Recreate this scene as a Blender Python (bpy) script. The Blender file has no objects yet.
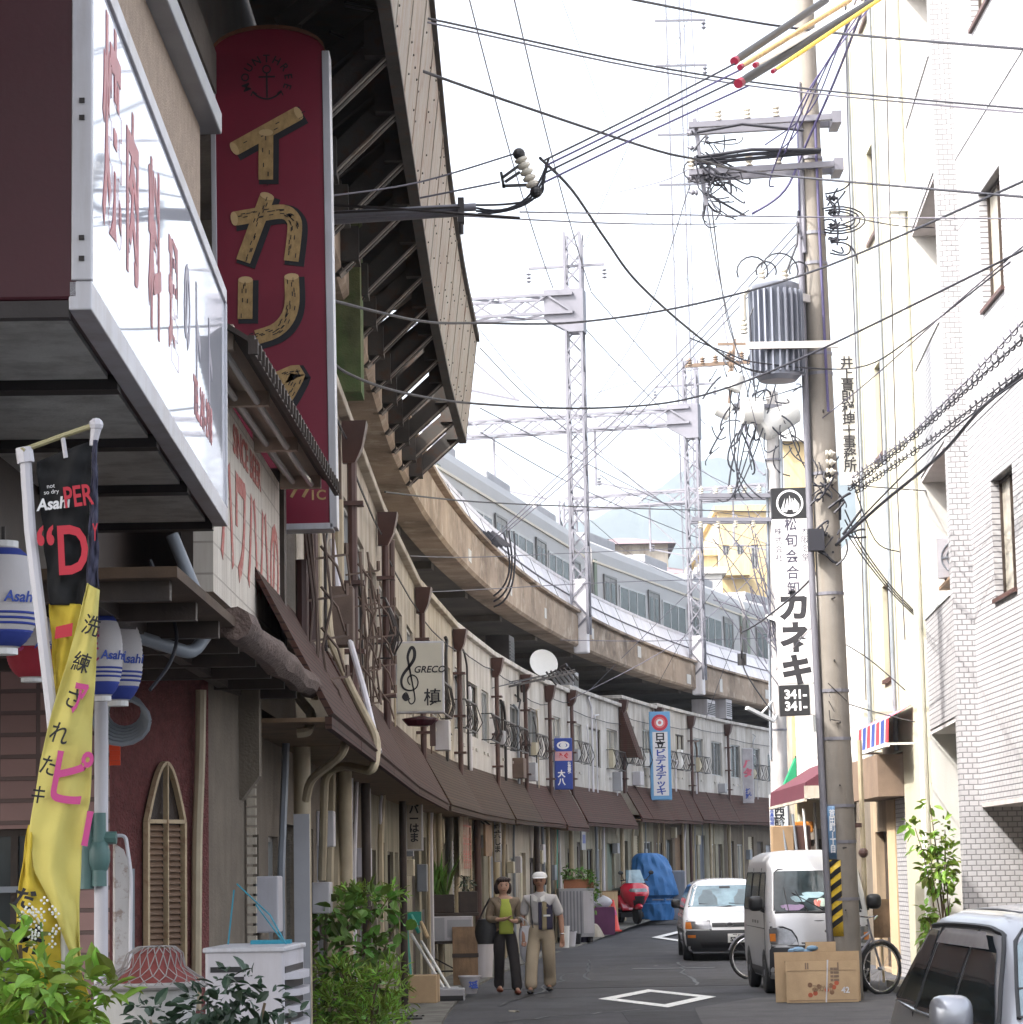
import bpy, math, random
from mathutils import Vector, Matrix, Euler
R = math.radians; PI = math.pi; V = Vector
SC = bpy.context.scene; COL = SC.collection
random.seed(7)
# ------------------------------------------------------------------ camera maths
F = 2700.0; CAMZ = 1.7; PITCH = math.atan(358/2700); ROLL = 0.0186
CR = Matrix.Rotation(R(90)+PITCH, 3, 'X') @ Matrix.Rotation(-ROLL, 3, 'Z')
CRI = CR.inverted()
def at(x, y, Y):
    """world point seen in direction (x, y) at distance Y down the street"""
    d = CR @ V(((x-511.5)/F, (512-y)/F, -1)); t = Y/d.y
    return V((d.x*t, Y, CAMZ+d.z*t))
def proj(p):
    q = CRI @ (V(p)-V((0, 0, CAMZ)))
    return 511.5+F*q.x/-q.z, 512-F*q.y/-q.z
# the curve of the railway and of the terrace under it
RAD = 180.0; X0 = -1.5; Y0 = 31.0
def P(s, off=0.0, z=0.0):
    if s <= 0: return V((X0+off, Y0+s, z))
    a = s/RAD
    return V((X0+RAD*(1-math.cos(a))+off*math.cos(a), Y0+RAD*math.sin(a)-off*math.sin(a), z))
def ang(s): return max(0.0, s/RAD)
def gz(Y): return min(.42, max(0.0, (Y-58)*0.03))
def fs(xp, z=2.0, off=0.0):
    """arc position on the terrace front seen in pixel column xp"""
    lo, hi = -25.0, 85.0
    for _ in range(50):
        m = (lo+hi)/2
        if proj(P(m, off, z))[0] < xp: lo = m
        else: hi = m
    return lo
# ------------------------------------------------------------------ materials
def rgb(h):
    h = h.lstrip('#'); c = [int(h[i:i+2], 16)/255 for i in (0, 2, 4)]
    return tuple(x/12.92 if x <= .04045 else ((x+.055)/1.055)**2.4 for x in c)
def mat(name, col, rough=.75, metal=0.0, var=.18, scale=2.5, bump=.15, bscale=60, stain=None, stain_amt=.5,
        stain_scale=(6, 6, .5), rust=None, rust_amt=.5, rust_scale=9, spec=.5, emit=0, island=0, coat=0, trans=0):
    m = bpy.data.materials.new(name); m.use_nodes = True
    nt = m.node_tree; N = nt.nodes; L = nt.links; N.clear()
    out = N.new('ShaderNodeOutputMaterial'); b = N.new('ShaderNodeBsdfPrincipled')
    L.new(b.outputs[0], out.inputs[0])
    b.inputs['Roughness'].default_value = rough; b.inputs['Metallic'].default_value = metal
    b.inputs['Specular IOR Level'].default_value = spec
    if coat: b.inputs['Coat Weight'].default_value = coat; b.inputs['Coat Roughness'].default_value = .06
    geo = N.new('ShaderNodeNewGeometry')
    nz = N.new('ShaderNodeTexNoise'); nz.inputs['Scale'].default_value = scale; nz.inputs['Detail'].default_value = 6
    nz.inputs['Roughness'].default_value = .62
    L.new(geo.outputs['Position'], nz.inputs['Vector'])
    cr = N.new('ShaderNodeValToRGB')
    cr.color_ramp.elements[0].position = .3; cr.color_ramp.elements[1].position = .7
    cr.color_ramp.elements[0].color = tuple(c*(1-var) for c in col)+(1,)
    cr.color_ramp.elements[1].color = tuple(min(.95, c*(1+var)) for c in col)+(1,)
    L.new(nz.outputs['Fac'], cr.inputs[0]); c = cr.outputs[0]
    def layer(c, scl, colr, amt, lo, hi):
        mp = N.new('ShaderNodeMapping'); mp.inputs['Scale'].default_value = scl
        L.new(geo.outputs['Position'], mp.inputs[0])
        n = N.new('ShaderNodeTexNoise'); n.inputs['Scale'].default_value = 1; n.inputs['Detail'].default_value = 7
        n.inputs['Roughness'].default_value = .68
        L.new(mp.outputs[0], n.inputs['Vector'])
        r = N.new('ShaderNodeMapRange'); r.inputs[1].default_value = lo; r.inputs[2].default_value = hi
        r.inputs[3].default_value = 0; r.inputs[4].default_value = amt
        L.new(n.outputs['Fac'], r.inputs[0])
        mx = N.new('ShaderNodeMix'); mx.data_type = 'RGBA'
        L.new(r.outputs[0], mx.inputs[0]); L.new(c, mx.inputs[6]); mx.inputs[7].default_value = tuple(colr)+(1,)
        return mx.outputs[2]
    if stain: c = layer(c, stain_scale, stain, stain_amt, .44, .66)
    if rust: c = layer(c, (rust_scale,)*3, rust, rust_amt, .52, .64)
    if island:
        h = N.new('ShaderNodeHueSaturation')
        r = N.new('ShaderNodeMapRange'); r.inputs[3].default_value = 1-island; r.inputs[4].default_value = 1+island
        L.new(geo.outputs['Random Per Island'], r.inputs[0]); L.new(r.outputs[0], h.inputs['Value'])
        r2 = N.new('ShaderNodeMapRange'); r2.inputs[3].default_value = .5-island*.07; r2.inputs[4].default_value = .5+island*.05
        L.new(geo.outputs['Random Per Island'], r2.inputs[0]); L.new(r2.outputs[0], h.inputs['Hue'])
        L.new(c, h.inputs['Color']); c = h.outputs[0]
    L.new(c, b.inputs['Base Color'])
    if trans:
        t = N.new('ShaderNodeBsdfTranslucent'); L.new(c, t.inputs[0])
        ms = N.new('ShaderNodeMixShader'); ms.inputs[0].default_value = trans
        L.new(b.outputs[0], ms.inputs[1]); L.new(t.outputs[0], ms.inputs[2]); L.new(ms.outputs[0], out.inputs[0])
    if emit:
        L.new(c, b.inputs['Emission Color']); b.inputs['Emission Strength'].default_value = emit
    if bump:
        n2 = N.new('ShaderNodeTexNoise'); n2.inputs['Scale'].default_value = bscale; n2.inputs['Detail'].default_value = 4
        L.new(geo.outputs['Position'], n2.inputs['Vector'])
        bp = N.new('ShaderNodeBump'); bp.inputs['Strength'].default_value = bump; bp.inputs['Distance'].default_value = .02
        L.new(n2.outputs['Fac'], bp.inputs['Height']); L.new(bp.outputs[0], b.inputs['Normal'])
    return m
def brick_mat(name, col, mortar, bw, bh, axis, rough=.45, joint=.012, var=.06, offset=.5, stain=None, stain_amt=.3):
    """tiles or boards laid over a wall; axis 'x' = wall runs along world X, 'y' = along world Y, 'o' = slope"""
    m = mat(name, col, rough, var=var, bump=.08, stain=stain, stain_amt=stain_amt)
    nt = m.node_tree; N = nt.nodes; L = nt.links
    b = next(n for n in N if n.type == 'BSDF_PRINCIPLED'); geo = next(n for n in N if n.type == 'NEW_GEOMETRY')
    src = b.inputs['Base Color'].links[0].from_socket
    sp = N.new('ShaderNodeSeparateXYZ'); cb = N.new('ShaderNodeCombineXYZ')
    L.new(geo.outputs['Position'], sp.inputs[0])
    L.new(sp.outputs[0 if axis == 'x' else 1], cb.inputs[0]); L.new(sp.outputs[2], cb.inputs[1])
    t = N.new('ShaderNodeTexBrick'); t.offset = offset; t.inputs['Scale'].default_value = 1
    t.inputs['Brick Width'].default_value = bw; t.inputs['Row Height'].default_value = bh
    t.inputs['Mortar Size'].default_value = joint; t.inputs['Mortar Smooth'].default_value = .3
    t.inputs['Bias'].default_value = 0
    t.inputs['Color1'].default_value = (1, 1, 1, 1); t.inputs['Color2'].default_value = (1-var*2, 1-var*2, 1-var*2, 1)
    L.new(cb.outputs[0], t.inputs[0])
    mu = N.new('ShaderNodeMix'); mu.data_type = 'RGBA'; mu.blend_type = 'MULTIPLY'; mu.inputs[0].default_value = 1
    L.new(src, mu.inputs[6]); L.new(t.outputs['Color'], mu.inputs[7])
    mx = N.new('ShaderNodeMix'); mx.data_type = 'RGBA'
    L.new(t.outputs['Fac'], mx.inputs[0]); L.new(mu.outputs[2], mx.inputs[6]); mx.inputs[7].default_value = tuple(mortar)+(1,)
    L.new(mx.outputs[2], b.inputs['Base Color'])
    inv = N.new('ShaderNodeMath'); inv.operation = 'SUBTRACT'; inv.inputs[0].default_value = 1; L.new(t.outputs['Fac'], inv.inputs[1])
    bp = N.new('ShaderNodeBump'); bp.inputs['Strength'].default_value = .5; bp.inputs['Distance'].default_value = .01
    L.new(inv.outputs[0], bp.inputs['Height']); L.new(bp.outputs[0], b.inputs['Normal'])
    return m
M = {}
M['asphalt'] = mat('asphalt', (.064, .064, .073), .92, var=.38, scale=.7, bump=.9, bscale=70, stain=(.035, .035, .037), stain_amt=.7, stain_scale=(.9, .25, 1), rust=(.115, .112, .11), rust_amt=.55, rust_scale=38)
M['wornpatch'] = mat('worn_pale_asphalt', (.092, .09, .094), .92, var=.3, scale=1.5, bump=.8, bscale=70, rust=(.06, .06, .065), rust_amt=.6, rust_scale=30)
M['patch'] = mat('asphalt_patch', (.04, .04, .045), .9, var=.35, bump=.5, bscale=140)
M['gutter'] = mat('gutter_concrete', (.16, .155, .14), .9, var=.3, scale=3, bump=.4, stain=(.07, .065, .055), stain_amt=.8, stain_scale=(2, 2, 2))
M['pave'] = mat('pavement_concrete', (.33, .29, .23), .9, var=.25, bump=.3, stain=(.2, .17, .13), stain_scale=(2, 2, 2))
M['paint'] = mat('road_paint', (.78, .78, .76), .7, var=.06, bump=.2, rust=(.25, .25, .25), rust_amt=.7, rust_scale=14)
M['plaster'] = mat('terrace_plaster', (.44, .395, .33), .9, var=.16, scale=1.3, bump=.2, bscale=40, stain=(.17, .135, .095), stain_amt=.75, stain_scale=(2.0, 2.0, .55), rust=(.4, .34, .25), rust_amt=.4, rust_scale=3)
M['plasterpale'] = mat('pale_terrace_plaster', (.52, .495, .465), .9, var=.14, scale=1.3, bump=.2, bscale=40, stain=(.22, .185, .14), stain_amt=.7, stain_scale=(1.8, 1.8, .5), rust=(.45, .4, .33), rust_amt=.35, rust_scale=3)
M['rustpipe'] = mat('rusty_bracket', (.13, .09, .07), .8, var=.3, bump=.1)
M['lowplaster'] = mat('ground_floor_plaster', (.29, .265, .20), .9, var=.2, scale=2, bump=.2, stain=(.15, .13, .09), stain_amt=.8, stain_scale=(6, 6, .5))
M['awning'] = brick_mat('brown_awning_sheet', (.075, .027, .019), (.028, .011, .008), 30, .05, 'y', .95, .006, .12, stain=(.06, .05, .032), stain_amt=.7)
M['awning_moss'] = brick_mat('mossy_awning_sheet', (.07, .034, .02), (.026, .014, .009), 30, .05, 'y', .95, .006, .15, stain=(.05, .048, .02), stain_amt=.6)
M['soffit'] = mat('awning_soffit_wood', (.16, .10, .055), .8, var=.3, scale=4, bump=.1)
M['soffitdark'] = mat('dark_eaves_wood', (.075, .045, .026), .85, var=.3, scale=4, bump=.1)
M['pipebrown'] = mat('brown_downpipe', (.07, .032, .026), .5, var=.25, bump=.05)
M['pipebeige'] = mat('beige_pipe', (.42, .35, .24), .55, var=.2, bump=.05, stain=(.2, .15, .09), stain_amt=.5)
M['pipegrey'] = mat('grey_pipe', (.22, .24, .27), .4, var=.15, bump=.04)
M['pipewhite'] = mat('white_pipe', (.62, .6, .64), .4, var=.1, bump=.03, stain=(.35, .33, .33), stain_amt=.4)
M['iron'] = mat('dark_iron', (.035, .03, .03), .5, .4, var=.3, bump=.05)
M['black'] = mat('black_paint', (.012, .012, .014), .5, var=.2, bump=.03)
M['rubber'] = mat('tyre_rubber', (.018, .018, .019), .85, var=.25, bump=.1)
M['alu'] = mat('aluminium_frame', (.42, .42, .42), .35, .8, var=.1, bump=.03)
M['glass'] = mat('window_glass', (.035, .045, .05), .06, var=.4, scale=.8, bump=0, spec=.8)
M['glasspale'] = mat('frosted_glass', (.2, .22, .22), .25, var=.3, scale=1.2, bump=.04, spec=.6)
M['curtain'] = mat('curtained_glass', (.4, .37, .31), .2, var=.25, scale=3, bump=0, spec=.7)
M['wooddark'] = mat('dark_door_wood', (.04, .026, .019), .6, var=.3, scale=6, bump=.1, stain=(.03, .02, .014), stain_scale=(30, 30, 1))
M['woodmid'] = mat('weathered_wood', (.24, .15, .085), .75, var=.3, scale=5, bump=.15, stain=(.12, .075, .04), stain_scale=(30, 30, 1))
M['ply'] = mat('pale_plywood', (.48, .35, .2), .7, var=.15, bump=.08, stain=(.33, .23, .12), stain_scale=(20, 20, 1))
M['greydoor'] = mat('blue_grey_door', (.14, .16, .2), .5, var=.15, bump=.05, stain=(.08, .085, .1), stain_amt=.5)
M['greendoor'] = mat('grey_green_door', (.16, .2, .15), .6, var=.2, bump=.05, stain=(.08, .1, .07), stain_amt=.5)
M['creamdoor'] = mat('cream_door', (.5, .45, .33), .6, var=.12, bump=.05, stain=(.3, .25, .17), stain_amt=.5)
M['concrete'] = mat('viaduct_concrete', (.36, .275, .205), .9, var=.22, scale=.9, bump=.3, bscale=30, stain=(.11, .078, .055), stain_amt=.85, stain_scale=(.55, .55, .8), rust=(.55, .47, .38), rust_amt=.5, rust_scale=2)
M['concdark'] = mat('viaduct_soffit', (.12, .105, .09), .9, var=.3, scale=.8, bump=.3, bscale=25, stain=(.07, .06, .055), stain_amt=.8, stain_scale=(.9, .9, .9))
M['parapet'] = mat('parapet_panel', (.74, .72, .75), .75, var=.06, scale=.6, bump=.1, stain=(.45, .42, .42), stain_amt=.4, stain_scale=(4, 4, .4))
M['steel'] = mat('platform_steel', (.055, .05, .046), .9, 0, var=.3, bump=.1, rust=(.07, .03, .014), rust_amt=.6, rust_scale=5)
M['litedge'] = mat('bracket_lit_edge', (.19, .17, .15), .8, var=.25, rust=(.12, .06, .03), rust_amt=.6, rust_scale=6)  # paler than the steel: lit lower bracket edges put into the colour, plus rust
M['fascia'] = mat('platform_fascia_paint', (.25, .225, .19), .6, var=.15, scale=2, bump=.08, stain=(.2, .12, .07), stain_amt=.8, stain_scale=(7, 7, .7), rust=(.16, .07, .035), rust_amt=.7, rust_scale=4)
M['mosswall'] = mat('mossy_pillar', (.1, .11, .05), .95, var=.4, scale=4, bump=.3, stain=(.05, .12, .03), stain_amt=.8, stain_scale=(3, 3, 1.2))
M['galv'] = mat('galvanised_steel', (.19, .187, .215), .55, .3, var=.1, bump=.03)
M['trainside'] = mat('train_steel', (.33, .325, .33), .4, .25, var=.06, scale=.5, bump=.02, stain=(.33, .3, .28), stain_amt=.3)
M['trainband'] = mat('train_beige_band', (.55, .50, .40), .45, var=.05, bump=.02)
M['traindoor'] = mat('train_door', (.13, .125, .12), .35, .4, var=.08, bump=.02)
M['trainroof'] = mat('train_roof', (.36, .36, .38), .6, var=.1, bump=.05)
M['trainglass'] = mat('train_glass', (.012, .03, .033), .2, var=.5, scale=1.5, bump=0, spec=.3)
M['pole'] = mat('concrete_pole', (.215, .195, .172), .85, var=.12, scale=3, bump=.2, stain=(.2, .17, .135), stain_amt=.6, stain_scale=(9, 9, .5))
M['polepale'] = mat('pale_concrete_pole', (.45, .43, .42), .85, var=.1, bump=.15, stain=(.28, .25, .23), stain_amt=.5)
M['cable'] = mat('black_cable', (.018, .018, .026), .6, var=.1, bump=0)
M['cablegrey'] = mat('grey_cable', (.10, .095, .12), .6, var=.1, bump=0)
M['cableblue'] = mat('violet_cable', (.06, .05, .13), .6, var=.1, bump=0)
M['porcelain'] = mat('porcelain', (.55, .52, .45), .25, var=.1, bump=.02, stain=(.3, .25, .2))
M['porcbrown'] = mat('brown_porcelain', (.2, .14, .1), .3, var=.3, bump=.02)
M['trafo'] = mat('transformer_paint', (.2, .215, .26), .4, .3, var=.12, bump=.03, stain=(.2, .2, .23), stain_amt=.4)
M['white'] = mat('white_paint', (.72, .71, .69), .5, var=.05, bump=.03)
M['whitebuild'] = mat('white_render', (.6, .585, .56), .85, var=.05, scale=.8, bump=.1, stain=(.5, .47, .42), stain_amt=.35, stain_scale=(4, 4, .3))
M['cream'] = mat('cream_render', (.41, .385, .295), .88, var=.07, scale=1.2, bump=.25, bscale=50, stain=(.45, .42, .32), stain_amt=.45, stain_scale=(5, 5, .35))
M['tile_y'] = brick_mat('white_tile_street', (.42, .41, .42), (.13, .125, .135), .23, .066, 'y', .4, .008, .05, stain=(.55, .52, .52))
M['tile_x'] = brick_mat('white_tile_return', (.42, .41, .42), (.20, .195, .20), .115, .066, 'x', .4, .008, .05, stain=(.55, .52, .52))
M['tile_big'] = brick_mat('white_tile_recess', (.56, .54, .52), (.36, .34, .34), .115, .115, 'y', .4, .008, .05, offset=0)
M['tan_render'] = mat('tan_render', (.36, .27, .18), .85, var=.15, bump=.15, stain=(.2, .15, .1), stain_amt=.6)
M['maroon'] = mat('maroon_paint', (.045, .004, .010), .4, var=.12, bump=.03)
M['crimson'] = mat('crimson_sign', (.19, .009, .030), .45, var=.06, bump=.02)
M['signwhite'] = mat('glossy_white_acrylic', (.74, .74, .80), .035, var=.04, bump=0, spec=1.0)  # plain glossy white sign face
M['signred'] = mat('faded_red_letters', (.42, .09, .11), .4, var=.25, bump=.02)
M['signgrey'] = mat('grey_sign_mark', (.28, .26, .33), .4, var=.2, bump=.02)
M['boardwhite'] = brick_mat('old_tiled_board', (.62, .57, .50), (.4, .35, .3), .22, .16, 'y', .6, .006, .05, offset=0, stain=(.4, .33, .27), stain_amt=.6)
M['boardred'] = mat('peeling_red_letters', (.38, .07, .055), .6, var=.25, scale=8, bump=.05, rust=(.55, .42, .36), rust_amt=.8, rust_scale=14)
M['frame'] = mat('white_sign_frame', (.52, .52, .56), .4, .2, var=.1, bump=.03, stain=(.3, .26, .24), stain_amt=.5)
M['sand'] = mat('log_letter_tan', (.42, .27, .11), .6, var=.2, scale=14, bump=.1, stain=(.22, .13, .05), stain_amt=.6, stain_scale=(30, 30, 14))
M['sandend'] = mat('log_letter_end', (.55, .38, .19), .6, var=.1, bump=.05)
M['stucco'] = mat('red_stucco', (.15, .045, .042), .95, var=.3, scale=22, bump=1.0, bscale=75, stain=(.10, .035, .03), stain_amt=.6, stain_scale=(45, 45, 9))
M['greystucco'] = mat('grey_brown_render', (.15, .122, .092), .95, var=.2, scale=4, bump=.4, stain=(.11, .09, .07), stain_amt=.6)
M['beigewall'] = mat('beige_roughcast', (.40, .31, .24), .95, var=.14, scale=12, bump=.6, bscale=90)
M['pinkbrick'] = brick_mat('pink_brown_tile', (.34, .2, .18), (.14, .09, .08), .2, .11, 'x', .5, .012, .1, offset=0)
M['louvre'] = mat('brown_louvre', (.15, .085, .048), .6, var=.25, bump=.1)
M['louvreframe'] = mat('peeling_cream_frame', (.42, .32, .2), .7, var=.2, bump=.1, rust=(.25, .14, .08), rust_amt=.6, rust_scale=16)
M['yellow'] = mat('yellow_cloth', (.62, .47, .05), .85, var=.08, bump=.1, trans=.2)
M['yellowpale'] = mat('pale_yellow_cloth', (.66, .58, .17), .85, var=.08, bump=.1, trans=.2)
M['blackcloth'] = mat('black_cloth', (.012, .012, .013), .9, var=.2, bump=.1)
M['navycloth'] = mat('navy_cloth', (.04, .04, .07), .9, var=.2, bump=.1)
M['redink'] = mat('red_ink', (.5, .03, .05), .7, var=.1, bump=0)
M['pinkink'] = mat('pink_ink', (.5, .06, .22), .7, var=.1, bump=0)
M['blackink'] = mat('black_ink', (.015, .014, .018), .7, var=.1, bump=0)
M['inkfaded'] = mat('faded_black_ink', (.05, .045, .07), .7, var=.2, bump=0)
M['whiteink'] = mat('white_ink', (.75, .75, .76), .7, var=.05, bump=0)
M['blueink'] = mat('blue_ink', (.03, .07, .35), .7, var=.1, bump=0)
M['lantern'] = mat('lantern_paper', (.76, .72, .72), .8, var=.06, bump=.1, trans=.3)
M['lanternblue'] = mat('lantern_blue', (.035, .06, .32), .8, var=.1, bump=.1, trans=.15)
M['lanternred'] = mat('lantern_crimson', (.42, .03, .05), .8, var=.1, bump=.1, trans=.15)
M['orange'] = mat('orange_paper', (.75, .075, .02), .7, var=.1, bump=.05, trans=.2)
M['teal'] = mat('teal_meter_paint', (.10, .2, .185), .45, var=.2, bump=.05, stain=(.06, .1, .1))
M['tealbright'] = mat('teal_plastic', (.02, .27, .2), .4, var=.1, bump=.02)
M['acwhite'] = mat('ac_casing', (.50, .48, .51), .5, var=.06, bump=.03, stain=(.36, .33, .33), stain_amt=.5)
M['tubgrey'] = mat('grey_white_tub', (.44, .43, .42), .55, var=.1, bump=.05, stain=(.28, .27, .24), stain_amt=.5)
M['redmound'] = mat('red_bundle', (.2, .045, .04), .8, var=.3, scale=12, bump=.2)
M['net'] = mat('grey_net_cord', (.25, .23, .22), .8, var=.1, bump=0)
M['cardboard'] = mat('cardboard', (.47, .335, .2), .85, var=.1, scale=2, bump=.08, stain=(.35, .24, .14), stain_amt=.5, stain_scale=(3, 3, 2))
M['carddark'] = mat('cardboard_edge', (.3, .2, .115), .85, var=.15, bump=.1)
M['leaf'] = mat('leaf_mid_green', (.11, .21, .035), .55, var=.3, scale=9, bump=0, island=.6, trans=.25)
M['leafbright'] = mat('leaf_bright_green', (.2, .32, .045), .55, var=.3, scale=9, bump=0, island=.6, trans=.3)
M['leafdark'] = mat('leaf_dark_green', (.028, .055, .030), .45, var=.3, scale=9, bump=0, island=.5, trans=.1)
M['bark'] = mat('thin_bark', (.12, .085, .05), .9, var=.3, bump=.2)
M['terracotta'] = mat('terracotta', (.3, .12, .06), .8, var=.2, bump=.1)
M['soil'] = mat('soil', (.05, .035, .025), .95, var=.3, bump=.4)
M['plasticgrey'] = mat('grey_plastic', (.33, .33, .35), .45, var=.1, bump=.02)
M['tarp'] = mat('blue_tarp', (.03, .14, .36), .55, var=.15, scale=5, bump=.15, bscale=25)
M['coatred'] = mat('red_scooter_paint', (.5, .012, .035), .22, var=.08, bump=0, coat=.6)
M['cone'] = mat('red_cone', (.62, .05, .035), .5, var=.1, bump=.02)
M['purple'] = mat('purple_fabric', (.11, .03, .085), .8, var=.2, bump=.1)
M['plasticbag'] = mat('white_plastic_bag', (.68, .68, .72), .4, var=.08, bump=.2, bscale=20, trans=.35)
M['bluebag'] = mat('pale_blue_bag', (.25, .42, .6), .4, var=.1, bump=.2, bscale=20, trans=.3)
M['carwhite'] = mat('white_car_paint', (.70, .70, .72), .25, var=.03, bump=0, coat=.7)
M['carsilver'] = mat('silver_van_paint', (.50, .50, .52), .32, .25, var=.04, bump=0, coat=.5, stain=(.42, .4, .4), stain_amt=.25)
M['cargrey'] = mat('grey_metal_paint', (.36, .37, .41), .3, .45, var=.05, bump=0, coat=.6)
M['carglass'] = mat('car_glass', (.02, .028, .032), .05, var=.6, scale=4, bump=0, spec=.45)
M['carglassblue'] = mat('pale_car_glass', (.17, .25, .29), .05, var=.5, scale=2.2, bump=0, spec=.9)
M['bumper'] = mat('dark_bumper', (.035, .036, .04), .6, var=.15, bump=.05)
M['lamp'] = mat('headlamp_glass', (.2, .2, .21), .12, .5, var=.3, scale=14, bump=.1, bscale=90)
M['amber'] = mat('amber_lens', (.5, .16, .03), .2, var=.1, bump=0)
M['chrome'] = mat('chrome', (.6, .6, .62), .15, .95, var=.05, bump=0)
M['plate'] = mat('number_plate', (.68, .68, .66), .5, var=.04, bump=0)
M['stripeyellow'] = mat('warning_yellow', (.62, .42, .03), .55, var=.12, bump=.03, rust=(.3, .2, .05), rust_amt=.5, rust_scale=14)
M['plateblue'] = mat('blue_address_plate', (.12, .22, .36), .5, var=.12, bump=.02)
M['signblue'] = mat('blue_sign', (.018, .05, .30), .4, var=.08, bump=.02)
M['signsky'] = mat('sky_blue_sign', (.14, .33, .55), .4, var=.06, bump=.02)
M['signcream'] = mat('cream_sign_face', (.52, .50, .42), .35, var=.05, bump=.02)
M['skin'] = mat('skin', (.46, .27, .19), .55, var=.06, bump=.02)
M['skindark'] = mat('tanned_skin', (.36, .19, .125), .55, var=.06, bump=.02)
M['hair'] = mat('dark_hair', (.025, .012, .01), .6, var=.3, bump=.2)
M['jacket'] = mat('taupe_jacket', (.19, .145, .10), .85, var=.25, scale=9, bump=.15)
M['lime'] = mat('lime_top', (.33, .38, .06), .85, var=.1, bump=.1)
M['trousersdark'] = mat('dark_trousers', (.025, .021, .022), .9, var=.2, bump=.1)
M['beigecloth'] = mat('beige_trousers', (.38, .31, .22), .85, var=.1, bump=.1)
M['shirtwhite'] = mat('pale_grey_shirt', (.47, .45, .45), .85, var=.08, bump=.1)
M['navy'] = mat('navy_vest', (.03, .025, .055), .85, var=.15, bump=.1)
M['capwhite'] = mat('white_cap', (.74, .73, .73), .85, var=.04, bump=.1)
M['shoebrown'] = mat('red_brown_shoe', (.22, .06, .03), .5, var=.1, bump=.03)
M['leather'] = mat('black_leather', (.015, .014, .016), .4, var=.2, bump=.08)
M['awnred'] = mat('red_awning_stripe', (.45, .035, .05), .75, var=.06, bump=.04)
M['awnblue'] = mat('blue_awning_stripe', (.03, .055, .22), .75, var=.06, bump=.04)
M['awnwhite'] = mat('white_awning_stripe', (.68, .66, .66), .75, var=.06, bump=.04)
M['awnmaroon'] = mat('maroon_awning', (.085, .014, .026), .75, var=.08, bump=.04)
M['awngreen'] = mat('green_canvas', (.01, .25, .11), .75, var=.05, bump=.04)
M['ochre'] = mat('ochre_render', (.56, .45, .26), .85, var=.07, scale=.4, bump=.1, stain=(.5, .32, .14))
M['purpleroof'] = mat('purple_grey_roof', (.17, .12, .13), .8, var=.12, bump=.1)
M['hill'] = mat('wooded_hill', (.03, .043, .042), .95, var=.35, scale=.03, bump=0, rust=(.017, .026, .025), rust_amt=.8, rust_scale=.05)
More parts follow.
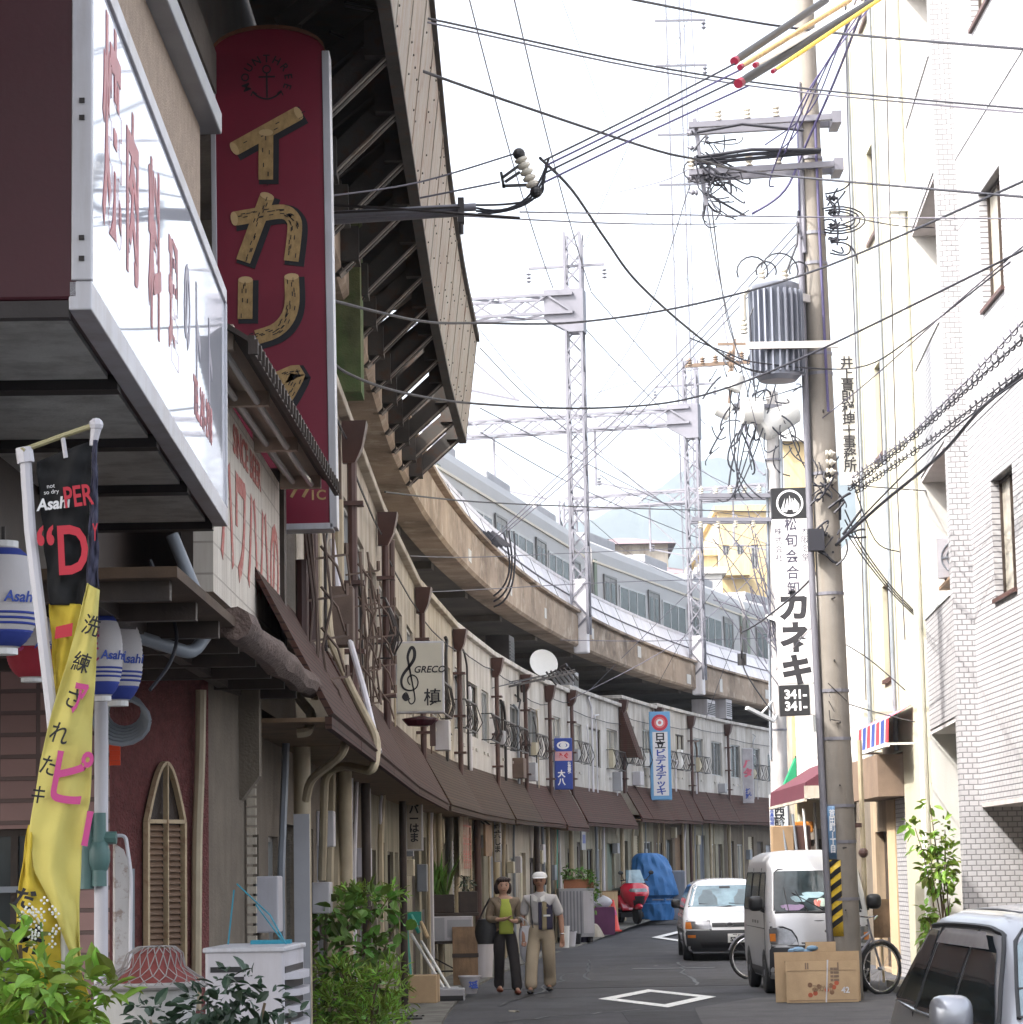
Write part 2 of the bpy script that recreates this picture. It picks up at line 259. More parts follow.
# ------------------------------------------------------------------ mesh builder
class MB:
    def __init__(s): s.v = []; s.f = []; s.mi = []; s.cur = 0
    def add(s, vs, fs):
        o = len(s.v); s.v += [tuple(v) for v in vs]; s.f += [tuple(i+o for i in f) for f in fs]; s.mi += [s.cur]*len(fs); return s
    def bx(s, x0, x1, y0, y1, z0, z1, mtx=None):
        vs = [V((x, y, z)) for z in (z0, z1) for y in (y0, y1) for x in (x0, x1)]
        if mtx: vs = [mtx @ v for v in vs]
        return s.add(vs, [(0, 2, 3, 1), (4, 5, 7, 6), (0, 1, 5, 4), (1, 3, 7, 5), (3, 2, 6, 7), (2, 0, 4, 6)])
    def box(s, c, d, rot=None):
        m = Matrix.Translation(c) @ (Euler(rot).to_matrix().to_4x4() if rot else Matrix.Identity(4))
        return s.bx(-d[0]/2, d[0]/2, -d[1]/2, d[1]/2, -d[2]/2, d[2]/2, m)
    def poly(s, pts): return s.add(pts, [tuple(range(len(pts)))])
    def bar(s, a, b, w, h=None, up=(0, 0, 1)):
        a = V(a); b = V(b); h = h or w; d = b-a; l = d.length
        if l < 1e-6: return s
        d.normalize(); u = V(up)
        if abs(d.dot(u)) > .98: u = V((1, 0, 0))
        x = d.cross(u).normalized(); u = x.cross(d)
        vs = [p+x*(i*w/2)+u*(j*h/2) for p in (a, b) for j in (-1, 1) for i in (-1, 1)]
        return s.add(vs, [(0, 2, 3, 1), (4, 5, 7, 6), (0, 1, 5, 4), (1, 3, 7, 5), (3, 2, 6, 7), (2, 0, 4, 6)])
    def tube(s, pts, r, n=8, caps=True):
        pts = [V(p) for p in pts]; rs = r if isinstance(r, (list, tuple)) else [r]*len(pts)
        rings = []; x = None
        for i, p in enumerate(pts):
            d = (pts[min(i+1, len(pts)-1)]-pts[max(i-1, 0)]).normalized()
            if x is None:
                x = d.cross(V((0, 0, 1)));
                if x.length < .05: x = d.cross(V((1, 0, 0)))
                x.normalize()
            else:
                x = (x-d*x.dot(d)).normalized()
            y = d.cross(x)
            rings.append([p+(x*math.cos(2*PI*k/n)+y*math.sin(2*PI*k/n))*rs[i] for k in range(n)])
        vs = [v for g in rings for v in g]; fs = []
        for i in range(len(pts)-1):
            for k in range(n):
                a = i*n+k; b = i*n+(k+1) % n
                fs.append((a, a+n, b+n, b))
        if caps: fs.append(tuple(range(n))); fs.append(tuple(reversed(range((len(pts)-1)*n, len(pts)*n))))
        return s.add(vs, fs)
    def cyl(s, a, b, r0, r1=None, n=12): return s.tube([a, b], [r0, r0 if r1 is None else r1], n)
    def lathe(s, prof, n=16, mtx=None):
        vs = []; fs = []
        for r, z in prof:
            for k in range(n): vs.append(V((r*math.cos(2*PI*k/n), r*math.sin(2*PI*k/n), z)))
        if mtx: vs = [mtx @ v for v in vs]
        for i in range(len(prof)-1):
            for k in range(n):
                a = i*n+k; b = i*n+(k+1) % n; fs.append((a, b, b+n, a+n))
        fs.append(tuple(reversed(range(n)))); fs.append(tuple(range((len(prof)-1)*n, len(prof)*n)))
        return s.add(vs, fs)
    def ball(s, c, r, n=10, m=7):
        r = (r, r, r) if not isinstance(r, (tuple, list)) else r; c = V(c); vs = []; fs = []
        for i in range(m+1):
            t = PI*i/m
            for k in range(n):
                p = 2*PI*k/n; vs.append(c+V((r[0]*math.sin(t)*math.cos(p), r[1]*math.sin(t)*math.sin(p), r[2]*math.cos(t))))
        for i in range(m):
            for k in range(n):
                a = i*n+k; b = i*n+(k+1) % n; fs.append((a, a+n, b+n, b))
        return s.add(vs, fs)
    def grid(s, fn, nu, nv):
        vs = [fn(i/nu, j/nv) for j in range(nv+1) for i in range(nu+1)]
        fs = [(j*(nu+1)+i, j*(nu+1)+i+1, (j+1)*(nu+1)+i+1, (j+1)*(nu+1)+i) for j in range(nv) for i in range(nu)]
        return s.add(vs, fs)
    def prism(s, pts, d):
        """pts: list of 3D points of a flat outline, d: extrusion vector"""
        n = len(pts); a = [V(p) for p in pts]; b = [p+V(d) for p in a]
        return s.add(a+b, [tuple(range(n)), tuple(reversed(range(n, 2*n)))]+[(i, i+n, (i+1) % n+n, (i+1) % n) for i in range(n)])
    def ribbon(s, pts, w, th, zoff=0.0, cap=0.0):
        """flat stroke in the local XZ plane facing -Y: pts 2D, w widths, thickness th towards -Y"""
        pts = [V((p[0], p[1])) for p in pts]; n = len(pts); ws = w if isinstance(w, (list, tuple)) else [w]*n
        L = []; Rr = []
        for i, p in enumerate(pts):
            d = (pts[min(i+1, n-1)]-pts[max(i-1, 0)]).normalized(); q = V((-d.y, d.x))*ws[i]/2
            e = -d*cap if i == 0 else (d*cap if i == n-1 else V((0, 0)))
            L.append(p+q+e); Rr.append(p-q+e)
        vs = []
        for y in (-zoff, -zoff-th):
            for a in L+Rr: vs.append((a.x, y, a.y))
        fs = []; m = 2*n
        for i in range(n-1):
            fs += [(i, i+1, n+i+1, n+i), (m+i, m+n+i, m+n+i+1, m+i+1), (i, m+i, m+i+1, i+1), (n+i, n+i+1, m+n+i+1, m+n+i)]
        fs += [(0, n, m+n, m), (n-1, m+n-1, m+2*n-1, 2*n-1)]
        return s.add(vs, fs)
    def sweep(s, sec, s0, s1, step=2.0, close=True):
        """sweep a section [(off, z)...] along the railway curve"""
        n = max(1, int(round((s1-s0)/step))); k = len(sec); vs = []; fs = []
        for i in range(n+1):
            t = s0+(s1-s0)*i/n
            for off, z in sec: vs.append(P(t, off, z))
        for i in range(n):
            for j in range(k if close else k-1):
                a = i*k+j; b = i*k+(j+1) % k; fs.append((a, b, b+k, a+k))
        if close: fs += [tuple(reversed(range(k))), tuple(range(n*k, n*k+k))]
        return s.add(vs, fs)
    def build(s, name, m, parent=None, smooth=False, bevel=0, loc=None, rot=None, subd=0, sharp=40):
        me = bpy.data.meshes.new(name); me.from_pydata(s.v, [], s.f)
        ms = m if isinstance(m, (list, tuple)) else [m]
        for x in ms: me.materials.append(M[x] if isinstance(x, str) else x)
        if len(ms) > 1: me.polygons.foreach_set('material_index', s.mi)
        me.update()
        if smooth:
            me.polygons.foreach_set('use_smooth', [True]*len(me.polygons))
            if sharp: me.set_sharp_from_angle(angle=R(sharp))
        o = bpy.data.objects.new(name, me); COL.objects.link(o)
        if parent is not None: o.parent = parent
        if loc is not None: o.location = loc
        if rot is not None: o.rotation_euler = rot
        if bevel:
            b = o.modifiers.new('bevel', 'BEVEL'); b.width = bevel; b.segments = 2; b.limit_method = 'ANGLE'
        if subd:
            b = o.modifiers.new('sub', 'SUBSURF'); b.levels = subd; b.render_levels = subd
        return o
def tag(o, label=None, cat=None, group=None, kind=None):
    if label: o['label'] = label
    if cat: o['category'] = cat
    if group: o['group'] = group
    if kind: o['kind'] = kind
    return o
def thing(name, label, cat, loc=(0, 0, 0), rz=0, group=None, rot=None):
    o = bpy.data.objects.new(name, None); COL.objects.link(o); o.empty_display_size = .2
    o.location = loc; o.rotation_euler = rot if rot else (0, 0, rz)
    return tag(o, label, cat, group)
def fthing(name, label, cat, s, off=0, z=0, group=None):
    """a thing standing on the terrace front at arc position s: local x along the terrace, -y towards the street"""
    return thing(name, label, cat, P(s, off, z), R(90)-ang(s), group)
def copy_thing(o, loc, rz=None, label=None):
    r = o.copy(); COL.objects.link(r); r.location = loc
    if rz is not None: r.rotation_euler = (0, 0, rz)
    if label: r['label'] = label
    for c in list(o.children):
        d = c.copy(); COL.objects.link(d); d.parent = r
        for g in list(c.children):
            e = g.copy(); COL.objects.link(e); e.parent = d
    return r
def bez(p0, p1, p2, n=10):
    p0, p1, p2 = V(p0), V(p1), V(p2)
    return [p0*(1-t)**2+p1*2*t*(1-t)+p2*t*t for t in [i/n for i in range(n+1)]]
def rounded(pts, r, n=5):
    """polyline with rounded corners"""
    pts = [V(p) for p in pts]; out = [pts[0]]
    for i in range(1, len(pts)-1):
        a = (pts[i-1]-pts[i]); b = (pts[i+1]-pts[i]); q = min(r, a.length*.45, b.length*.45)
        out += bez(pts[i]+a.normalized()*q, pts[i], pts[i]+b.normalized()*q, n)
    return out+[pts[-1]]
DG = bpy.context.evaluated_depsgraph_get
def text(body, size, m, parent, loc, rot=(R(90), 0, 0), ext=.0006, bold=0.0, sx=1.0, sy=1.0, spacing=1.0, line=1.0, name='lettering', shear=0):
    cu = bpy.data.curves.new('t', 'FONT'); cu.body = body; cu.size = size; cu.extrude = ext; cu.offset = bold
    cu.align_x = 'CENTER'; cu.align_y = 'CENTER'; cu.space_character = spacing; cu.space_line = line; cu.shear = shear
    cu.resolution_u = 3
    t = bpy.data.objects.new('t', cu); COL.objects.link(t)
    bpy.context.view_layer.update()
    me = bpy.data.meshes.new_from_object(t.evaluated_get(DG()))
    bpy.data.objects.remove(t); bpy.data.curves.remove(cu)
    for v in me.vertices: v.co.x *= sx; v.co.y *= sy
    me.materials.clear(); me.materials.append(M[m] if isinstance(m, str) else m); me.name = name
    o = bpy.data.objects.new(name, me); COL.objects.link(o); o.parent = parent; o.location = loc; o.rotation_euler = rot
    return o
def vtext(s): return '\n'.join(s)
def foliage(mb, blobs, n, size, seed=1, asp=.45, droop=.2):
    """leaf-shaped faces through ellipsoid clumps: blobs = [(centre, (rx, ry, rz))]"""
    rd = random.Random(seed); wts = [b[1][0]*b[1][1]*b[1][2] for b in blobs]
    for _ in range(n):
        c, r = rd.choices(blobs, wts)[0]
        while True:
            q = V((rd.uniform(-1, 1), rd.uniform(-1, 1), rd.uniform(-1, 1)))
            if q.length <= 1 and rd.random() < .25+.75*q.length: break
        p = V(c)+V((q.x*r[0], q.y*r[1], q.z*r[2]))
        d = (q.normalized()*.8+V((rd.gauss(0, .5), rd.gauss(0, .5), rd.gauss(0, .4)-droop))).normalized()
        w = d.cross(V((rd.gauss(0, .6), rd.gauss(0, .6), 1))).normalized(); u = w.cross(d)
        L = size*rd.choice([.45, .7, .9, 1.0, 1.15, 1.4])*rd.uniform(.85, 1.15); W = L*asp
        c1 = p+d*L*.45; mb.add([p, p+d*L*.2+w*W*.36+u*L*.05, p+d*L*.5+w*W*.5+u*L*.07, p+d*L*.8+w*W*.27, p+d*L-u*L*.12, p+d*L*.8-w*W*.27, p+d*L*.5-w*W*.5+u*L*.07, p+d*L*.2-w*W*.36+u*L*.05, c1], [(0, 1, 2, 8), (8, 2, 3, 4), (0, 8, 6, 7), (8, 4, 5, 6)])
    return mb
def wall_openings(mb, x0, x1, z0, z1, ops, y=0.0, depth=.12):
    """front sheet (facing -Y) with rectangular openings and their reveals"""
    xs = sorted({x0, x1, *[v for o in ops for v in o[:2]]}); zs = sorted({z0, z1, *[v for o in ops for v in o[2:4]]})
    for i in range(len(xs)-1):
        for j in range(len(zs)-1):
            cx = (xs[i]+xs[i+1])/2; cz = (zs[j]+zs[j+1])/2
            if any(o[0] < cx < o[1] and o[2] < cz < o[3] for o in ops): continue
            mb.poly([(xs[i], y, zs[j]), (xs[i+1], y, zs[j]), (xs[i+1], y, zs[j+1]), (xs[i], y, zs[j+1])])
    for a, b, c, d in [o[:4] for o in ops]:
        mb.poly([(a, y, c), (a, y, d), (a, y+depth, d), (a, y+depth, c)])
        mb.poly([(b, y, c), (b, y+depth, c), (b, y+depth, d), (b, y, d)])
        mb.poly([(a, y, d), (b, y, d), (b, y+depth, d), (a, y+depth, d)])
        mb.poly([(a, y, c), (a, y+depth, c), (b, y+depth, c), (b, y, c)])
    return mb
def window(parent, x0, x1, z0, z1, y, panes=2, fm='alu', gm='glass', t=.035, name='window', rail=False):
    """window > pane: frame members in front of a recessed glass sheet"""
    f = MB()
    f.bx(x0, x1, y-.02, y+.03, z0, z0+t).bx(x0, x1, y-.02, y+.03, z1-t, z1)
    for k in range(panes+1):
        c = x0+t/2+(x1-x0-t)*k/panes
        f.bx(c-t/2, c+t/2, y-.022, y+.03, z0+t, z1-t)
    if rail: f.bx(x0+t, x1-t, y-.018, y+.03, (z0+z1)/2-t/2, (z0+z1)/2+t/2)
    o = f.build(name, fm, parent)
    MB().bx(x0+t/2, x1-t/2, y+.01, y+.02, z0+t/2, z1-t/2).build('pane', gm, o)
    return o
# ================================================================== SETTING
def ground_sheet():
    mb = MB(); xs = [-400, -60, -20, -8, -3, 0, 3, 6, 9, 15, 30, 80, 400]; ys = [-40, -10, 10, 20, 30, 40, 50, 60, 80, 100, 130, 180, 260, 500, 1200, 3000]
    vs = [(x, y, min(gz(y), 3)) for y in ys for x in xs]; n = len(xs)
    fs = [(j*n+i, j*n+i+1, (j+1)*n+i+1, (j+1)*n+i) for j in range(len(ys)-1) for i in range(n-1)]
    return mb.add(vs, fs)
tag(ground_sheet().build('road', 'asphalt'), kind='structure')
# gutter strip with drain slabs along the terrace, pavement on the right
mb = MB()
ss = [-24+i*2 for i in range(51)]
for a, b in zip(ss, ss[1:]):
    q = [P(a, -.3), P(a, .62), P(b, .62), P(b, -.3)]
    mb.prism([(p.x, p.y, gz(p.y)+.001) for p in q], (0, 0, .035))
tag(mb.build('gutter_path', 'gutter'), kind='structure')
mb = MB()
for i in range(22):
    mb.bx(4.95, 5.08, 10+i*1.2, 11.19+i*1.2, -.01, .10)
tag(mb.build('kerb', 'gutter', bevel=.01), kind='structure')
tag(MB().bx(5.08, 7.2, 10, 38, -.02, .095).build('pavement', 'pave'), kind='structure')
# painted diamonds
def diamond(x0, x1, ynear, yfar, name, label):
    cx = (x0+x1)/2; z = gz((ynear+yfar)/2)+.006; my = (ynear+yfar)/2; hw = (x1-x0)/2; hl = (yfar-ynear)/2; w = .16; wl = w*hl/hw*1.0
    o = [(cx, ynear), (x1, my), (cx, yfar), (x0, my)]; i = [(cx, ynear+wl*1.4), (x1-w*1.4, my), (cx, yfar-wl*1.4), (x0+w*1.4, my)]
    mb = MB()
    zz = lambda y: gz(y)+.006
    for k in range(4):
        a, b, c, d = o[k], o[(k+1) % 4], i[(k+1) % 4], i[k]
        mb.prism([(a[0], a[1], zz(a[1])), (b[0], b[1], zz(b[1])), (c[0], c[1], zz(c[1])), (d[0], d[1], zz(d[1]))], (0, 0, .003))
    return tag(mb.build(name, 'paint'), label, 'road marking', 'painted road diamonds')
diamond(1.02, 2.56, 33.4, 38.4, 'road_diamond', 'large white diamond outline painted on the asphalt in front of the walking couple')
diamond(3.0, 4.5, 59.5, 64.5, 'road_diamond', 'small far white diamond painted on the road left of the white car, partly hidden')
# asphalt repair and manhole
tag(MB().bx(-.35, 4.6, 39.3, 41.6, 0, .004).build('road_repair', 'patch'), kind='structure')
tag(MB().bx(1.2, 4.9, 20, 32.6, 0, .0035).build('road_repair', 'patch'), kind='structure')
tag(MB().bx(1.9, 3.3, 46.1, 46.5, 0, .004).build('road_repair', 'black'), kind='structure')
tag(MB().prism([(1.6, 20, 0), (4.9, 20, 0), (4.9, 35.2, 0), (3.1, 35.6, 0), (2.1, 33.2, 0)], (0, 0, .006)).build('road_repair', 'wornpatch'), kind='structure')
rd = random.Random(14); mb = MB()   # hairline cracks and seams in the asphalt
for x0, y0, x1, y1 in ((-.3, 31, 1.9, 33.5), (.2, 36.5, 4.2, 37.4), (1.0, 42, 1.5, 58), (2.6, 39.4, 2.75, 49), (-.2, 34.5, .9, 45), (1.8, 52, 4.5, 53), (1.3, 47, 3.6, 48.2)):
    pts = [(x0+(x1-x0)*i/14+rd.gauss(0, .05), y0+(y1-y0)*i/14+rd.gauss(0, .12)) for i in range(15)]
    for (a, b), (c, d) in zip(pts, pts[1:]):
        w = rd.uniform(.012, .03); n = V((d-b, -(c-a))).normalized()*w; mb.prism([(a+n.x, b+n.y, .0065), (c+n.x, d+n.y, .0065), (c-n.x, d-n.y, .0065), (a-n.x, b-n.y, .0065)], (0, 0, .001))
tag(mb.build('road_cracks', 'black'), kind='structure')
# hills far behind
mb = MB()
def ridge(t):
    x = -500+2200*t
    key = [(-500, 170), (-60, 196), (0, 204), (45, 212), (68, 219), (88, 229), (104, 243), (122, 247), (145, 245), (180, 238), (240, 255), (380, 225), (520, 240), (800, 210), (1700, 150)]
    for (a, ha), (b, hb) in zip(key, key[1:]):
        if a <= x <= b: u = (x-a)/(b-a); return x, ha+(hb-ha)*u
    return x, 150
rd = random.Random(3)
ns = 260; rows = 7; H = []
for i in range(ns+1):
    x, h = ridge(i/ns); H.append((x, h-1.5+rd.uniform(-1.7, 1.7)))
vs = []; hf = []
for j in range(rows+1):
    u = j/rows
    for x, h in H: vs.append((x, 1150+450*u+math.sin(x*.02)*30*u, 1+h*(u**.75)*(1 if j == rows else .97+.05*math.sin(x*.05+j*2))))
for j in range(rows):
    for i in range(ns): a = j*(ns+1)+i; hf.append((a, a+1, a+ns+2, a+ns+1))
for x, h in H: vs.append((x, 2100, 1))
b = (rows+1)*(ns+1); a = rows*(ns+1)
for i in range(ns): hf.append((a+i, a+i+1, b+i+1, b+i))
mb.add(vs, hf); tag(mb.build('hills', 'hill', smooth=True, sharp=0), kind='structure')

# ================================================================== TERRACE UNDER THE RAILWAY
BNDY = [15.6, 18.6, 23.5, 29.6, 37.6, 44.3, 50.5, 55, 58.7, 62, 69.5, 74.5, 79, 84, 91.5, 97, 103, 109]
BND = [y-Y0 if y < Y0 else RAD*math.asin((y-Y0)/RAD) for y in BNDY]
HINT = ['terrace house at the near end, half hidden behind the striped fluorescent hood', 'terrace house directly behind the tall crimson vertical sign', 'terrace house whose front carries the thick bundle of beige conduits', 'terrace house between the first two rain hoppers, behind the green bushes', 'terrace house behind the treble clef sign, with moss on its awning', 'terrace house with the spiky plant stand in front', 'terrace house behind the woman in the taupe jacket', 'terrace house behind the man in the white cap', 'narrow terrace house under the round satellite dish', 'wide terrace house carrying the small dark blue vertical sign', 'terrace house right of the first brown wedge hood, behind the cone', 'terrace house carrying the tall sky blue sign, behind the scooter', 'terrace house right of the sky blue sign, above the blue tarpaulin', 'terrace house left of the second brown wedge hood', 'terrace house right of the second wedge hood carrying the faded pink sign', 'terrace house just left of the pale pole, behind the white car', 'last terrace house on the bend beyond the pale pole']
DOORS = ['wooddark', 'greydoor', 'greydoor', 'wooddark', 'greendoor', 'creamdoor', 'woodmid', 'glass']
def terrace(k):
    rd = random.Random(40+k); s0, s1 = BND[k], BND[k+1]
    a = P(s0); b = P(s1); w = (b-a).length; d = (b-a)/w
    z0 = gz(a.y)
    t = thing('terrace_house', HINT[k], 'shop house', (a.x, a.y, z0), math.atan2(d.y, d.x), 'terrace houses under the railway')
    dz = 0
        # upper wall with two sash windows
    ops = []; nw = 1 if w < 3.8 else (2 if w < 6 else 3)
    for i in range(nw):
        c = w*(i+.5)/nw+rd.uniform(-.12, .12); hw = rd.choice([.62, .75, .85]); ops.append((c-hw, c+hw, 4.02, rd.choice([4.95, 5.05])))
    if k in (0, 1): ops = ops[:0]
    yo = 0
    m = MB(); wall_openings(m, 0, w, 3.38, 5.68, ops, yo)
    m.bx(0, .02, .01, 5, 2.6, 5.6); m.bx(w-.02, w, .01, 5, 2.6, 5.6)
    if k > 1:   # small vent slots under the sills
        for o in ops:
            for q in (.25, .75):
                c = o[0]+(o[1]-o[0])*q; m.bx(c-.13, c+.13, -.03, .0, 3.78, 3.83)
    (m if k else MB().bx(0, w, 1, 1.1, 3.4, 4.2)).build('upper_wall', 'plaster' if k < 5 else 'plasterpale', t)
    if k: MB().bx(-.01, w+.01, yo-.09, 5, 5.68, 5.77).build('coping', 'plaster' if k < 5 else 'plasterpale', t, bevel=.012)
    for o in ops: window(t, o[0], o[1], o[2], o[3], .06, rd.choice([2, 3, 2]), rd.choice(['alu', 'alu', 'wooddark']), rd.choice(['glasspale', 'glass', 'curtain']))
    # balcony rails under each window
    for o in ops:
        if rd.random() < .2: continue
        r = MB(); x0, x1 = o[0]-.12, o[1]+.12
        for z in (4.03, 4.5): r.bar((x0, -.18, z), (x1, -.18, z), .022)
        for x in (x0, x1):
            for z in (4.03, 4.5): r.bar((x, -.18, z), (x, .0, z), .018)
        nb = int((x1-x0)/.2)
        for i in range(nb+1):
            x = x0+(x1-x0)*i/nb; bow = .0 if i % 4 else .05
            r.tube([(x, -.18, 4.03), (x, -.18-bow-.05, 4.2), (x, -.18, 4.5)], .009, 5, False)
        r.build('window_railing', 'iron', t)
        if rd.random() < .5:
            MB().bx(x0+.1, x0+.45, -.16, -.05, 4.05, rd.uniform(4.3, 4.6)).build('balcony_panel', rd.choice(['white', 'creamdoor', 'plasticgrey']), t)
    # clutter on the upper wall: thin pipes, boxes, slack wires
    for i in range(rd.choice([2, 3, 4]) if k else 0):
        x = rd.uniform(.2, w-.2); z1 = rd.uniform(4.2, 5.7); rr = rd.choice([.012, .018, .028])
        MB().tube(rounded([(x, -.05, 3.4), (x, -.05, z1-.2), (x+rd.uniform(-.5, .5), -.05, z1), (x+rd.uniform(-.6, .6), -.03, z1+.05)], .1), rr, 6).build('wall_conduit', rd.choice(['pipebeige', 'pipegrey', 'iron', 'rustpipe', 'pipewhite']), t, smooth=True)
    if k and rd.random() < .7:
        x = rd.uniform(.2, w-.7); MB().bx(x, x+rd.uniform(.2, .55), -.22, .0, 3.5, rd.uniform(3.75, 4.0)).build('wall_unit', rd.choice(['acwhite', 'plasticgrey', 'rustpipe']), t, bevel=.01)
    if k:
        z = rd.uniform(5.2, 5.5); MB().tube([(0, -.06, z), (w*.3, -.07, z-.06), (w*.7, -.07, z-.05), (w, -.06, z+.02)], .010, 5).build('slack_wire', 'cable', t)
    # brown sloping awning with a wooden soffit
    lip = 2.6+rd.uniform(-.05, .05) if k > 3 else 2.6
    op = .42+rd.uniform(-.04, .05) if k > 3 else .42
    g = .02 if k not in (10, 14) else .35
    m = MB(); m.prism([(g, .0, 3.42), (g, -op, lip), (g, -op-.03, lip+.02), (g, -.0, 3.48)], (w-g-.012, 0, 0))
    m.bx(g, w-.012, -op-.02, -op+.02, lip-.07, lip)
    if w > 3 and rd.random() < .6:
        for q in (rd.choice([.4, .5, .6]),):
            x = w*q+rd.uniform(-.3, .3); m.bar((x, -.0, 3.49), (x, -op-.02, lip+.035), .03, .02)
    m.build('awning', 'awning_moss' if k in (4, 5, 6) else 'awning', t)
    MB().bx(.02, w-.03, -op+.02, .28, lip-.03, lip-.005).build('awning_soffit', 'soffit', t)
    # ground floor: recessed plaster front with doors, posts and conduits
    ops = []; x = rd.uniform(.25, .5)
    while x < w-.75:
        ww = rd.choice([.75, .85, 1.1]); zb = rd.choice([.03, .03, .03, .85]); ops.append((x, min(x+ww, w-.2), zb, rd.choice([1.95, 2.05, 2.2]))); x += ww+rd.uniform(.3, .75)
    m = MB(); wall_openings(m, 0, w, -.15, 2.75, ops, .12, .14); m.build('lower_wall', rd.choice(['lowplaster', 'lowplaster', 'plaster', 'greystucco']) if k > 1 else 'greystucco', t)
    for o in ops:
        dm = rd.choice(DOORS)
        if o[2] > .5:
            window(t, o[0], o[1], o[2], o[3], .18, 2, rd.choice(['alu', 'wooddark']), rd.choice(['glasspale', 'glass', 'curtain']))
            continue
        m = MB(); m.bx(o[0], o[1], .2, .25, o[2], o[3])
        st = rd.random()
        if st < .4:   # roller shutter
            n = int((o[3]-o[2])/.07)
            for i in range(n): m.bx(o[0], o[1], .185, .2, o[2]+i*.07+.008, o[2]+(i+1)*.07-.008)
            m.build('roller_shutter', rd.choice(['greydoor', 'creamdoor', 'plasticgrey']), t)
        else:
            for q in range(2 if st < .75 else 1):
                n = 2 if st < .75 else 1; xa = o[0]+(o[1]-o[0])*q/n+.06; xb = o[0]+(o[1]-o[0])*(q+1)/n-.06
                m.bx(xa, xb, .18, .2, o[2]+.1, .85); m.bx(xa, xb, .18, .2, 1.0, o[3]-.1)
            dd = m.build('door', dm, t)
            hx = o[1]-.1
            MB().bar((hx, .16, .95), (hx, .16, 1.15), .025).build('handle', 'alu', dd)
    # posts
    for i in range(rd.choice([1, 2]) if w > 3 else 0):
        x = rd.choice([.1, w-.12, w*.5])+rd.uniform(-.05, .05)
        MB().cyl((x, -.02, -.05), (x, -.02, lip), rd.choice([.045, .06]), n=10).build('post', rd.choice(['pipebeige', 'pipebeige', 'pipebrown', 'wooddark']), t, smooth=True)
    for i in range(rd.choice([2, 3, 4]) if w > 3 else 1):
        x = rd.uniform(.1, w-.1); r = rd.choice([.018, .025, .035]); yy = .06
        pts = [(x, yy, -.05), (x, yy, rd.uniform(1.6, 2.5)), (x+rd.uniform(-.25, .25), yy-.02, lip)]
        MB().tube(rounded(pts, .12), r, 6).build('conduit', rd.choice(['pipebeige', 'pipegrey', 'pipewhite', 'pipebeige', 'tealbright' if i == 3 else 'pipebeige']), t, smooth=True)
    for i in range(rd.choice([1, 2])):
        x = rd.uniform(.3, w-.5); z = rd.uniform(1.3, 2.2); ww = rd.uniform(.15, .35); hh = rd.uniform(.2, .4)
        mt = MB().bx(x, x+ww, -.02, .12, z, z+hh).build('meter_box', rd.choice(['plasticgrey', 'creamdoor', 'acwhite', 'pipegrey']), t, bevel=.01)
    # rain hopper and downpipe at the near party wall
    if k > 1:
        x = .04; m = MB()
        fr_ = [(.14, .24, 5.64), (.135, .23, 5.58), (.10, .19, 5.40), (.05, .13, 5.28)]
        m.add([(x+i*a_, y_, z_) for a_, d_, z_ in fr_ for i, y_ in ((-1, -d_), (1, -d_), (1, -.02), (-1, -.02))], [(4*q+e, 4*q+(e+1) % 4, 4*q+4+(e+1) % 4, 4*q+4+e) for q in range(3) for e in range(4)]+[(3, 2, 1, 0), (12, 13, 14, 15)])
        m.tube([(x, -.1, 5.3), (x, -.1, 5.1), (x, -.1, 4.6), (x, -.1, 3.25)], .043, 8)
        for z in (4.9, 4.2, 3.6): m.bx(x-.09, x+.09, -.2, 0, z, z+.035)
        m.build('downpipe', 'pipebrown', t, sharp=30, smooth=True)
    elif k == 1:
        x = .06; m = MB(); m.tube([(x, -.1, 5.66), (x, -.1, 3.3)], .05, 8); m.build('downpipe', 'pipebrown', t, smooth=True)
    # second brown wedge hood over the party wall
    if k in (10, 14):
        m = MB(); m.prism([(-.12, -.02, 5.62), (-.12, -.5, 4.15), (-.12, -.02, 4.15)], (.16, 0, 0)); m.prism([(.04, -.02, 5.63), (.04, -.52, 4.12), (.04, -.48, 4.12), (.04, -.02, 5.55)], (.5, 0, 0))
        m.build('wedge_hood', 'awning', t)
        MB().bx(.3, .38, -.1, -.02, 3.3, 4.15).build('downpipe', 'iron', t)
    return t
for k in range(len(BND)-1): terrace(k)

# loose conduits spilling over the near awnings, wall gear on the upper wall
def conduit(pts, r, m, name, label, cat='pipe', group=None, n=8):
    return tag(MB().tube(pts, r, n).build(name, m, smooth=True), label, cat, group)
cg = 'old conduits bent over the awning edge'
conduit(rounded([at(288, 672, 16.6), at(300, 700, 16.3), at(312, 714, 16.1), at(308, 732, 15.9), at(297, 733, 15.9)], .06), .03, 'pipebeige', 'bent_conduit', 'short hooked beige conduit over the awning edge, the smallest of the bends', group=cg)
conduit(rounded([at(306, 640, 18.6), at(318, 680, 18.4), at(345, 720, 18.2), at(346, 752, 18), at(310, 780, 18.3), at(306, 800, 18.4)], .12), .03, 'pipebeige', 'bent_conduit', 'middle beige conduit bending over the awning edge and down into shadow', group=cg)
conduit(rounded([at(324, 560, 21.4), at(330, 640, 21.2), at(352, 690, 21), at(378, 740, 20.7), at(374, 772, 20.5), at(345, 765, 21), at(325, 772, 21.2), at(322, 880, 21.3)], .12), .033, 'pipebeige', 'bent_conduit', 'long beige conduit running down the mossy awning and looping back beneath it', group=cg)
conduit(rounded([at(332, 540, 21.9), at(341, 610, 21.7), at(364, 690, 21.2), at(379, 752, 20.8)], .12), .026, 'pipewhite', 'bent_conduit', 'pale thin conduit beside the long beige one, straight down the awning', group=cg)
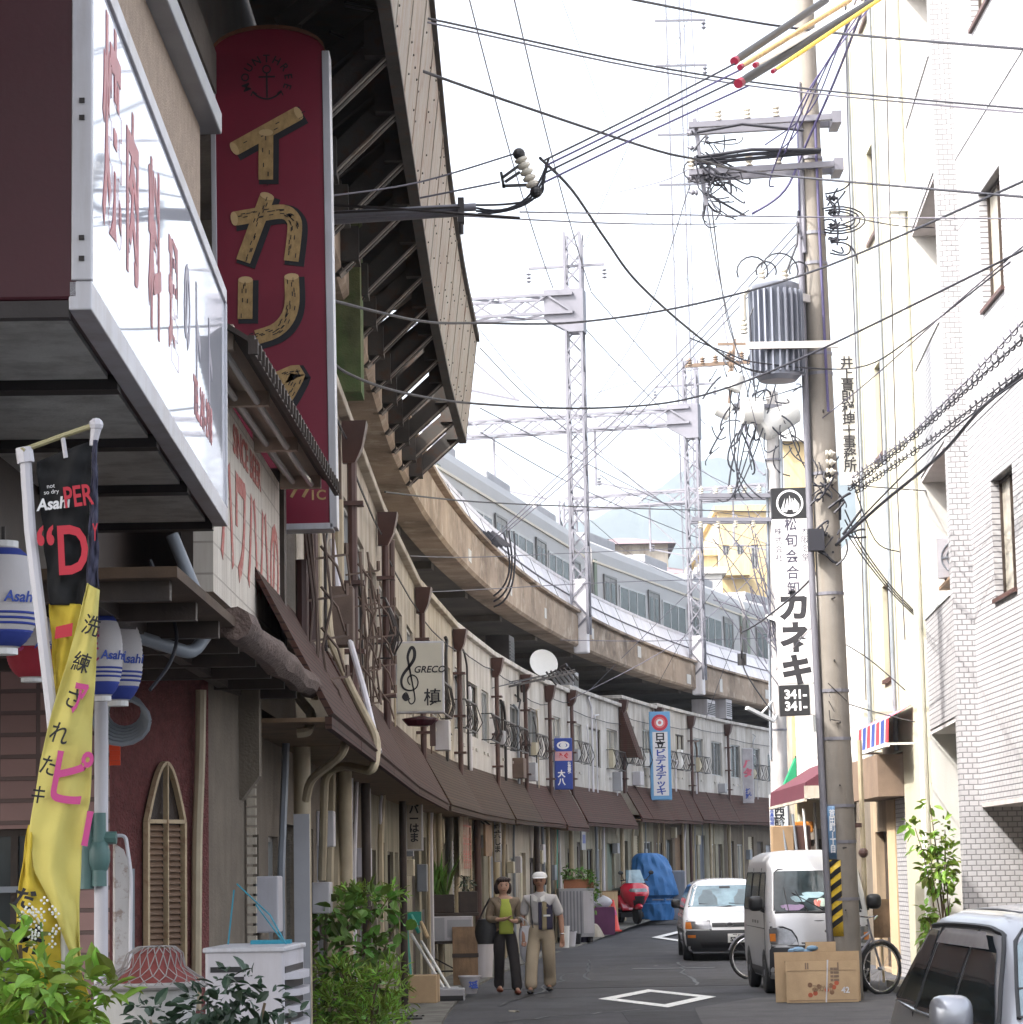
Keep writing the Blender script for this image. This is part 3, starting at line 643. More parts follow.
for i, (x, y0, y1, mm, lb) in enumerate([(302, 560, 690, 'pipebrown', 'thick brown pipe on the upper wall just below the crimson sign'), (313, 590, 700, 'pipebeige', 'cream vertical pipe on the upper wall right of the brown one'), (338, 500, 660, 'pipebeige', 'tall cream pipe on the upper wall left of the first rain hopper'),
                                          (384, 525, 700, 'pipewhite', 'pale double height pipe on the upper wall left of the treble clef sign'), (391, 540, 690, 'pipebrown', 'slim rusty pipe on the upper wall behind the treble clef sign')]):
    s = fs(x, 4.5, .07); Yc = P(s, .07).y
    conduit([at(x, y0, Yc), at(x+1, y1, Yc)], .045 if i % 2 == 0 else .03, mm, 'wall_pipe', lb, group='pipes on the upper terrace wall')
# bundles of old brackets and cables on the wall
def wall_bracket(x, y, lb, n=4, seed=1):
    s = fs(x, 4.8, .1); Yc = P(s, .1).y; rd = random.Random(seed); c = at(x, y, Yc)
    m = MB()
    for i in range(n):
        z = -i*.28
        m.bar((0, 0, z), (.3, -.05, z+.05), .016); m.bar((.3, -.05, z+.05), (.3, -.05, z+.13), .022)
        m.tube([(.1, -.03, z+.1), (.2, -.08, z-.04), (.28, -.05, z-.2)], .010, 5)
    for i in range(4):
        x0 = rd.uniform(-.05, .2); m.tube([(x0, -.05, .2), (x0+rd.uniform(-.05, .05), -.1, -.3), (x0+rd.uniform(-.05, .1), -.08, -.6), (x0+.05, -.02, -n*.2-.1)], .010, 5)
    o = m.build('cable_bracket', 'rustpipe', loc=c, rot=(0, 0, R(90)-.9)); tag(o, lb, 'bracket', 'cable brackets on the upper wall')
wall_bracket(306, 560, 'tangled iron cable brackets just below the crimson vertical sign', 4, 1)
wall_bracket(346, 575, 'iron cable brackets with drooping cords left of the first rain hopper', 5, 2)
wall_bracket(366, 610, 'iron cable brackets with cords under the first rain hopper', 4, 3)
# roof top gear
def ac_block(s, off, z, w, d, h, m, label, name='vent_box', cat='vent box'):
    t = fthing(name, label, cat, s, off, z)
    MB().bx(-w/2, w/2, -d/2, d/2, .08, h).build('casing', m, t, bevel=.015)
    g = MB()
    for i in range(7): g.bx(-w/2+.06, w/2-.06, -d/2-.012, -d/2, .16+i*(h-.25)/7, .16+i*(h-.25)/7+.03)
    for q in (-1, 1): g.bx(q*w*.35-.04, q*w*.35+.04, -d/2, d/2, -.02, .08)
    g.build('grille', 'black', t); return t
s = fs(500, 6.2, -.5); ac_block(s, -.5, 5.78, .75, .5, .72, 'iron', 'black louvred box on the terrace roof left of the satellite dish')
s = fs(566, 6.0, -.5); ac_block(s, -.5, 5.9, .75, .5, .5, 'plasticgrey', 'dark and pale box on the terrace roof right of the satellite dish')
s = fs(704, 6.0, -.4); ac_block(s, -.4, 6.15, 1.1, .5, .62, 'acwhite', 'wider white air unit on the terrace roof near the second wedge hood')
s = fs(722, 6.0, -.3); ac_block(s, -.3, 6.2, .8, .5, .7, 'acwhite', 'narrower white air unit on the terrace roof above the second wedge hood')
# satellite dish
p = at(543, 664, 57.5); t = thing('satellite_dish', 'round white satellite dish on an arm above the terrace roof', 'satellite dish', p)
rot = Euler((R(72), 0, R(18))).to_matrix().to_4x4()
MB().lathe([(.001, .0), (.12, .005), (.24, .03), (.31, .06), (.315, .055), (.24, .02), (.12, -.008), (.001, -.012)], 24, rot).build('dish', 'white', t, smooth=True)
MB().bar((.06, -.02, -.25), (.42, -.3, -.1), .03).cyl((.38, -.28, -.12), (.5, -.36, -.05), .045).build('feed_arm', 'iron', t)
q = P(fs(543, 5.7, -.1), -.1, 5.75)-p
MB().tube([(0, .03, -.05), (.02, .06, -.3), (q.x, q.y, q.z)], .03, 6).build('mast', 'galv', t)
# two long aerial arms from the dish bracket
m = MB(); a = at(484, 692, 52.5); b = at(575, 672, 55)
m.bar(a, b, .04); m.bar(a+V((0, 0, .1)), b+V((0, 0, .05)), .02)
for i in range(6):
    c = b+(a-b)*(.02+i*.05); m.bar(c+V((-.1, -.12, .1)), c+V((.1, .12, -.15)), .03)
c = at(521, 700, 53)
for dx in (0, .12): m.bar(a+(b-a)*(.36)+V((dx, 0, 0)), a+(b-a)*.36+V((dx, 0, -.35)), .05)
tag(m.build('antenna', 'iron'), 'long thin television aerial sticking out beside the satellite dish', 'antenna')

# ------------------------------------------------------------------ projecting signs on the terrace
def proj_sign(name, label, x0, x1, y0, y1, Y, face, th=.14, frame='frame', rz=0, bevel=.01):
    """box sign standing out from the wall, facing down the street; local x to the right, z up, front at y=0"""
    if Y > 40: Y = P(fs(x0-3, 3.5, .08), .08).y
    c = at((x0+x1)/2, (y0+y1)/2, Y); w = (at(x1, (y0+y1)/2, Y)-at(x0, (y0+y1)/2, Y)).length; h = (at((x0+x1)/2, y0, Y)-at((x0+x1)/2, y1, Y)).length
    t = thing(name, label, 'sign', c, rz)
    MB().bx(-w/2, w/2, .012, th, -h/2, h/2).build('sign_case', frame, t, bevel=bevel)
    MB().bx(-w/2+.025, w/2-.025, 0, .02, -h/2+.025, h/2-.025).build('sign_face', face, t)
    return t, w, h
# treble clef sign
t, w, h = proj_sign('clef_sign', 'cream square sign with a black treble clef on the terrace wall', 395, 444, 641, 713, 33.0, 'signcream')
clef = [(-.02, -.30), (-.10, -.33), (-.14, -.27), (-.09, -.22), (-.05, -.27), (-.04, -.35), (.0, -.38), (.05, -.34), (.05, -.25), (.0, .0), (-.04, .2), (-.05, .3), (-.01, .40), (.03, .42), (.06, .36), (.05, .26), (-.02, .16), (-.12, .05), (-.16, -.05), (-.13, -.15), (-.03, -.19), (.07, -.16), (.11, -.08), (.08, .0), (.01, .03), (-.05, -.01), (-.05, -.07), (-.02, -.11)]
def smooth2(pts, n=4):
    out = []
    for i in range(len(pts)-1):
        p0 = pts[max(i-1, 0)]; p1 = pts[i]; p2 = pts[i+1]; p3 = pts[min(i+2, len(pts)-1)]
        for k in range(n):
            u = k/n; out.append(tuple(.5*((2*p1[j])+(-p0[j]+p2[j])*u+(2*p0[j]-5*p1[j]+4*p2[j]-p3[j])*u*u+(-p0[j]+3*p1[j]-3*p2[j]+p3[j])*u**3) for j in (0, 1)))
    return out+[pts[-1]]
cp = smooth2([(x*h*.86-w*.17, z*h*.98) for x, z in clef]); nn = len(cp)
m = MB(); m.ribbon(cp, [h*.018+h*.03*math.sin(PI*min(1, max(0, (i/nn-.3)*2.2)))*.9 for i in range(nn)], .004, .001)
m.prism([(-w*.17-.10*h*.86+.045*h*math.cos(a*PI/8), -.001, -.28*h*.98+.045*h*math.sin(a*PI/8)) for a in range(16)], (0, -.005, 0))
m.build('clef_mark', 'blackink', t)
text('GRECO', .13*h, 'blackink', t, (.2*w, -.004, .10*h), bold=.002, shear=.25)
text('槙', .25*h, 'blackink', t, (.26*w, -.004, -.3*h), bold=.002)
m = MB(); m.lathe([(.02, -.1), (.14, -.09), (.2, -.02), (.2, .0), (.02, .03)], 14, Matrix.Translation((0, .1, -h/2-.06)) @ Matrix.Diagonal((1.1, .7, 1, 1)))
m.build('lamp_bowl', 'maroon', t)
MB().bar((.15, .1, -h/2-.05), (.15, .1, -h/2-.4), .07).build('post', 'pipebrown', t); MB().bar((-w/2, .1, .1), (-w/2-.3, .1, .1), .03).build('wall_arm', 'iron', t)
# small blue sign
t, w, h = proj_sign('blue_sign', 'small dark blue vertical sign with white characters and a white eye emblem', 554.5, 572.5, 738, 789.5, 63.5, 'signblue', .1, 'signblue')
MB().bx(-w/2+.01, w/2-.01, -.006, 0, h*.06, h*.24).build('pink_panel', mat('pale_pink_sign_panel', (.6, .33, .36), .5), t)
m = MB(); m.ribbon(smooth2([(w*.3*math.cos(a), h*.36+h*.06*math.sin(a)) for a in [i*PI/6 for i in range(13)]], 2), .04, .004, .0); m.build('eye_mark', 'whiteink', t)
MB().prism([(.07*math.cos(a*PI/6), -.002, h*.36+.05*math.sin(a*PI/6)) for a in range(12)], (0, -.006, 0)).build('eye_mark', 'whiteink', t)
text('大\n八', w*.42, 'whiteink', t, (-w*.12, -.004, -h*.28), bold=.006, line=1.05); text(vtext('お食事処'), w*.2, 'whiteink', t, (w*.32, -.004, -h*.08), bold=.003, line=.8)
text('ふぐ', w*.3, 'redink', t, (0, -.009, h*.15), bold=.01)
# tall sky blue video sign
t, w, h = proj_sign('video_sign', 'tall sky blue and white vertical sign with a red round emblem', 650, 671, 711.5, 800, 80, 'signsky', .22, 'signsky')
MB().bx(-w*.36, w*.36, -.006, 0, -h*.45, h*.27).build('white_panel', 'awnwhite', t)
m = MB(); m.ribbon([(w*.33*math.cos(a), h*.375+w*.33*math.sin(a)) for a in [i*PI/10 for i in range(21)]], .07, .006)
m.build('emblem_ring', 'redink', t)
MB().prism([(w*.36*math.cos(a*PI/8), -.001, h*.375+w*.36*math.sin(a*PI/8)) for a in range(16)], (0, -.003, 0)).build('emblem_disc', mat('pale_red', (.62, .16, .16), .5), t)
MB().ribbon([(w*.13*math.cos(a), h*.375+w*.13*math.sin(a)) for a in [i*PI/8 for i in range(17)]], .05, .004, .004).build('emblem_ring', 'whiteink', t)
text('日\n立', w*.42, 'blackink', t, (0, -.008, h*.165), bold=.006, line=.9, sx=1.3)
text(vtext('ビデオデッキ'), w*.40, 'signblue', t, (0, -.008, -h*.19), bold=.006, line=.9, sx=1.3)
# faded pink sign
t, w, h = proj_sign('faded_sign', 'faded grey vertical sign with pink katakana near the pale pole', 742.5, 753.5, 748, 803, 96, mat('faded_sign_face', (.36, .34, .36), .6, rust=(.5, .48, .5), rust_scale=3), .1)
text('ハ\nタ', w*.85, mat('faded_pink', (.55, .12, .18), .6), t, (0, -.004, h*.12), bold=.02, line=.95); text('地\n球', w*.5, 'signblue', t, (0, -.004, -h*.34), bold=.012, line=.9)
# little white board under the awning
t, w, h = proj_sign('bar_sign', 'small pale vertical board with black kana hanging under the mossy awning', 405, 423, 797, 851, 35.5, 'plaster', .06)
text(vtext('バーはま'), h*.19, 'blackink', t, (0, -.004, 0), bold=.004, line=.92)
t, w, h = proj_sign('narrow_board', 'narrow pale board with small dark characters under the awning above the woman', 494, 501, 818, 862, 50.5, 'plaster', .06)
text(vtext('喫茶しま'), h*.17, 'blackink', t, (0, -.004, .02), bold=.003, line=.95)
# cloth with red writing and blank boards on the ground floor
s = fs(456, 2.1, .02); t = fthing('cloth_banner', 'white cloth with faded red writing hung beside the spiky plant', 'banner', s, .02, 0)
m = MB(); m.grid(lambda u, v: (-.75+1.5*u, -.14-.03*math.sin(u*9)*(1-v), 1.62+1.0*v), 12, 6); m.build('cloth', 'plaster', t, smooth=True)
for i in range(4): text(vtext('大安売'), .3, 'boardred', t, (-.55+.36*i, -.185, 2.1), bold=.004, line=.85)
s = fs(480, 2.1, .03); t = fthing('blank_board', 'blank tan square board under the awning left of the woman', 'board', s, .03, 0)
MB().bx(-.55, .5, -.16, -.12, 1.95, 2.5).build('panel', 'woodmid', t); MB().bar((-.5, -.14, 2.5), (-.5, -.02, 2.6), .03).bar((.45, -.14, 2.5), (.45, -.02, 2.6), .03).build('hook', 'iron', t)
s = fs(577, 2.2, .03); t = fthing('small_notice', 'small white notice with a blue patch under the awning above the steel cabinet', 'sign', s, .05, gz(64))
MB().bx(-.3, .3, -.14, -.1, 1.95, 2.4).build('panel', 'plasticgrey', t); MB().bx(-.15, .22, -.146, -.14, 2.1, 2.3).build('blue_patch', 'signblue', t)

# ================================================================== VIADUCT
t = thing('railway_viaduct', 'curved concrete railway viaduct above the terrace roofs with a pale parapet', 'viaduct', P(0, 0, 0))
def rel(mb):
    o = P(0, 0, 0); mb.v = [(v[0]-o.x, v[1]-o.y, v[2]) for v in mb.v]; return mb
rel(MB().sweep([(.05, 6.95), (.05, 7.62), (.0, 7.7), (-.45, 7.7), (-.45, 6.9), (0.0, 6.9)], -9.5, 100)).build('edge_beam', 'concrete', t)
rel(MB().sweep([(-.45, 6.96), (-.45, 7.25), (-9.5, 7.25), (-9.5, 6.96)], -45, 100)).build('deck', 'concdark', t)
rel(MB().sweep([(-.08, 7.7), (-.46, 8.60), (-.56, 8.58), (-.3, 7.7)], 4.2, 100, 1.5)).build('parapet', 'parapet', t)
rel(MB().sweep([(-.44, 8.59), (-.44, 8.66), (-.62, 8.66), (-.62, 8.58)], 4.2, 100, 1.5)).build('parapet_coping', 'parapet', t)
rel(MB().sweep([(.12, 7.70), (.12, 7.76), (-.09, 7.76), (-.09, 7.70)], 4.2, 100, 1.5)).build('ledge', 'concrete', t)
# ribs on the soffit and cable on the parapet
for i in range(24):
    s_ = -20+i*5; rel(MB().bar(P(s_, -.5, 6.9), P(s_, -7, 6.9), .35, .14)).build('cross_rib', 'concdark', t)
m = MB(); m.sweep([(-.275, 8.2), (-.265, 8.225), (-.29, 8.23), (-.3, 8.2)], 4.2, 100, 1.5); rel(m).build('parapet_cable', 'cablegrey', t)
m = MB()
for i in range(40):
    s_ = 5+i*2.4; m.bar(P(s_, -.10, 7.76), P(s_, -.455, 8.6), .012, .012)
rel(m).build('panel_joint', 'gutter', t)
for i in range(11):   # bare repair patches on the beam face
    s_ = 16+i*6.3+random.uniform(-1, 1); z = 7.0+random.uniform(0, .3)
    w = random.uniform(.25, .6); hgt = random.uniform(.2, .45); m = MB(); m.prism([P(s_, .052, z), P(s_+w, .052, z), P(s_+w, .052, z+hgt), P(s_, .052, z+hgt)], P(s_, .062, 0)-P(s_, .052, 0)); rel(m).build('repair_patch', 'whitebuild', t)
# rear piers, pale moss covered post beside the platform
for i in range(12):
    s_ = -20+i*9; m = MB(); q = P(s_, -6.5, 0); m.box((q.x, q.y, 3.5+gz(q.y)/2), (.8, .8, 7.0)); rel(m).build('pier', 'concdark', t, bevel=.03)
m = MB(); m.box((-1.52, 24.5, 7.0), (.34, .5, 1.9)); rel(m).build('mossy_post', 'mosswall', t)
# ------------------------------------------------------------------ platform overhang
t = thing('station_platform', 'dark riveted steel platform overhanging the street beside the viaduct', 'platform', P(0, 0, 0))
S_END = 5.3
def relp(mb):
    # the outer edge draws in towards the viaduct along the straight stretch
    out = []
    for x, y, z in mb.v:
        d_ = -.2*min(1, max(0, (34.5-y)/7)); out.append((x+d_*min(1, max(0, (x+1.5)/2.2)), y, z))
    mb.v = out; return rel(mb)
relp(MB().sweep([(.82, 7.5), (.99, 8.9), (.92, 8.9), (.75, 7.5)], -44, S_END, 1.15)).build('fascia', 'fascia', t)
m = MB(); m.sweep([(.73, 7.46), (.83, 7.46), (.83, 7.51), (.73, 7.51)], -44, S_END, 1.15); m.sweep([(.84, 8.86), (1.03, 8.86), (1.03, 8.95), (.84, 8.95)], -44, S_END, 1.15); relp(m).build('flange', 'steel', t)
relp(MB().sweep([(-.5, 8.55), (-.5, 8.68), (.78, 8.68), (.78, 8.55)], -44, 1.6, 1.15)).build('deck', 'steel', t)
relp(MB().sweep([(-.55, 7.3), (-.55, 8.9), (-.7, 8.9), (-.7, 7.3)], -44, 2.2, 1.15)).build('rear_girder', 'steel', t)
n = 0; s_ = S_END-.06
while s_ > -12.2:
    m = MB(); a = P(s_, .04, 7.0); b = P(s_, .74, 7.62); m.bar(a, b, .07, .2)
    m.bar(P(s_, .0, 6.9), P(s_, .0, 7.75), .14, .12, (1, 0, 0)); m.bar(P(s_, .70, 7.5), P(s_, .84, 8.85), .12, .08, (1, 0, 0)); m.box(P(s_, .66, 7.62), (.2, .3, .26)); m.box(P(s_, .12, 7.15), (.22, .3, .3))
    m.prism([P(s_-.02, .5, 7.45), P(s_-.02, .78, 7.6), P(s_-.02, .78, 8.1)], (0, .04, 0))
    if n % 2 == 0 or s_ < 1.5: m.bar(P(s_, -.1, 7.75), P(s_, .78, 8.4), .08, .14)
    relp(m).build('bracket', 'steel', t); relp(MB().bar(a-V((0, 0, .11)), b-V((0, 0, .11)), .17, .018)).build('bracket_lit_edge', 'litedge', t); s_ -= 1.45; n += 1  # added pale strip paints the lit lower edge of each bracket
m = MB(); r_ = random.Random(5)
for i in range(130):   # rivets down the fascia
    s_ = S_END-.1-r_.choice(range(0, 60))*.33; z = r_.choice([7.6, 7.75, 8.0, 8.3, 8.6, 8.78]); q = P(s_, .822+.17*(z-7.5)/1.4, z); m.ball(q, .011, 5, 3)
relp(m).build('rivets', 'steel', t)
for i in range(14):
    s_ = S_END-.02-i*1.5; m = MB(); m.bar(P(s_, .82, 7.52), P(s_, .99, 8.87), .05, .014, (1, 0, 0)); relp(m).build('stiffener', 'fascia', t)

# ================================================================== TRAIN
def carriage(sa, label):
    a = P(sa, -3.65, 0); b = P(sa+18.6, -3.65, 0); L = (b-a).length; d = (b-a)/L
    t = thing('train_carriage', label, 'train', (a.x, a.y, 8.0), math.atan2(d.y, d.x), 'carriages of the commuter train')
    W = 1.4; sec = [(-W, 0), (-W-.01, 1.2), (-W+.03, 2.85), (-W+.12, 3.08), (-W+.4, 3.25), (0, 3.38), (W-.4, 3.25), (W-.12, 3.08), (W-.03, 2.85), (W+.01, 1.2), (W, 0)]
    m = MB(); n = len(sec); vs = [(x, y, z) for x in (0, L) for y, z in sec]
    m.add(vs, [(i, i+n, i+n+1, i+1) for i in range(n-1)]+[tuple(range(n)), tuple(reversed(range(n, 2*n)))]); m.build('body', 'trainside', t)
    m = MB(); m.bx(0.02, L-.02, -W-.022, -W-.006, .35, .55); m.bx(.02, L-.02, -W-.02, -W+.02, 2.5, 2.56); m.build('waist_band', 'trainband', t)
    m = MB(); m.bx(.3, L-.3, -W+.1, W-.1, -.45, -.02); m.build('underframe', 'iron', t)
    for i, x in enumerate((3.2, L/2, L-3.2)):
        MB().bx(x-1.4, x+1.4, -.8, .8, 3.3, 3.62).build('roof_unit', 'trainroof', t, bevel=.05)
    for x in (1.75, 6.75, 11.75, 16.75):
        m = MB(); m.bx(x-.68, x-.62, -W-.03, -W, .15, 2.25).bx(x+.62, x+.68, -W-.03, -W, .15, 2.25).bx(x-.68, x+.68, -W-.03, -W, 2.2, 2.26); m.bx(x-.62, x-.01, -W-.012, -W, .15, 2.2).bx(x+.01, x+.62, -W-.012, -W, .15, 2.2)
        dd = m.build('door', 'traindoor', t)
        g = MB()
        for q in (-.31, .31): g.bx(x+q-.2, x+q+.2, -W-.018, -W-.012, 1.05, 2.05)
        g.build('pane', 'trainglass', dd)
    for x, n_ in ((4.25, 3), (9.25, 3), (14.25, 3)):
        ww = 1.45; f = MB(); f.bx(x-ww, x+ww, -W-.02, -W, 1.0, 1.06).bx(x-ww, x+ww, -W-.02, -W, 2.04, 2.1)
        for i in range(n_+1): c = x-ww+2*ww*i/n_; f.bx(c-.035, c+.035, -W-.022, -W+.01, 1.06, 2.04)
        o = f.build('window', 'alu', t); MB().bx(x-ww, x+ww, -W-.012, -W+.01, 1.03, 2.07).build('pane', 'trainglass', o)
    for x in (.06, L-.06):
        MB().bx(x-.3 if x > 1 else x, x+.3 if x < 1 else x, -W-.018, -W-.005, .5, 2.6).build('end_window', 'greendoor', t)
    m = MB(); m.bx(L, L+.6, -.6, .6, .1, 2.6); m.build('gangway', 'rubber', t)
    return t
sg = fs(592, 9.5, -2.25)
carriage(sg-18.9, 'grey train carriage passing the steel platform end, left of the first catenary mast')
carriage(sg+.3, 'grey train carriage between the first and second catenary masts')
carriage(sg+19.5, 'grey train carriage farthest along, behind the pole and white sign')

# ================================================================== CATENARY MASTS
def lattice(m, a, b, w, d=None, r=.035, pitch=None, side=None):
    """four-legged lattice beam from a to b"""
    a = V(a); b = V(b); d = d or w; pitch = pitch or w*1.2; ax = (b-a); L = ax.length; ax.normalize()
    u = V(side) if side else (V((1, 0, 0)) if abs(ax.z) > .9 else V((0, 0, 1)))
    x = ax.cross(u).normalized(); y = x.cross(ax).normalized()
    c = [x*i*w/2+y*j*d/2 for i, j in ((-1, -1), (1, -1), (1, 1), (-1, 1))]
    for q in c: m.bar(a+q, b+q, r*1.5)
    n = max(2, int(L/pitch))
    for i in range(n):
        p0 = a+ax*(L*i/n); p1 = a+ax*(L*(i+1)/n)
        for k in range(4):
            c0, c1 = (c[k], c[(k+1) % 4]) if i % 2 else (c[(k+1) % 4], c[k])
            m.bar(p0+c0, p1+c1, r)
    return m
def mast(s_, label, top=16.9, inner=False):
    q = P(s_, .1, 0); a_ = ang(s_)
    t = thing('catenary_mast', label, 'railway mast', (q.x, q.y, 0), -a_, 'catenary masts beside the track')
    lattice(MB(), (0, 0, 7.2), (0, 0, top), .38, r=.04, pitch=.42).build('mast_post', 'galv', t)
    MB().bx(-.17, .17, -.17, .17, 6.75, 8.5).build('mast_base', 'parapet', t, bevel=.03)
    lattice(MB(), (0, 0, 15.15), (-9.4, 0, 15.15), .55, .45, r=.045, pitch=.6).build('portal_beam', 'galv', t)
    MB().prism([(-.7, -.24, 15.5), (.25, -.24, 15.5), (.25, -.24, 14.45), (-.1, -.24, 14.45), (-.7, -.24, 14.8)], (0, .48, 0)).build('corner_plate', 'galv', t)
    lattice(MB(), (-9.4, 0, 7.2), (-9.4, 0, 15.3), .5, r=.045, pitch=.55).build('mast_post', 'galv', t)
    m = MB(); m.bar((-1.1, 0, 16.1), (.75, 0, 16.1), .06)
    for x in (-1.1, .75):
        for i in range(3): m.lathe([(.02, 0), (.07, .03), (.02, .06)], 8, Matrix.Translation((x, 0, 15.75+i*.09)))
    m.build('insulator_arm', 'galv', t)
    for x in (-3, -6.2):
        m = MB(); m.bar((x, 0, 14.9), (x, 0, 13.2), .06); m.bar((x, 0, 13.3), (x+1.6, .1, 12.9), .05); m.bar((x, 0, 14.4), (x+1.5, .1, 12.95), .04)
        for i in range(3): m.lathe([(.02, 0), (.08, .03), (.02, .06)], 8, Matrix.Translation((x+.1, .02, 13.2+i*.09)))
        m.build('cantilever', 'galv', t)
    return t
s1m = fs(578, 11, .1); s2m = fs(695, 11, .1)
mast(s1m, 'nearest white lattice mast with its beam over the train')
mast(s2m, 'second white lattice mast further along the bend with its long beam')
mast(s2m+(s2m-s1m), 'third lattice mast farthest along the bend, mostly behind the tall shop sign')
# slim transmission tower behind
p = at(690, 500, 118); t = thing('steel_tower', 'very tall slim steel lattice tower rising out of the picture behind the viaduct', 'pylon', (p.x, p.y, 1))
lattice(MB(), (0, 0, 0), (-.2, 0, 44), .6, r=.02, pitch=1.7).build('tower_shaft', 'galv', t)
m = MB()
for z in (36.5, 33.3, 38.6, 31): m.bar((-1.0, 0, z), (1.3, 0, z), .09); m.lathe([(.03, 0), (.12, .1), (.03, .2), (.12, .3), (.03, .4)], 8, Matrix.Translation((1.2, 0, z-.45)))
m.build('cross_arm', 'galv', t)
# ================================================================== RESTAURANT AT THE NEAR LEFT
t = thing('restaurant_building', 'old restaurant front with red stucco wall, arched louvre window and wooden eaves', 'restaurant', (0, 0, 0))
MB().bx(-4.5, -1.6, 5.5, 13.8, 4.2, 5.6).build('upper_wall', 'beigewall', t)
MB().bx(-1.72, -1.5, 5.5, 13.95, 5.6, 5.72).build('roof_gutter', 'pipegrey', t, bevel=.01)
MB().bx(-4.5, -1.95, 7.5, 18.6, 2.8, 4.25).build('eaves_box', 'wooddark', t)
MB().bx(-4.5, -2.05, 13.8, 18.6, 4.2, 5.6).build('rear_wall', 'wooddark', t)
m = MB(); m.bx(-2.9, -1.2, 9.6, 15.55, 2.76, 2.8)
m.build('eaves_soffit', 'soffitdark', t)
m = MB()
for i in range(8): m.bx(-2.9, -1.24, 9.7+i*.8, 9.76+i*.8, 2.69, 2.76)
for x in (-2.2, -1.6): m.bx(x, x+.06, 9.8, 15.5, 2.70, 2.757)
m.build('rafter', 'wooddark', t)
rd = random.Random(9); pts = [V((-1.2+rd.uniform(-.015, .015), 11.6+i*.42, 2.78+rd.uniform(-.012, .012))) for i in range(11)]
MB().tube(pts, [.075+rd.uniform(-.01, .012) for _ in pts], 9).build('eaves_roll', mat('rotten_roll', (.13, .09, .075), .95, var=.4, scale=14, bump=1, bscale=40), t, smooth=True)
# walls below the eaves
A = V((-2.04, 13.6, 0)); B = V((-1.63, 14.35, 0)); d = (B-A).normalized()
m = MB(); m.prism([A, B, B+V((-.3, .2, 0)), A+V((-.3, .2, 0))], (0, 0, 2.78)); m.build('stucco_wall', 'stucco', t)
m = MB(); wall_openings(m, -3.4, -2.04, 0, 2.78, [(-2.75, -2.3, 1.0, 1.95)], 13.6, .12); m.build('entrance_wall', 'pinkbrick', t)
window(t, -2.75, -2.3, 1.0, 1.95, 13.66, 2, 'wooddark', 'glass')
m = MB()
for z in (1.25, 1.45, 1.65): m.bar((-2.8, 13.55, z), (-2.25, 13.55, z), .03)
m.build('window_rail', 'pipegrey', t)
m = MB(); m.prism([(-1.63, 14.35, 0), (-1.52, 15.6, 0), (-1.8, 15.6, 0), (-1.9, 14.4, 0)], (0, 0, 2.76)); m.build('side_wall', 'greystucco', t)
# arched louvre window on the stucco wall
L = (B-A).length; ang_w = math.atan2(d.y, d.x)
w = None
def arch(hw, z0, zs, zt, n=8):
    pts = [(-hw, z0), (-hw, zs)]
    for i in range(1, n): u = i/n; pts.append((-hw+hw*(u**1.0)*1.0, zs+(zt-zs)*math.sin(u*PI/2)**1.0))
    pts.append((0, zt)); return pts+[(-x, z) for x, z in reversed(pts[:-1])]
cx = L*.5; base = A+d*cx; nrm = V((d.y, -d.x, 0))
def onwall(x, z, o=0.0): q = base+d*x+nrm*o; return (q.x, q.y, z)
hw = .16; z0, zs, zt = 1.20, 1.98, 2.28
m = MB(); out = arch(hw, z0, zs, zt)
m.add([], [])
for a, b in zip(out, out[1:]): m.bar(onwall(*a, .03), onwall(*b, .03), .018, .03, nrm)
m.bar(onwall(0, z0, .035), onwall(0, zt, .035), .010, .03, nrm); m.bar(onwall(-hw, zs, .03), onwall(hw, zs, .03), .02, .03, nrm); m.bar(onwall(-hw, z0, .03), onwall(hw, z0, .03), .03, .03, nrm)
wf = m.build('arched_window', 'louvreframe', t)

m = MB(); m.prism([onwall(x, z, .002) for x, z in out], nrm*.008); m.build('dark_pane', mat('dark_mesh_pane', (.035, .022, .015), .6, bump=.3), wf)
m = MB()
nsl = 24
for i in range(nsl):
    z = z0+.03+(zs-z0-.05)*i/nsl
    for q0, q1 in ((-hw+.02, -.012), (.012, hw-.02)): m.prism([onwall(q0, z+.004, .03), onwall(q1, z+.004, .03), onwall(q1, z+.027, .012), onwall(q0, z+.027, .012)], V((0, 0, .006)))
m.build('louvre', 'louvre', wf)
MB().tube(rounded([at(201, 690, 14.2), at(200, 760, 14.2), at(197, 840, 14.2), at(196, 1010, 14.2)], .1), .028, 8).build('downpipe', 'pipebeige', t, smooth=True)
m = MB(); a = at(223, 672, 15.0); m.bx(a.x-.04, a.x+.04, a.y-.04, a.y+.04, 0, 2.76); m.build('post', 'wooddark', t)
m = MB(); a = at(243, 735, 15.3); m.prism([(a.x-.09, a.y-.1, 2.76), (a.x+.1, a.y-.1, 2.76), (a.x+.1, a.y-.1, 2.25), (a.x, a.y-.1, 2.12), (a.x-.09, a.y-.1, 2.12)], (0, .14, 0)); m.build('meter_box', 'greystucco', t)
m = MB(); a = at(251, 770, 15.4)
for i in range(26): m.bx(a.x-.02, a.x+.03, a.y-.05, a.y, 2.2-i*.055, 2.24-i*.055)
m.build('vent_strip', 'plaster', t)
m = MB(); a = at(300, 800, 17.4); m.bx(a.x-.04, a.x+.06, a.y-.03, a.y, .6, 2.08); m.build('grey_board', 'plasticgrey', t)

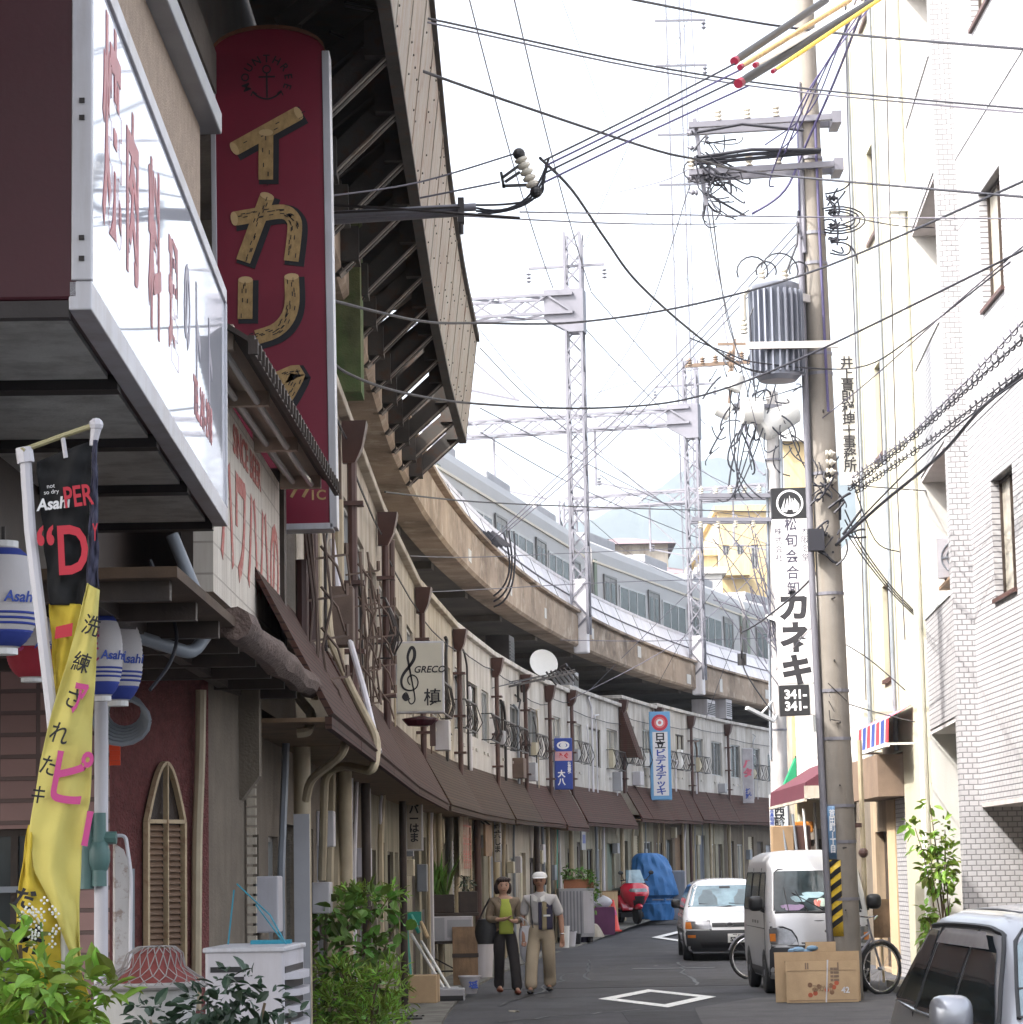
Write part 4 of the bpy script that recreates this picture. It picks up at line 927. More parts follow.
# ------------------------------------------------------------------ big white box sign
t = thing('shop_sign_box', 'huge white box sign with large red characters, maroon end and ribbed underside', 'sign', (-1.19, 7.48, 3.29), R(90)+.027)
Ls, Hs, Ds = 4.84, 1.10, 1.15
MB().bx(0, Ls, .02, Ds, 0.03, Hs).build('sign_case', 'maroon', t, bevel=.01)
MB().bx(0.03, Ls-.03, -.005, .03, .09, Hs-.06).build('sign_face', 'signwhite', t)
m = MB(); m.bx(0, Ls, -.015, .05, 0.0, .085).bx(0, Ls, -.015, .05, Hs-.055, Hs+.01).bx(-.006, .028, -.016, .042, .085, Hs-.055).bx(Ls-.028, Ls+.004, -.016, .05, .085, Hs-.055)
fr = m.build('sign_frame', 'frame', t, bevel=.004)
for z in (.14, .2, .55, .6, Hs-.15): MB().bx(-.012, -.006, .005, .02, z, z+.014).build('screw', 'iron', fr)
m = MB()
for i in range(4): m.bx(i*1.2+.06, i*1.2+1.14, .08, Ds-.05, 0.012, .03)
m.build('underside_panel', mat('grey_underside', (.6, .6, .57), .7, var=.15, stain=(.2, .19, .17)), t)
m = MB()
for i in range(5): m.bx(max(.0, i*1.2-.05), min(Ls, i*1.2+.05), .05, Ds, -.02, .028)
m.bx(0, Ls, Ds-.06, Ds, -.02, .028); m.build('underside_rib', 'iron', t)
def fy(px): return -2667.6/(px-438.1)-7.48
for px, c, mm, z, sz in ((106, '焼', 'signred', .62, .56), (127, '肉', 'signred', .56, .46), (150, '料', 'signred', .54, .5), (169, '理', 'signred', .5, .42), (183, 'の', 'signgrey', .62, .34), (193.5, 'ト', 'signgrey', .56, .42), (206, 'ト', 'signgrey', .58, .34)):
    text(c, sz*1.0, mm, t, (fy(px), -.0065, z), bold=.012, sx=.85, sy=1.25)
text('TEL 241-2918', .17, 'signred', t, (fy(199), -.0065, .33), bold=.004, sx=.9, sy=1.3)
for x in (.9, 3.1):
    MB().bar((x, .7, Hs), (x, .7, Hs+.6), .06).build('hanger', 'iron', t)

# ------------------------------------------------------------------ painted board
t = thing('lettered_board', 'faded white board with peeling red letters under the fluorescent hood', 'sign', (-1.5, 13.45, 3.11), R(90))
MB().bx(0, 3.85, .0, .1, 0, 1.1).build('panel', 'boardwhite', t)
text('SINCE BEER', .22, 'boardred', t, (1.75, -.003, .93), bold=.006, sx=1.4)
text('ハワハハの', .68, 'boardred', t, (2.05, -.003, .45), bold=.018, sx=1.02, sy=1.1)
MB().bx(3.85, 4.02, -.03, .12, -.2, 1.2).build('end_post', 'wooddark', t)
MB().bx(0, 3.85, .1, .16, -.05, 1.14).build('backing', 'wooddark', t)
# ------------------------------------------------------------------ fluorescent hood
t = thing('fluorescent_hood', 'weathered sloping hood with two bare fluorescent tubes above the lettered board', 'lamp', (-1.56, 12.45, 4.12), R(90)-.016)
m = MB(); m.prism([(0, 0, .28), (0, -.34, .06), (0, -.35, .08), (0, 0, .31)], (4.85, 0, 0)); m.bx(0, 4.85, -.37, -.34, 0.0, .09)
for i in range(32): m.bx(i*.152, i*.152+.03, -.385, -.37, .0, .07)
m.build('hood', 'wooddark', t)
for y, z in ((-.2, .06), (-.08, .08)):
    for i in range(3):
        m = MB(); m.cyl((.15+i*1.55, y, z), (1.62+i*1.55, y, z), .019, n=8); m.build('tube', mat('unlit_tube', (.62, .61, .6), .2, var=.03, bump=0), t, smooth=True)
m = MB()
for i in range(4):
    m.bx(.08+i*1.55, .14+i*1.55, -.26, 0, .04, .16)
m.bx(.1, 4.75, -.25, -.02, .12, .15); m.build('tube_holder', mat('lamp_batten', (.42, .33, .26), .6, var=.15), t)

# ------------------------------------------------------------------ tall crimson sign
S = 2700/17.8; c0 = at(271.5, 273, 17.8); rollc = .012
t = thing('tall_crimson_sign', 'tall crimson vertical sign with log-shaped katakana and an anchor emblem', 'sign', c0, rot=(0, -rollc*0.6, 0))
def L2(x, y): return ((x-271.5)/S, (272.5-y)/S)
hw = 58.5/S; zt = L2(0, 40)[1]; zb = L2(0, 533)[1]; apex = L2(0, 13)[1]
out = [(-hw, zb), (hw, zb)]+[(hw*math.cos(a), zt+(apex-zt)*math.sin(a)) for a in [i*PI/12 for i in range(13)]]
m = MB(); m.prism([(x, 0, z) for x, z in out], (0, .2, 0)); m.build('sign_face', 'crimson', t)
m = MB()
for x0, x1 in ((-hw-.012, -hw+.022), (hw-.022, hw+.028)): m.bx(x0, x1, -.012, .21, zb-.02, zt)
m.bx(-hw, hw, -.012, .21, zb-.03, zb+.012); fr = m.build('sign_frame', 'frame', t, bevel=.004)
m = MB(); ap = [(hw*math.cos(a), zt+(apex-zt)*math.sin(a)) for a in [i*PI/12 for i in range(13)]]
for a, b in zip(ap, ap[1:]): m.prism([(a[0], -.014, a[1]-.012), (b[0], -.014, b[1]-.012), (b[0], -.014, b[1]+.014), (a[0], -.014, a[1]+.014)], (0, .225, 0))
m.build('arched_cap', mat('rusty_cap', (.16, .06, .03), .7, var=.3, bump=.2), t)
strokes = [[(236, 141), (301, 106)], [(268, 126), (267, 174)], [(235, 215), (262, 211), (284, 209), (294, 216), (296, 228), (292, 260)], [(268, 193), (257, 222), (243, 259)],
           [(245, 280), (244, 319)], [(292, 278), (292, 305), (286, 322), (274, 333), (256, 339)], [(236, 394), (270, 385), (296, 376), (290, 392), (280, 408)], [(256, 366), (262, 400), (268, 438)]]
dark = MB(); tan = MB(); ends = MB(); marks = MB(); r_ = random.Random(2)
for k, st in enumerate(strokes):
    p = [L2(*q) for q in (smooth2(st, 4) if len(st) > 2 else st)]; w_ = 15/S; o = .0006*k
    dark.ribbon([(x+3.2/S, z-2.6/S) for x, z in p], w_*1.34, .004+o, .0, w_*.2)
    tan.ribbon(p, w_, .006+o, .001, w_*.05)
    for e, nb in ((p[0], p[1]), (p[-1], p[-2])):
        dx, dz = e[0]-nb[0], e[1]-nb[1]; l = math.hypot(dx, dz); ux, uz = dx/l, dz/l
        if e is p[0] or k in (0,):
            ends.prism([(e[0]+ux*w_*.05+ux*w_*.24*math.cos(a)-uz*w_*.5*math.sin(a), -.0075-o, e[1]+uz*w_*.05+uz*w_*.24*math.cos(a)+ux*w_*.5*math.sin(a)) for a in [i*PI/6 for i in range(12)]], (0, -.002, 0))
    for i in range(len(p)-1):
        for _ in range(7 if len(p) == 2 else 2):
            u = r_.random(); q = (p[i][0]+(p[i+1][0]-p[i][0])*u+r_.uniform(-.3, .3)*w_, p[i][1]+(p[i+1][1]-p[i][1])*u+r_.uniform(-.3, .3)*w_)
            dx, dz = p[i+1][0]-p[i][0], p[i+1][1]-p[i][1]; l = math.hypot(dx, dz)
            marks.ribbon([q, (q[0]+dx/l*.03, q[1]+dz/l*.03)], .006, .001, .0085+o)
    dx, dz = p[-1][0]-p[0][0], p[-1][1]-p[0][1]
dark.build('letter_shadow', 'blackink', t); tan.build('lettering', 'sand', t); ends.build('letter_end', 'sandend', t); marks.build('letter_grain', 'blackink', t)
text('77', 24/S, 'sand', t, (L2(297, 497)[0], -.004, L2(297, 497)[1]), bold=.003, shear=.15); text('1C', 14/S, 'sand', t, (L2(315, 501)[0], -.004, L2(315, 503)[1]), bold=.002)
m = MB(); an = lambda pts, w_=.011: m.ribbon([L2(*q) for q in pts], w_, .003)
an([(269.5, 62), (269.5, 88)]); an([(261, 66), (278, 66)]); an(smooth2([(255, 82), (261, 87), (269.5, 89.5), (278, 87), (284, 82)])); an([(269.5+4*math.cos(a), 58+4*math.sin(a)) for a in [i*PI/6 for i in range(13)]], .009)
an([(253, 86), (255, 81), (259, 84)], .008); an([(286, 86), (284, 81), (280, 84)], .008); m.build('anchor_emblem', 'blackink', t)
for i, ch in enumerate('MOUNTHREE'):
    a = R(200-i*27.5); x, z = L2(269.5+22*math.cos(a), 69-22*math.sin(a))
    text(ch, 11.5/S, 'blackink', t, (x, -.003, z), (R(90), R(90)-a, 0), bold=.001)
MB().bar((-hw, .1, zt-.2), (-hw-.25, .1, zt-.2), .05).bar((-hw, .1, zb+.4), (-hw-.25, .1, zb+.4), .05).build('wall_bracket', 'iron', t)

# ------------------------------------------------------------------ bent grey drain pipe below the big sign
tag(MB().tube(rounded([at(172, 535, 11.6), at(205, 615, 11.6), at(208, 632, 11.6), at(193, 654, 11.5), at(135, 636, 11.2)], .06), .029, 10).build('drain_pipe', 'pipegrey', smooth=True), 'thick grey elbow drain pipe hanging under the big white sign', 'pipe')
tag(MB().tube(rounded([at(150, 560, 11.3), at(172, 610, 11.3), at(178, 640, 11.2), at(170, 665, 11.1), at(150, 690, 11)], .1), .008, 6).build('drooping_cord', 'cable', smooth=True), 'thin black cord drooping beside the grey elbow pipe', 'cable')

# ------------------------------------------------------------------ beer banner on its pole
YB = 6.5
def bp(x, y, dy=0.0): return at(x, y, YB+dy)
o = bp(40, 1000); base = V((o.x, YB, 0))
t = thing('advertising_banner', 'black and yellow cloth banner twisted on a thin white pole', 'banner', base)
def relb(mb): mb.v = [(v[0]-base.x, v[1]-base.y, v[2]) for v in mb.v]; return mb
m = MB(); pp = [bp(25, 452), bp(30, 530), bp(41, 620), bp(52, 715), bp(60, 800), bp(66, 900)]; pp.append(V((pp[-1].x+.02, YB, .02))); m.tube(pp, .0145, 8); relb(m).build('banner_pole', 'pipewhite', t, smooth=True)
m = MB(); m.tube([bp(22, 450, -.02), bp(29, 448), bp(62, 436), bp(97, 424)], .007, 6); relb(m).build('banner_arm', mat('tan_plastic', (.4, .36, .2), .4), t)
m = MB(); m.tube([bp(24, 448), bp(26, 463)], .021, 8); relb(m).build('pole_cap', 'pipewhite', t); m = MB(); m.tube([bp(63, 438), bp(66, 458)], .006, 5); relb(m).build('cloth_loop', 'pipewhite', t); m = MB(); m.ball(bp(96, 425), .018, 8, 6); m.tube([bp(96, 428), bp(93, 446)], [.014, .009], 8); relb(m).build('pole_cap', 'pipewhite', t)
def lerp_tab(tab, y):
    for (a, va), (b, vb) in zip(tab, tab[1:]):
        if y <= b: u = max(0, (y-a)/(b-a)); return va+(vb-va)*u
    return tab[-1][1]
def cloth(le, ri, y0, y1, dy, amp, nm, mm, ph=0, n=26, k=2.3, y0r=None):
    m = MB(); y0r = y0 if y0r is None else y0r
    def fn(u, v):
        ya = y0+(y0r-y0)*u; y = ya+(y1-ya)*v; xl = lerp_tab(le, y); xr = lerp_tab(ri, y)
        return bp(xl+(xr-xl)*u+1.2*math.sin(v*23+u*3)*(u-.5), y, dy+amp*math.sin(u*k*PI+ph+v*2.5)+.004*math.sin(u*13+v*17)+.003*math.sin(v*41-u*7))
    m.grid(fn, 24, n*2); relb(m)
    ob = m.build(nm, mm, t, smooth=True, sharp=0); sm = ob.modifiers.new('thick', 'SOLIDIFY'); sm.thickness = .002; return ob
cloth([(440, 36), (470, 37), (605, 50)], [(430, 93), (585, 86), (605, 84)], 462, 605, .01, .012, 'black_cloth', 'blackcloth', y0r=440)
cloth([(605, 49), (700, 55), (760, 46)], [(605, 84), (640, 78), (700, 68), (760, 52)], 604, 760, .012, .01, 'yellow_cloth', 'yellow')
cloth([(440, 93), (585, 87)], [(440, 97), (520, 98), (588, 99)], 440, 588, -.01, .005, 'navy_edge', 'navycloth')
cloth([(585, 87), (620, 79), (690, 58), (760, 40), (830, 30), (870, 33), (905, 52), (985, 84)], [(590, 99), (640, 97), (720, 93), (800, 90), (850, 82), (900, 79), (985, 82)], 583, 980, -.03, .01, 'pale_flap', 'yellowpale', y0r=590)
cloth([(825, 28), (870, 21), (910, 16), (950, 18), (1010, 28)], [(825, 33), (870, 35), (905, 54), (985, 86), (1010, 95)], 825, 1010, -.012, .012, 'yellow_tail', 'yellow')
def bt(s_, x, y, px, mm, rot=0, dy=-.035, bold=.001, sx=1, sy=1, shear=0):
    p = bp(x, y, dy)-base; return text(s_, px*YB/2700, mm, t, p, (R(90), rot, 0), bold=bold, sx=sx, sy=sy, shear=shear)
bt('Asahi', 53, 504, 15, 'whiteink', -.1, -.02, .001, 1, 1.1, .2); bt('not\nso dry', 51, 489, 6, 'whiteink', -.1, -.02, 0)
bt('PER', 78, 497, 23, 'redink', -.12, -.025, .001, .8, 1.3); bt('“D', 63, 553, 60, 'redink', -.05, -.025, .003, .75, 1.15); bt('Y', 95, 533, 20, 'redink', 0, -.025, .001, .4, 1.2)
m = MB(); a = [bp(56, 627, -.02), bp(73, 623, -.02), bp(72, 636, -.02), bp(55, 639, -.02)]; m.prism(a, (0, -.004, 0)); relb(m).build('red_bar', 'redink', t)
for ch, x, y, px in (('洗', 91, 627, 20), ('練', 81, 664, 20), ('さ', 73, 700, 21), ('れ', 59, 735, 22), ('た', 48, 767, 20), ('キ', 38, 796, 18)): bt(ch, x, y, px, 'blackink', .33, -.05, .0004, .9, 1.1)
bt('ピ', 68, 782, 62, 'pinkink', .18, -.052, .003, .75, 1); bt('ー', 84, 828, 40, 'pinkink', 1.75, -.052, .003); bt('ア', 79, 700, 30, 'pinkink', .2, -.052, .003, .5, 1.2)
bt('味', 28, 940, 34, 'blackink', .3, -.035, .002, 1, .9); bt('だ', 24, 900, 22, 'blackink', .3, -.035, .0015)
# ------------------------------------------------------------------ paper lanterns
def lantern(x, y, Y, hwp, hp, label, lower='lanternblue', rz=0.0, hang=True):
    sc = 2700/Y; c = at(x, y, Y); r = hwp/sc; h = hp/sc; t = thing('paper_lantern', label, 'lantern', c, rz, 'paper lanterns under the eaves')
    def rad(v, k=0): return r*math.sqrt(max(0, 1-(abs(v)/.62)**2.4))
    prof = []; n = 40
    for i in range(n+1):
        v = -.5+i/n; rr = r*(max(0, 1-(abs(v)*1.9)**2.5))**.5*(1 if i % 2 else .975)
        prof.append((max(rr, r*.3), v*h))
    MB().lathe(prof, 22).build('paper_body', 'lantern', t, smooth=True, sharp=0)
    for a, b, mm in ((1, 7, lower), (9, 10, lower), (11, 12, lower), (13, 14, lower), (36, 39, lower)) if lower == 'lanternblue' else ((1, 19, lower),):
        MB().lathe([(q[0]*1.012, q[1]) for q in prof[a:b+1]], 22).build('colour_band', mm, t, smooth=True, sharp=0)
    MB().cyl((0, 0, h*.49), (0, 0, h*.55), r*.42, n=14).build('rim', 'white', t); MB().cyl((0, 0, -h*.55), (0, 0, -h*.49), r*.42, n=14).build('rim', 'white', t)
    if hang: MB().bar((0, 0, h*.55), (0, 0, h*.55+.05), .012).build('hook', 'iron', t)
    text('Asahi', h*.15, 'blueink', t, (r*.62, -r*.83, -h*.02), (R(90), 0, R(38)), bold=.001, shear=.2, sy=1)
    text('生\nビ\nー\nル', h*.13, 'pinkink', t, (-r*.3, -r*1.0, h*.1), (R(90), 0, R(-10)), bold=.002, line=.8)
    return t
lantern(3, 598, 9.0, 36, 104, 'white and blue paper lantern at the left edge of the picture')
lantern(118, 659, 11.0, 25, 86, 'white and blue paper lantern hanging right of the banner')
lantern(103, 655, 10.4, 20, 84, 'pale paper lantern half hidden behind the yellow banner')
lantern(32, 646, 10.2, 26, 66, 'white lantern with a crimson lower half behind the banner pole', 'lanternred')
# coil of hose, orange paper, white meter pipe
m = MB(); c = at(125, 712, 12.6)
for k in range(6):
    pts = [c+V((.085*math.cos(a)*(1+.1*k), -.02*k, .075*math.sin(a)*(1+.08*k)-.01*k)) for a in [i*PI/8 for i in range(17)]]; m.tube(pts, .012, 6, False)
tag(m.build('hose_coil', 'pipegrey', smooth=True), 'coil of grey hose hung under the white and blue lantern', 'hose')
c = at(115, 750, 13.3); t = thing('orange_charm', 'small bright orange folded paper hung on the red stucco wall', 'paper charm', c)
m = MB()
for i in range(6): m.bx(-.026, .026, -.012*(i % 2)-.006, .01, -.075+i*.024, -.052+i*.024)
m.build('paper', 'orange', t); MB().tube([(0, 0, .07), (0, .02, .12), (0, .1, .125)], .003, 4).build('string', 'cable', t)
t = thing('meter_pipe', 'white upright supply pipe with a teal meter at the restaurant corner', 'pipe', at(101, 1000, 12).xy.to_3d())
o = t.location
m = MB(); a = at(103, 690, 12); m.tube([(0, 0, 0), (0, 0, a.z)], .031, 10); m.bx(-.036, .036, -.036, .036, .9, .96); m.build('pipe', 'pipewhite', t, smooth=True)
m = MB(); zc = at(97, 852, 12).z
m.tube([(-.055, -.05, zc-.16), (-.055, -.05, zc+.12)], [.032, .036], 10); m.tube([(-.0, -.06, zc-.15), (-.0, -.06, zc+.17)], [.034, .03], 10); m.tube([(-.06, -.05, zc+.06), (.075, -.05, zc+.06)], .028, 8); m.ball((-.055, -.05, zc+.14), .042); m.ball((0, -.06, zc-.02), (.05, .045, .09)); m.build('teal_meter', 'teal', t, smooth=True)
m = MB(); m.tube(rounded([(.06, -.02, zc+.07), (.11, -.02, zc+.07), (.135, -.02, zc-.1), (.13, -.02, zc-.55)], .05), .009, 6); m.build('bent_tube', 'pipewhite', t, smooth=True)
p = at(124, 905, 13.0); t = thing('peeling_board', 'narrow peeling white board leaning beside the teal meter', 'board', (p.x, p.y, 0), .5)
m = MB(); m.prism([(-.045, 0, 0), (.03, 0, 0), (.03, 0, 1.75), (.0, 0, 1.83), (-.045, 0, 1.86)], (0, .03, 0)); m.build('plank', mat('peeling_white', (.5, .47, .45), .8, var=.15, rust=(.2, .12, .08), rust_amt=.7, rust_scale=18), t)
MB().bx(.03, .05, -.01, .04, 0, 1.74).build('edge_trim', 'pipegrey', t)
# ------------------------------------------------------------------ air conditioner, tub, twine
c = at(244, 950, 12.5); t = thing('air_conditioner', 'white outdoor air conditioner unit with louvred front below the grey wall', 'air conditioner', (c.x, c.y, 0), R(-3))
zt_ = c.z; m = MB(); m.bx(-.18, .18, 0, .72, zt_-.58, zt_); m.build('casing', 'acwhite', t, bevel=.012)
MB().bx(-.19, .19, -.01, .73, zt_-.012, zt_+.012).build('lid', 'frame', t, bevel=.006)
m = MB(); m.bx(-.155, .0, -.004, 0.01, zt_-.10, zt_-.075).bx(-.09, .0, -.004, .01, zt_-.145, zt_-.12); m.build('slot', 'black', t)
m = MB()
for i in range(6):
    z = zt_-.14-i*.075; m.prism([(.18, .04, z), (.235, .16, z), (.245, .42, z), (.22, .62, z), (.18, .68, z)], (0, 0, .03))
m.build('louvre', 'acwhite', t); MB().bx(.172, .183, .05, .67, zt_-.56, zt_-.08).build('dark_opening', 'black', t)
m = MB()
for x in (-.16, .16):
    for y in (.05, .67): m.bx(x-.02, x+.02, y-.02, y+.02, 0, zt_-.58)
m.bx(-.2, .2, .02, .06, zt_-.62, zt_-.58).bx(-.2, .2, .65, .69, zt_-.62, zt_-.58); m.build('stand', 'iron', t)
p = [at(237, 884, 13.2), at(270, 915, 13.0), at(287, 946, 12.9)]; q = [at(256, 905, 13.3), at(284, 943, 12.9)]; r2 = [at(228, 945, 13.1), at(234, 890, 13.2)]
tag(MB().tube(p, .004, 5).tube(q, .004, 5).tube(r2, .004, 5).bx(c.x-.02, c.x+.17, 13.0, 13.1, zt_+.012, zt_+.03).build('blue_twine', mat('blue_twine', (.02, .2, .28), .7)), 'thin teal twine stretched from the wall down to the air conditioner lid', 'twine')
c = at(150, 982, 10.8); t = thing('plastic_tub', 'grey white round tub covered with netting over a red bundle', 'tub', (c.x, c.y, 0))
z = c.z; m = MB(); m.lathe([(.12, z-.42), (.15, z-.4), (.19, z-.03), (.21, z-.02), (.212, z), (.19, z+.002), (.18, z-.05)], 28); m.build('tub_body', 'tubgrey', t, smooth=True)
m = MB(); m.lathe([(.19, z-.02), (.17, z), (.11, z+.06), (.095, z+.115), (.06, z+.13), (.001, z+.132)], 24, Matrix.Translation((.03, 0, 0))); m.build('red_bundle', 'redmound', t, smooth=True)
m = MB()
for i in range(22):
    a = i*2*PI/22
    for sgn in (1, -1):
        pts = [(.03*(1-k/6)+r_q*math.cos(a+sgn*k*.14), r_q*math.sin(a+sgn*k*.14), zz) for k, (r_q, zz) in enumerate([(.03, z+.14), (.075, z+.137), (.11, z+.112), (.125, z+.06), (.17, z+.03), (.205, z+.012), (.222, z-.015)])]
        m.tube(pts, .0022, 4, False)
m.tube([(.222*math.cos(i*PI/12), .222*math.sin(i*PI/12), z-.014) for i in range(25)], .009, 6, False); m.build('net', 'net', t)
m = MB(); m.bx(-.16, .16, -.16, .16, 0, z-.42); m.build('block_stand', 'gutter', t, bevel=.01)
# ------------------------------------------------------------------ plants at the bottom left
def potplant(name, label, cat, loc, blobs, n, size, leaf, pot=(.18, .3), potm='terracotta', seed=1, asp=.45, stems=5, droop=.2, group=None):
    t = thing(name, label, cat, loc, 0, group)
    r, h = pot; MB().lathe([(r*.75, 0), (r, h), (r*1.06, h), (r*1.06, h+.03), (r*.9, h+.03), (r*.88, h-.02), (.001, h-.02)], 16).build('pot', potm, t, smooth=True)
    rd = random.Random(seed); m = MB()
    for i in range(stems):
        c = V(rd.choice(blobs)[0]); m.tube(bez((rd.uniform(-r, r)*.4, rd.uniform(-r, r)*.4, h-.03), (c.x*.4, c.y*.4, h+(c.z-h)*.6), c, 6), [.012, .011, .010, .008, .007, .006, .005], 5)
    m.build('stem', 'bark', t)
    foliage(MB(), blobs, n, size, seed, asp, droop).build('foliage', leaf, t)
    return t
def px_blobs(lst, Y, loc):
    out = []
    for x, y, rx, ry, dy in lst:
        p = at(x, y, Y+dy); sc = 2700/(Y+dy); out.append((p-V(loc), (rx/sc, max(rx, ry)/sc*.9, ry/sc)))
    return out
p = at(35, 1000, 6.3); loc = (p.x, p.y, 0)
potplant('leafy_shrub', 'bright green leafy shrub at the bottom left corner in front of the banner', 'plant', loc, px_blobs([(5, 985, 30, 40, 0), (45, 990, 38, 38, -.05), (90, 1000, 34, 28, .1), (30, 1040, 80, 40, 0), (60, 1080, 60, 50, 0), (20, 945, 16, 30, .1), (112, 985, 18, 12, .1)], 6.3, loc), 900, .06, 'leafbright', (.16, .5), 'plasticgrey', 3, .42, 7)
p0_ = thing('white_flowers', 'tiny white blossoms on the shrub beside the yellow banner', 'flowers', at(45, 922, 6.4)); r_ = random.Random(8); m = MB()
for i in range(26):
    a = V((r_.uniform(-.05, .03), r_.uniform(-.03, .03), r_.gauss(.0, .022)))
    for k in range(4): b = a+V((math.cos(k*1.57)*.007, -.004, math.sin(k*1.57)*.007)); m.ball(b, .0035, 5, 3)
m.build('petals', 'white', p0_); MB().tube([(0, 0, -.25), (0, .01, -.1), (-.01, 0, 0)], .003, 5).build('stem', 'leaf', p0_)
p = at(215, 1010, 8.6); loc = (p.x, p.y, 0)
potplant('dark_shrub', 'dark green shrub with waxy leaves in front of the tub and air conditioner', 'plant', loc, px_blobs([(150, 1020, 26, 20, .1), (215, 1008, 34, 24, 0), (235, 985, 26, 18, 0), (265, 1003, 22, 22, 0), (290, 1022, 20, 16, .1), (200, 1060, 90, 36, 0)], 8.6, loc), 1300, .05, 'leafdark', (.22, .45), 'plasticgrey', 5, .5, 8)
p = at(353, 930, 21.5); loc = (p.x, p.y, 0)
potplant('broadleaf_bush', 'tall bush with broad mid green leaves, behind the fine-leaved bush', 'bush', loc, px_blobs([(338, 915, 26, 17, 0), (372, 906, 28, 13, .1), (396, 925, 14, 16, 0), (326, 945, 16, 15, 0), (362, 948, 30, 14, -.1), (350, 1000, 40, 40, .2)], 21.5, loc), 900, .10, 'leaf', (.3, .42), 'terracotta', 7, .6, 9)
p = at(362, 990, 20.4); loc = (p.x, p.y, 0)
potplant('fineleaf_bush', 'low bright bush with fine feathery leaves by the kerb', 'bush', loc, px_blobs([(340, 972, 28, 14, 0), (378, 985, 30, 18, -.1), (398, 966, 16, 9, 0), (336, 1008, 30, 22, 0), (376, 1022, 36, 24, -.1), (360, 1070, 44, 40, 0), (404, 1000, 10, 16, 0)], 20.4, loc), 3000, .07, 'leafbright', (.3, .36), 'plasticgrey', 9, .22, 12, -.1)
p = at(322, 935, 22.5); loc = (p.x, p.y, 0)
potplant('arching_bush', 'arching pale green sprigs rising above the broad-leaved bush', 'bush', loc, px_blobs([(325, 905, 14, 12, 0), (360, 893, 30, 8, 0), (392, 893, 16, 8, 0)], 22.5, loc), 420, .06, 'leafbright', (.2, .4), 'terracotta', 13, .3, 8, -.2)
# ================================================================== RIGHT HAND BUILDINGS
def rfront(name, label, X, Yfar, Ynear, Xnear=None, z=0):
    """building on the right: local x runs from the far end towards the camera, y into the building"""
    Xn = X if Xnear is None else Xnear; d = V((Xn-X, Ynear-Yfar)); L = d.length
    return thing(name, label, 'building', (X, Yfar, z), math.atan2(d.y, d.x)), L
# --- tiled apartment block, plain part nearest the camera
t, L = rfront('tiled_apartment', 'white tiled apartment block with tall brown windows and an open ground floor', 5.73, 33.5, 18.0)
wl = [(1.55, 2.95, z, z+1.42) for z in (4.78, 8.28, 11.78, 15.3)]+[(5.6, 7.0, z, z+1.42) for z in (4.78, 8.28, 11.78)]
m = MB(); wall_openings(m, 0, L, 2.42, 19, wl, 0, .22); m.bx(0, L, .3, 6, 18.6, 19); m.build('wall', 'tile_y', t)
m = MB()
for z in (7.05, 10.55, 14.05): m.bx(0, L, -.012, .0, z, z+.03)
m.build('joint_band', 'frame', t)
for o in wl:
    w_ = window(t, o[0], o[1], o[2], o[3], .12, 2, 'wooddark', 'curtain'); MB().bx(o[0]-.02, o[1]+.02, -.04, .1, o[2]-.05, o[2]).build('sill', 'pipebrown', w_)
m = MB(); m.bx(.0, L, .002, 6, 2.36, 2.418); m.build('overhang_soffit', mat('grey_soffit', (.42, .38, .37), .8), t)
m = MB(); wall_openings(m, 0, L, 0, 2.36, [(3, 6.5, .1, 2.0)], 2.6, .2); m.build('recess_wall', 'tile_big', t); MB().bx(3, 6.5, 2.7, 2.75, .1, 2.0).build('garage_shutter', 'plasticgrey', t)
m = MB(); m.cyl((.35, 1.2, 0), (.35, 1.2, 2.36), .06, n=10); m.cyl((.35, 1.2, 1.0), (.35, 1.2, 1.06), .075, n=10); m.build('downpipe', mat('pinkish_pipe', (.5, .38, .34), .5), t, smooth=True)
# --- balcony bay between the two buildings
t, L = rfront('balcony_bay', 'white tiled balcony bay of the apartment block with stacked open balconies', 5.70, 37.25, 33.5, 5.48)
pe = .30
m = MB()
for z in (3.5, 7.0, 10.5, 14.0):
    wall_openings(m, 0, L-pe, z, z+1.52, [], 0); m.poly([(0, .12, z), (0, .12, z+1.52), (L-pe, .12, z+1.52), (L-pe, .12, z)])
    m.poly([(0, 0, z), (0, 0, z+1.52), (0, .12, z+1.52), (0, .12, z)])
m.bx(L-pe, L, 0, .01, 0, 19); m.bx(-.0, .05, .003, 1.6, 0, 3.49)
m.build('parapet', 'tile_y', t)
m = MB(); m.poly([(L+.002, 0.0, 0), (L+.002, 2.85, 0), (L+.002, 2.85, 19), (L+.002, .0, 19)]); m.build('end_wall', 'tile_x', t)
for z in (3.5, 7.0, 10.5, 14.0): MB().bx(-.02, L-pe, -.02, .14, z+1.52, z+1.58).build('coping', 'white', t)
sm_ = mat('grey_slab_soffit', (.46, .42, .42), .85, var=.08)
for z in (3.44, 6.94, 10.44, 13.94): MB().bx(0, L-.01, .013, 1.5, z, z+.058).build('balcony_slab', sm_, t)
m = MB(); m.poly([(0, 1.5, 0), (L, 1.5, 0), (L, 1.5, 19), (0, 1.5, 19)]); m.poly([(L-.01, .02, 0), (L-.01, 1.5, 0), (L-.01, 1.5, 19), (L-.01, .02, 19)]); m.poly([(.055, .0, 0), (.055, 1.5, 0), (.055, 1.5, 19), (.055, 0, 19)]); m.build('rear_wall', 'whitebuild', t)
for z in (0.1, 3.6, 7.1, 10.6):
    window(t, 1.2, 2.9, z+.05, z+2.0, 1.46, 2, 'alu', 'curtain')
m = MB()
for x, y in ((.35, .5), (.62, 1.1)): m.cyl((x, y, 0), (x, y, 19), .055, n=10)
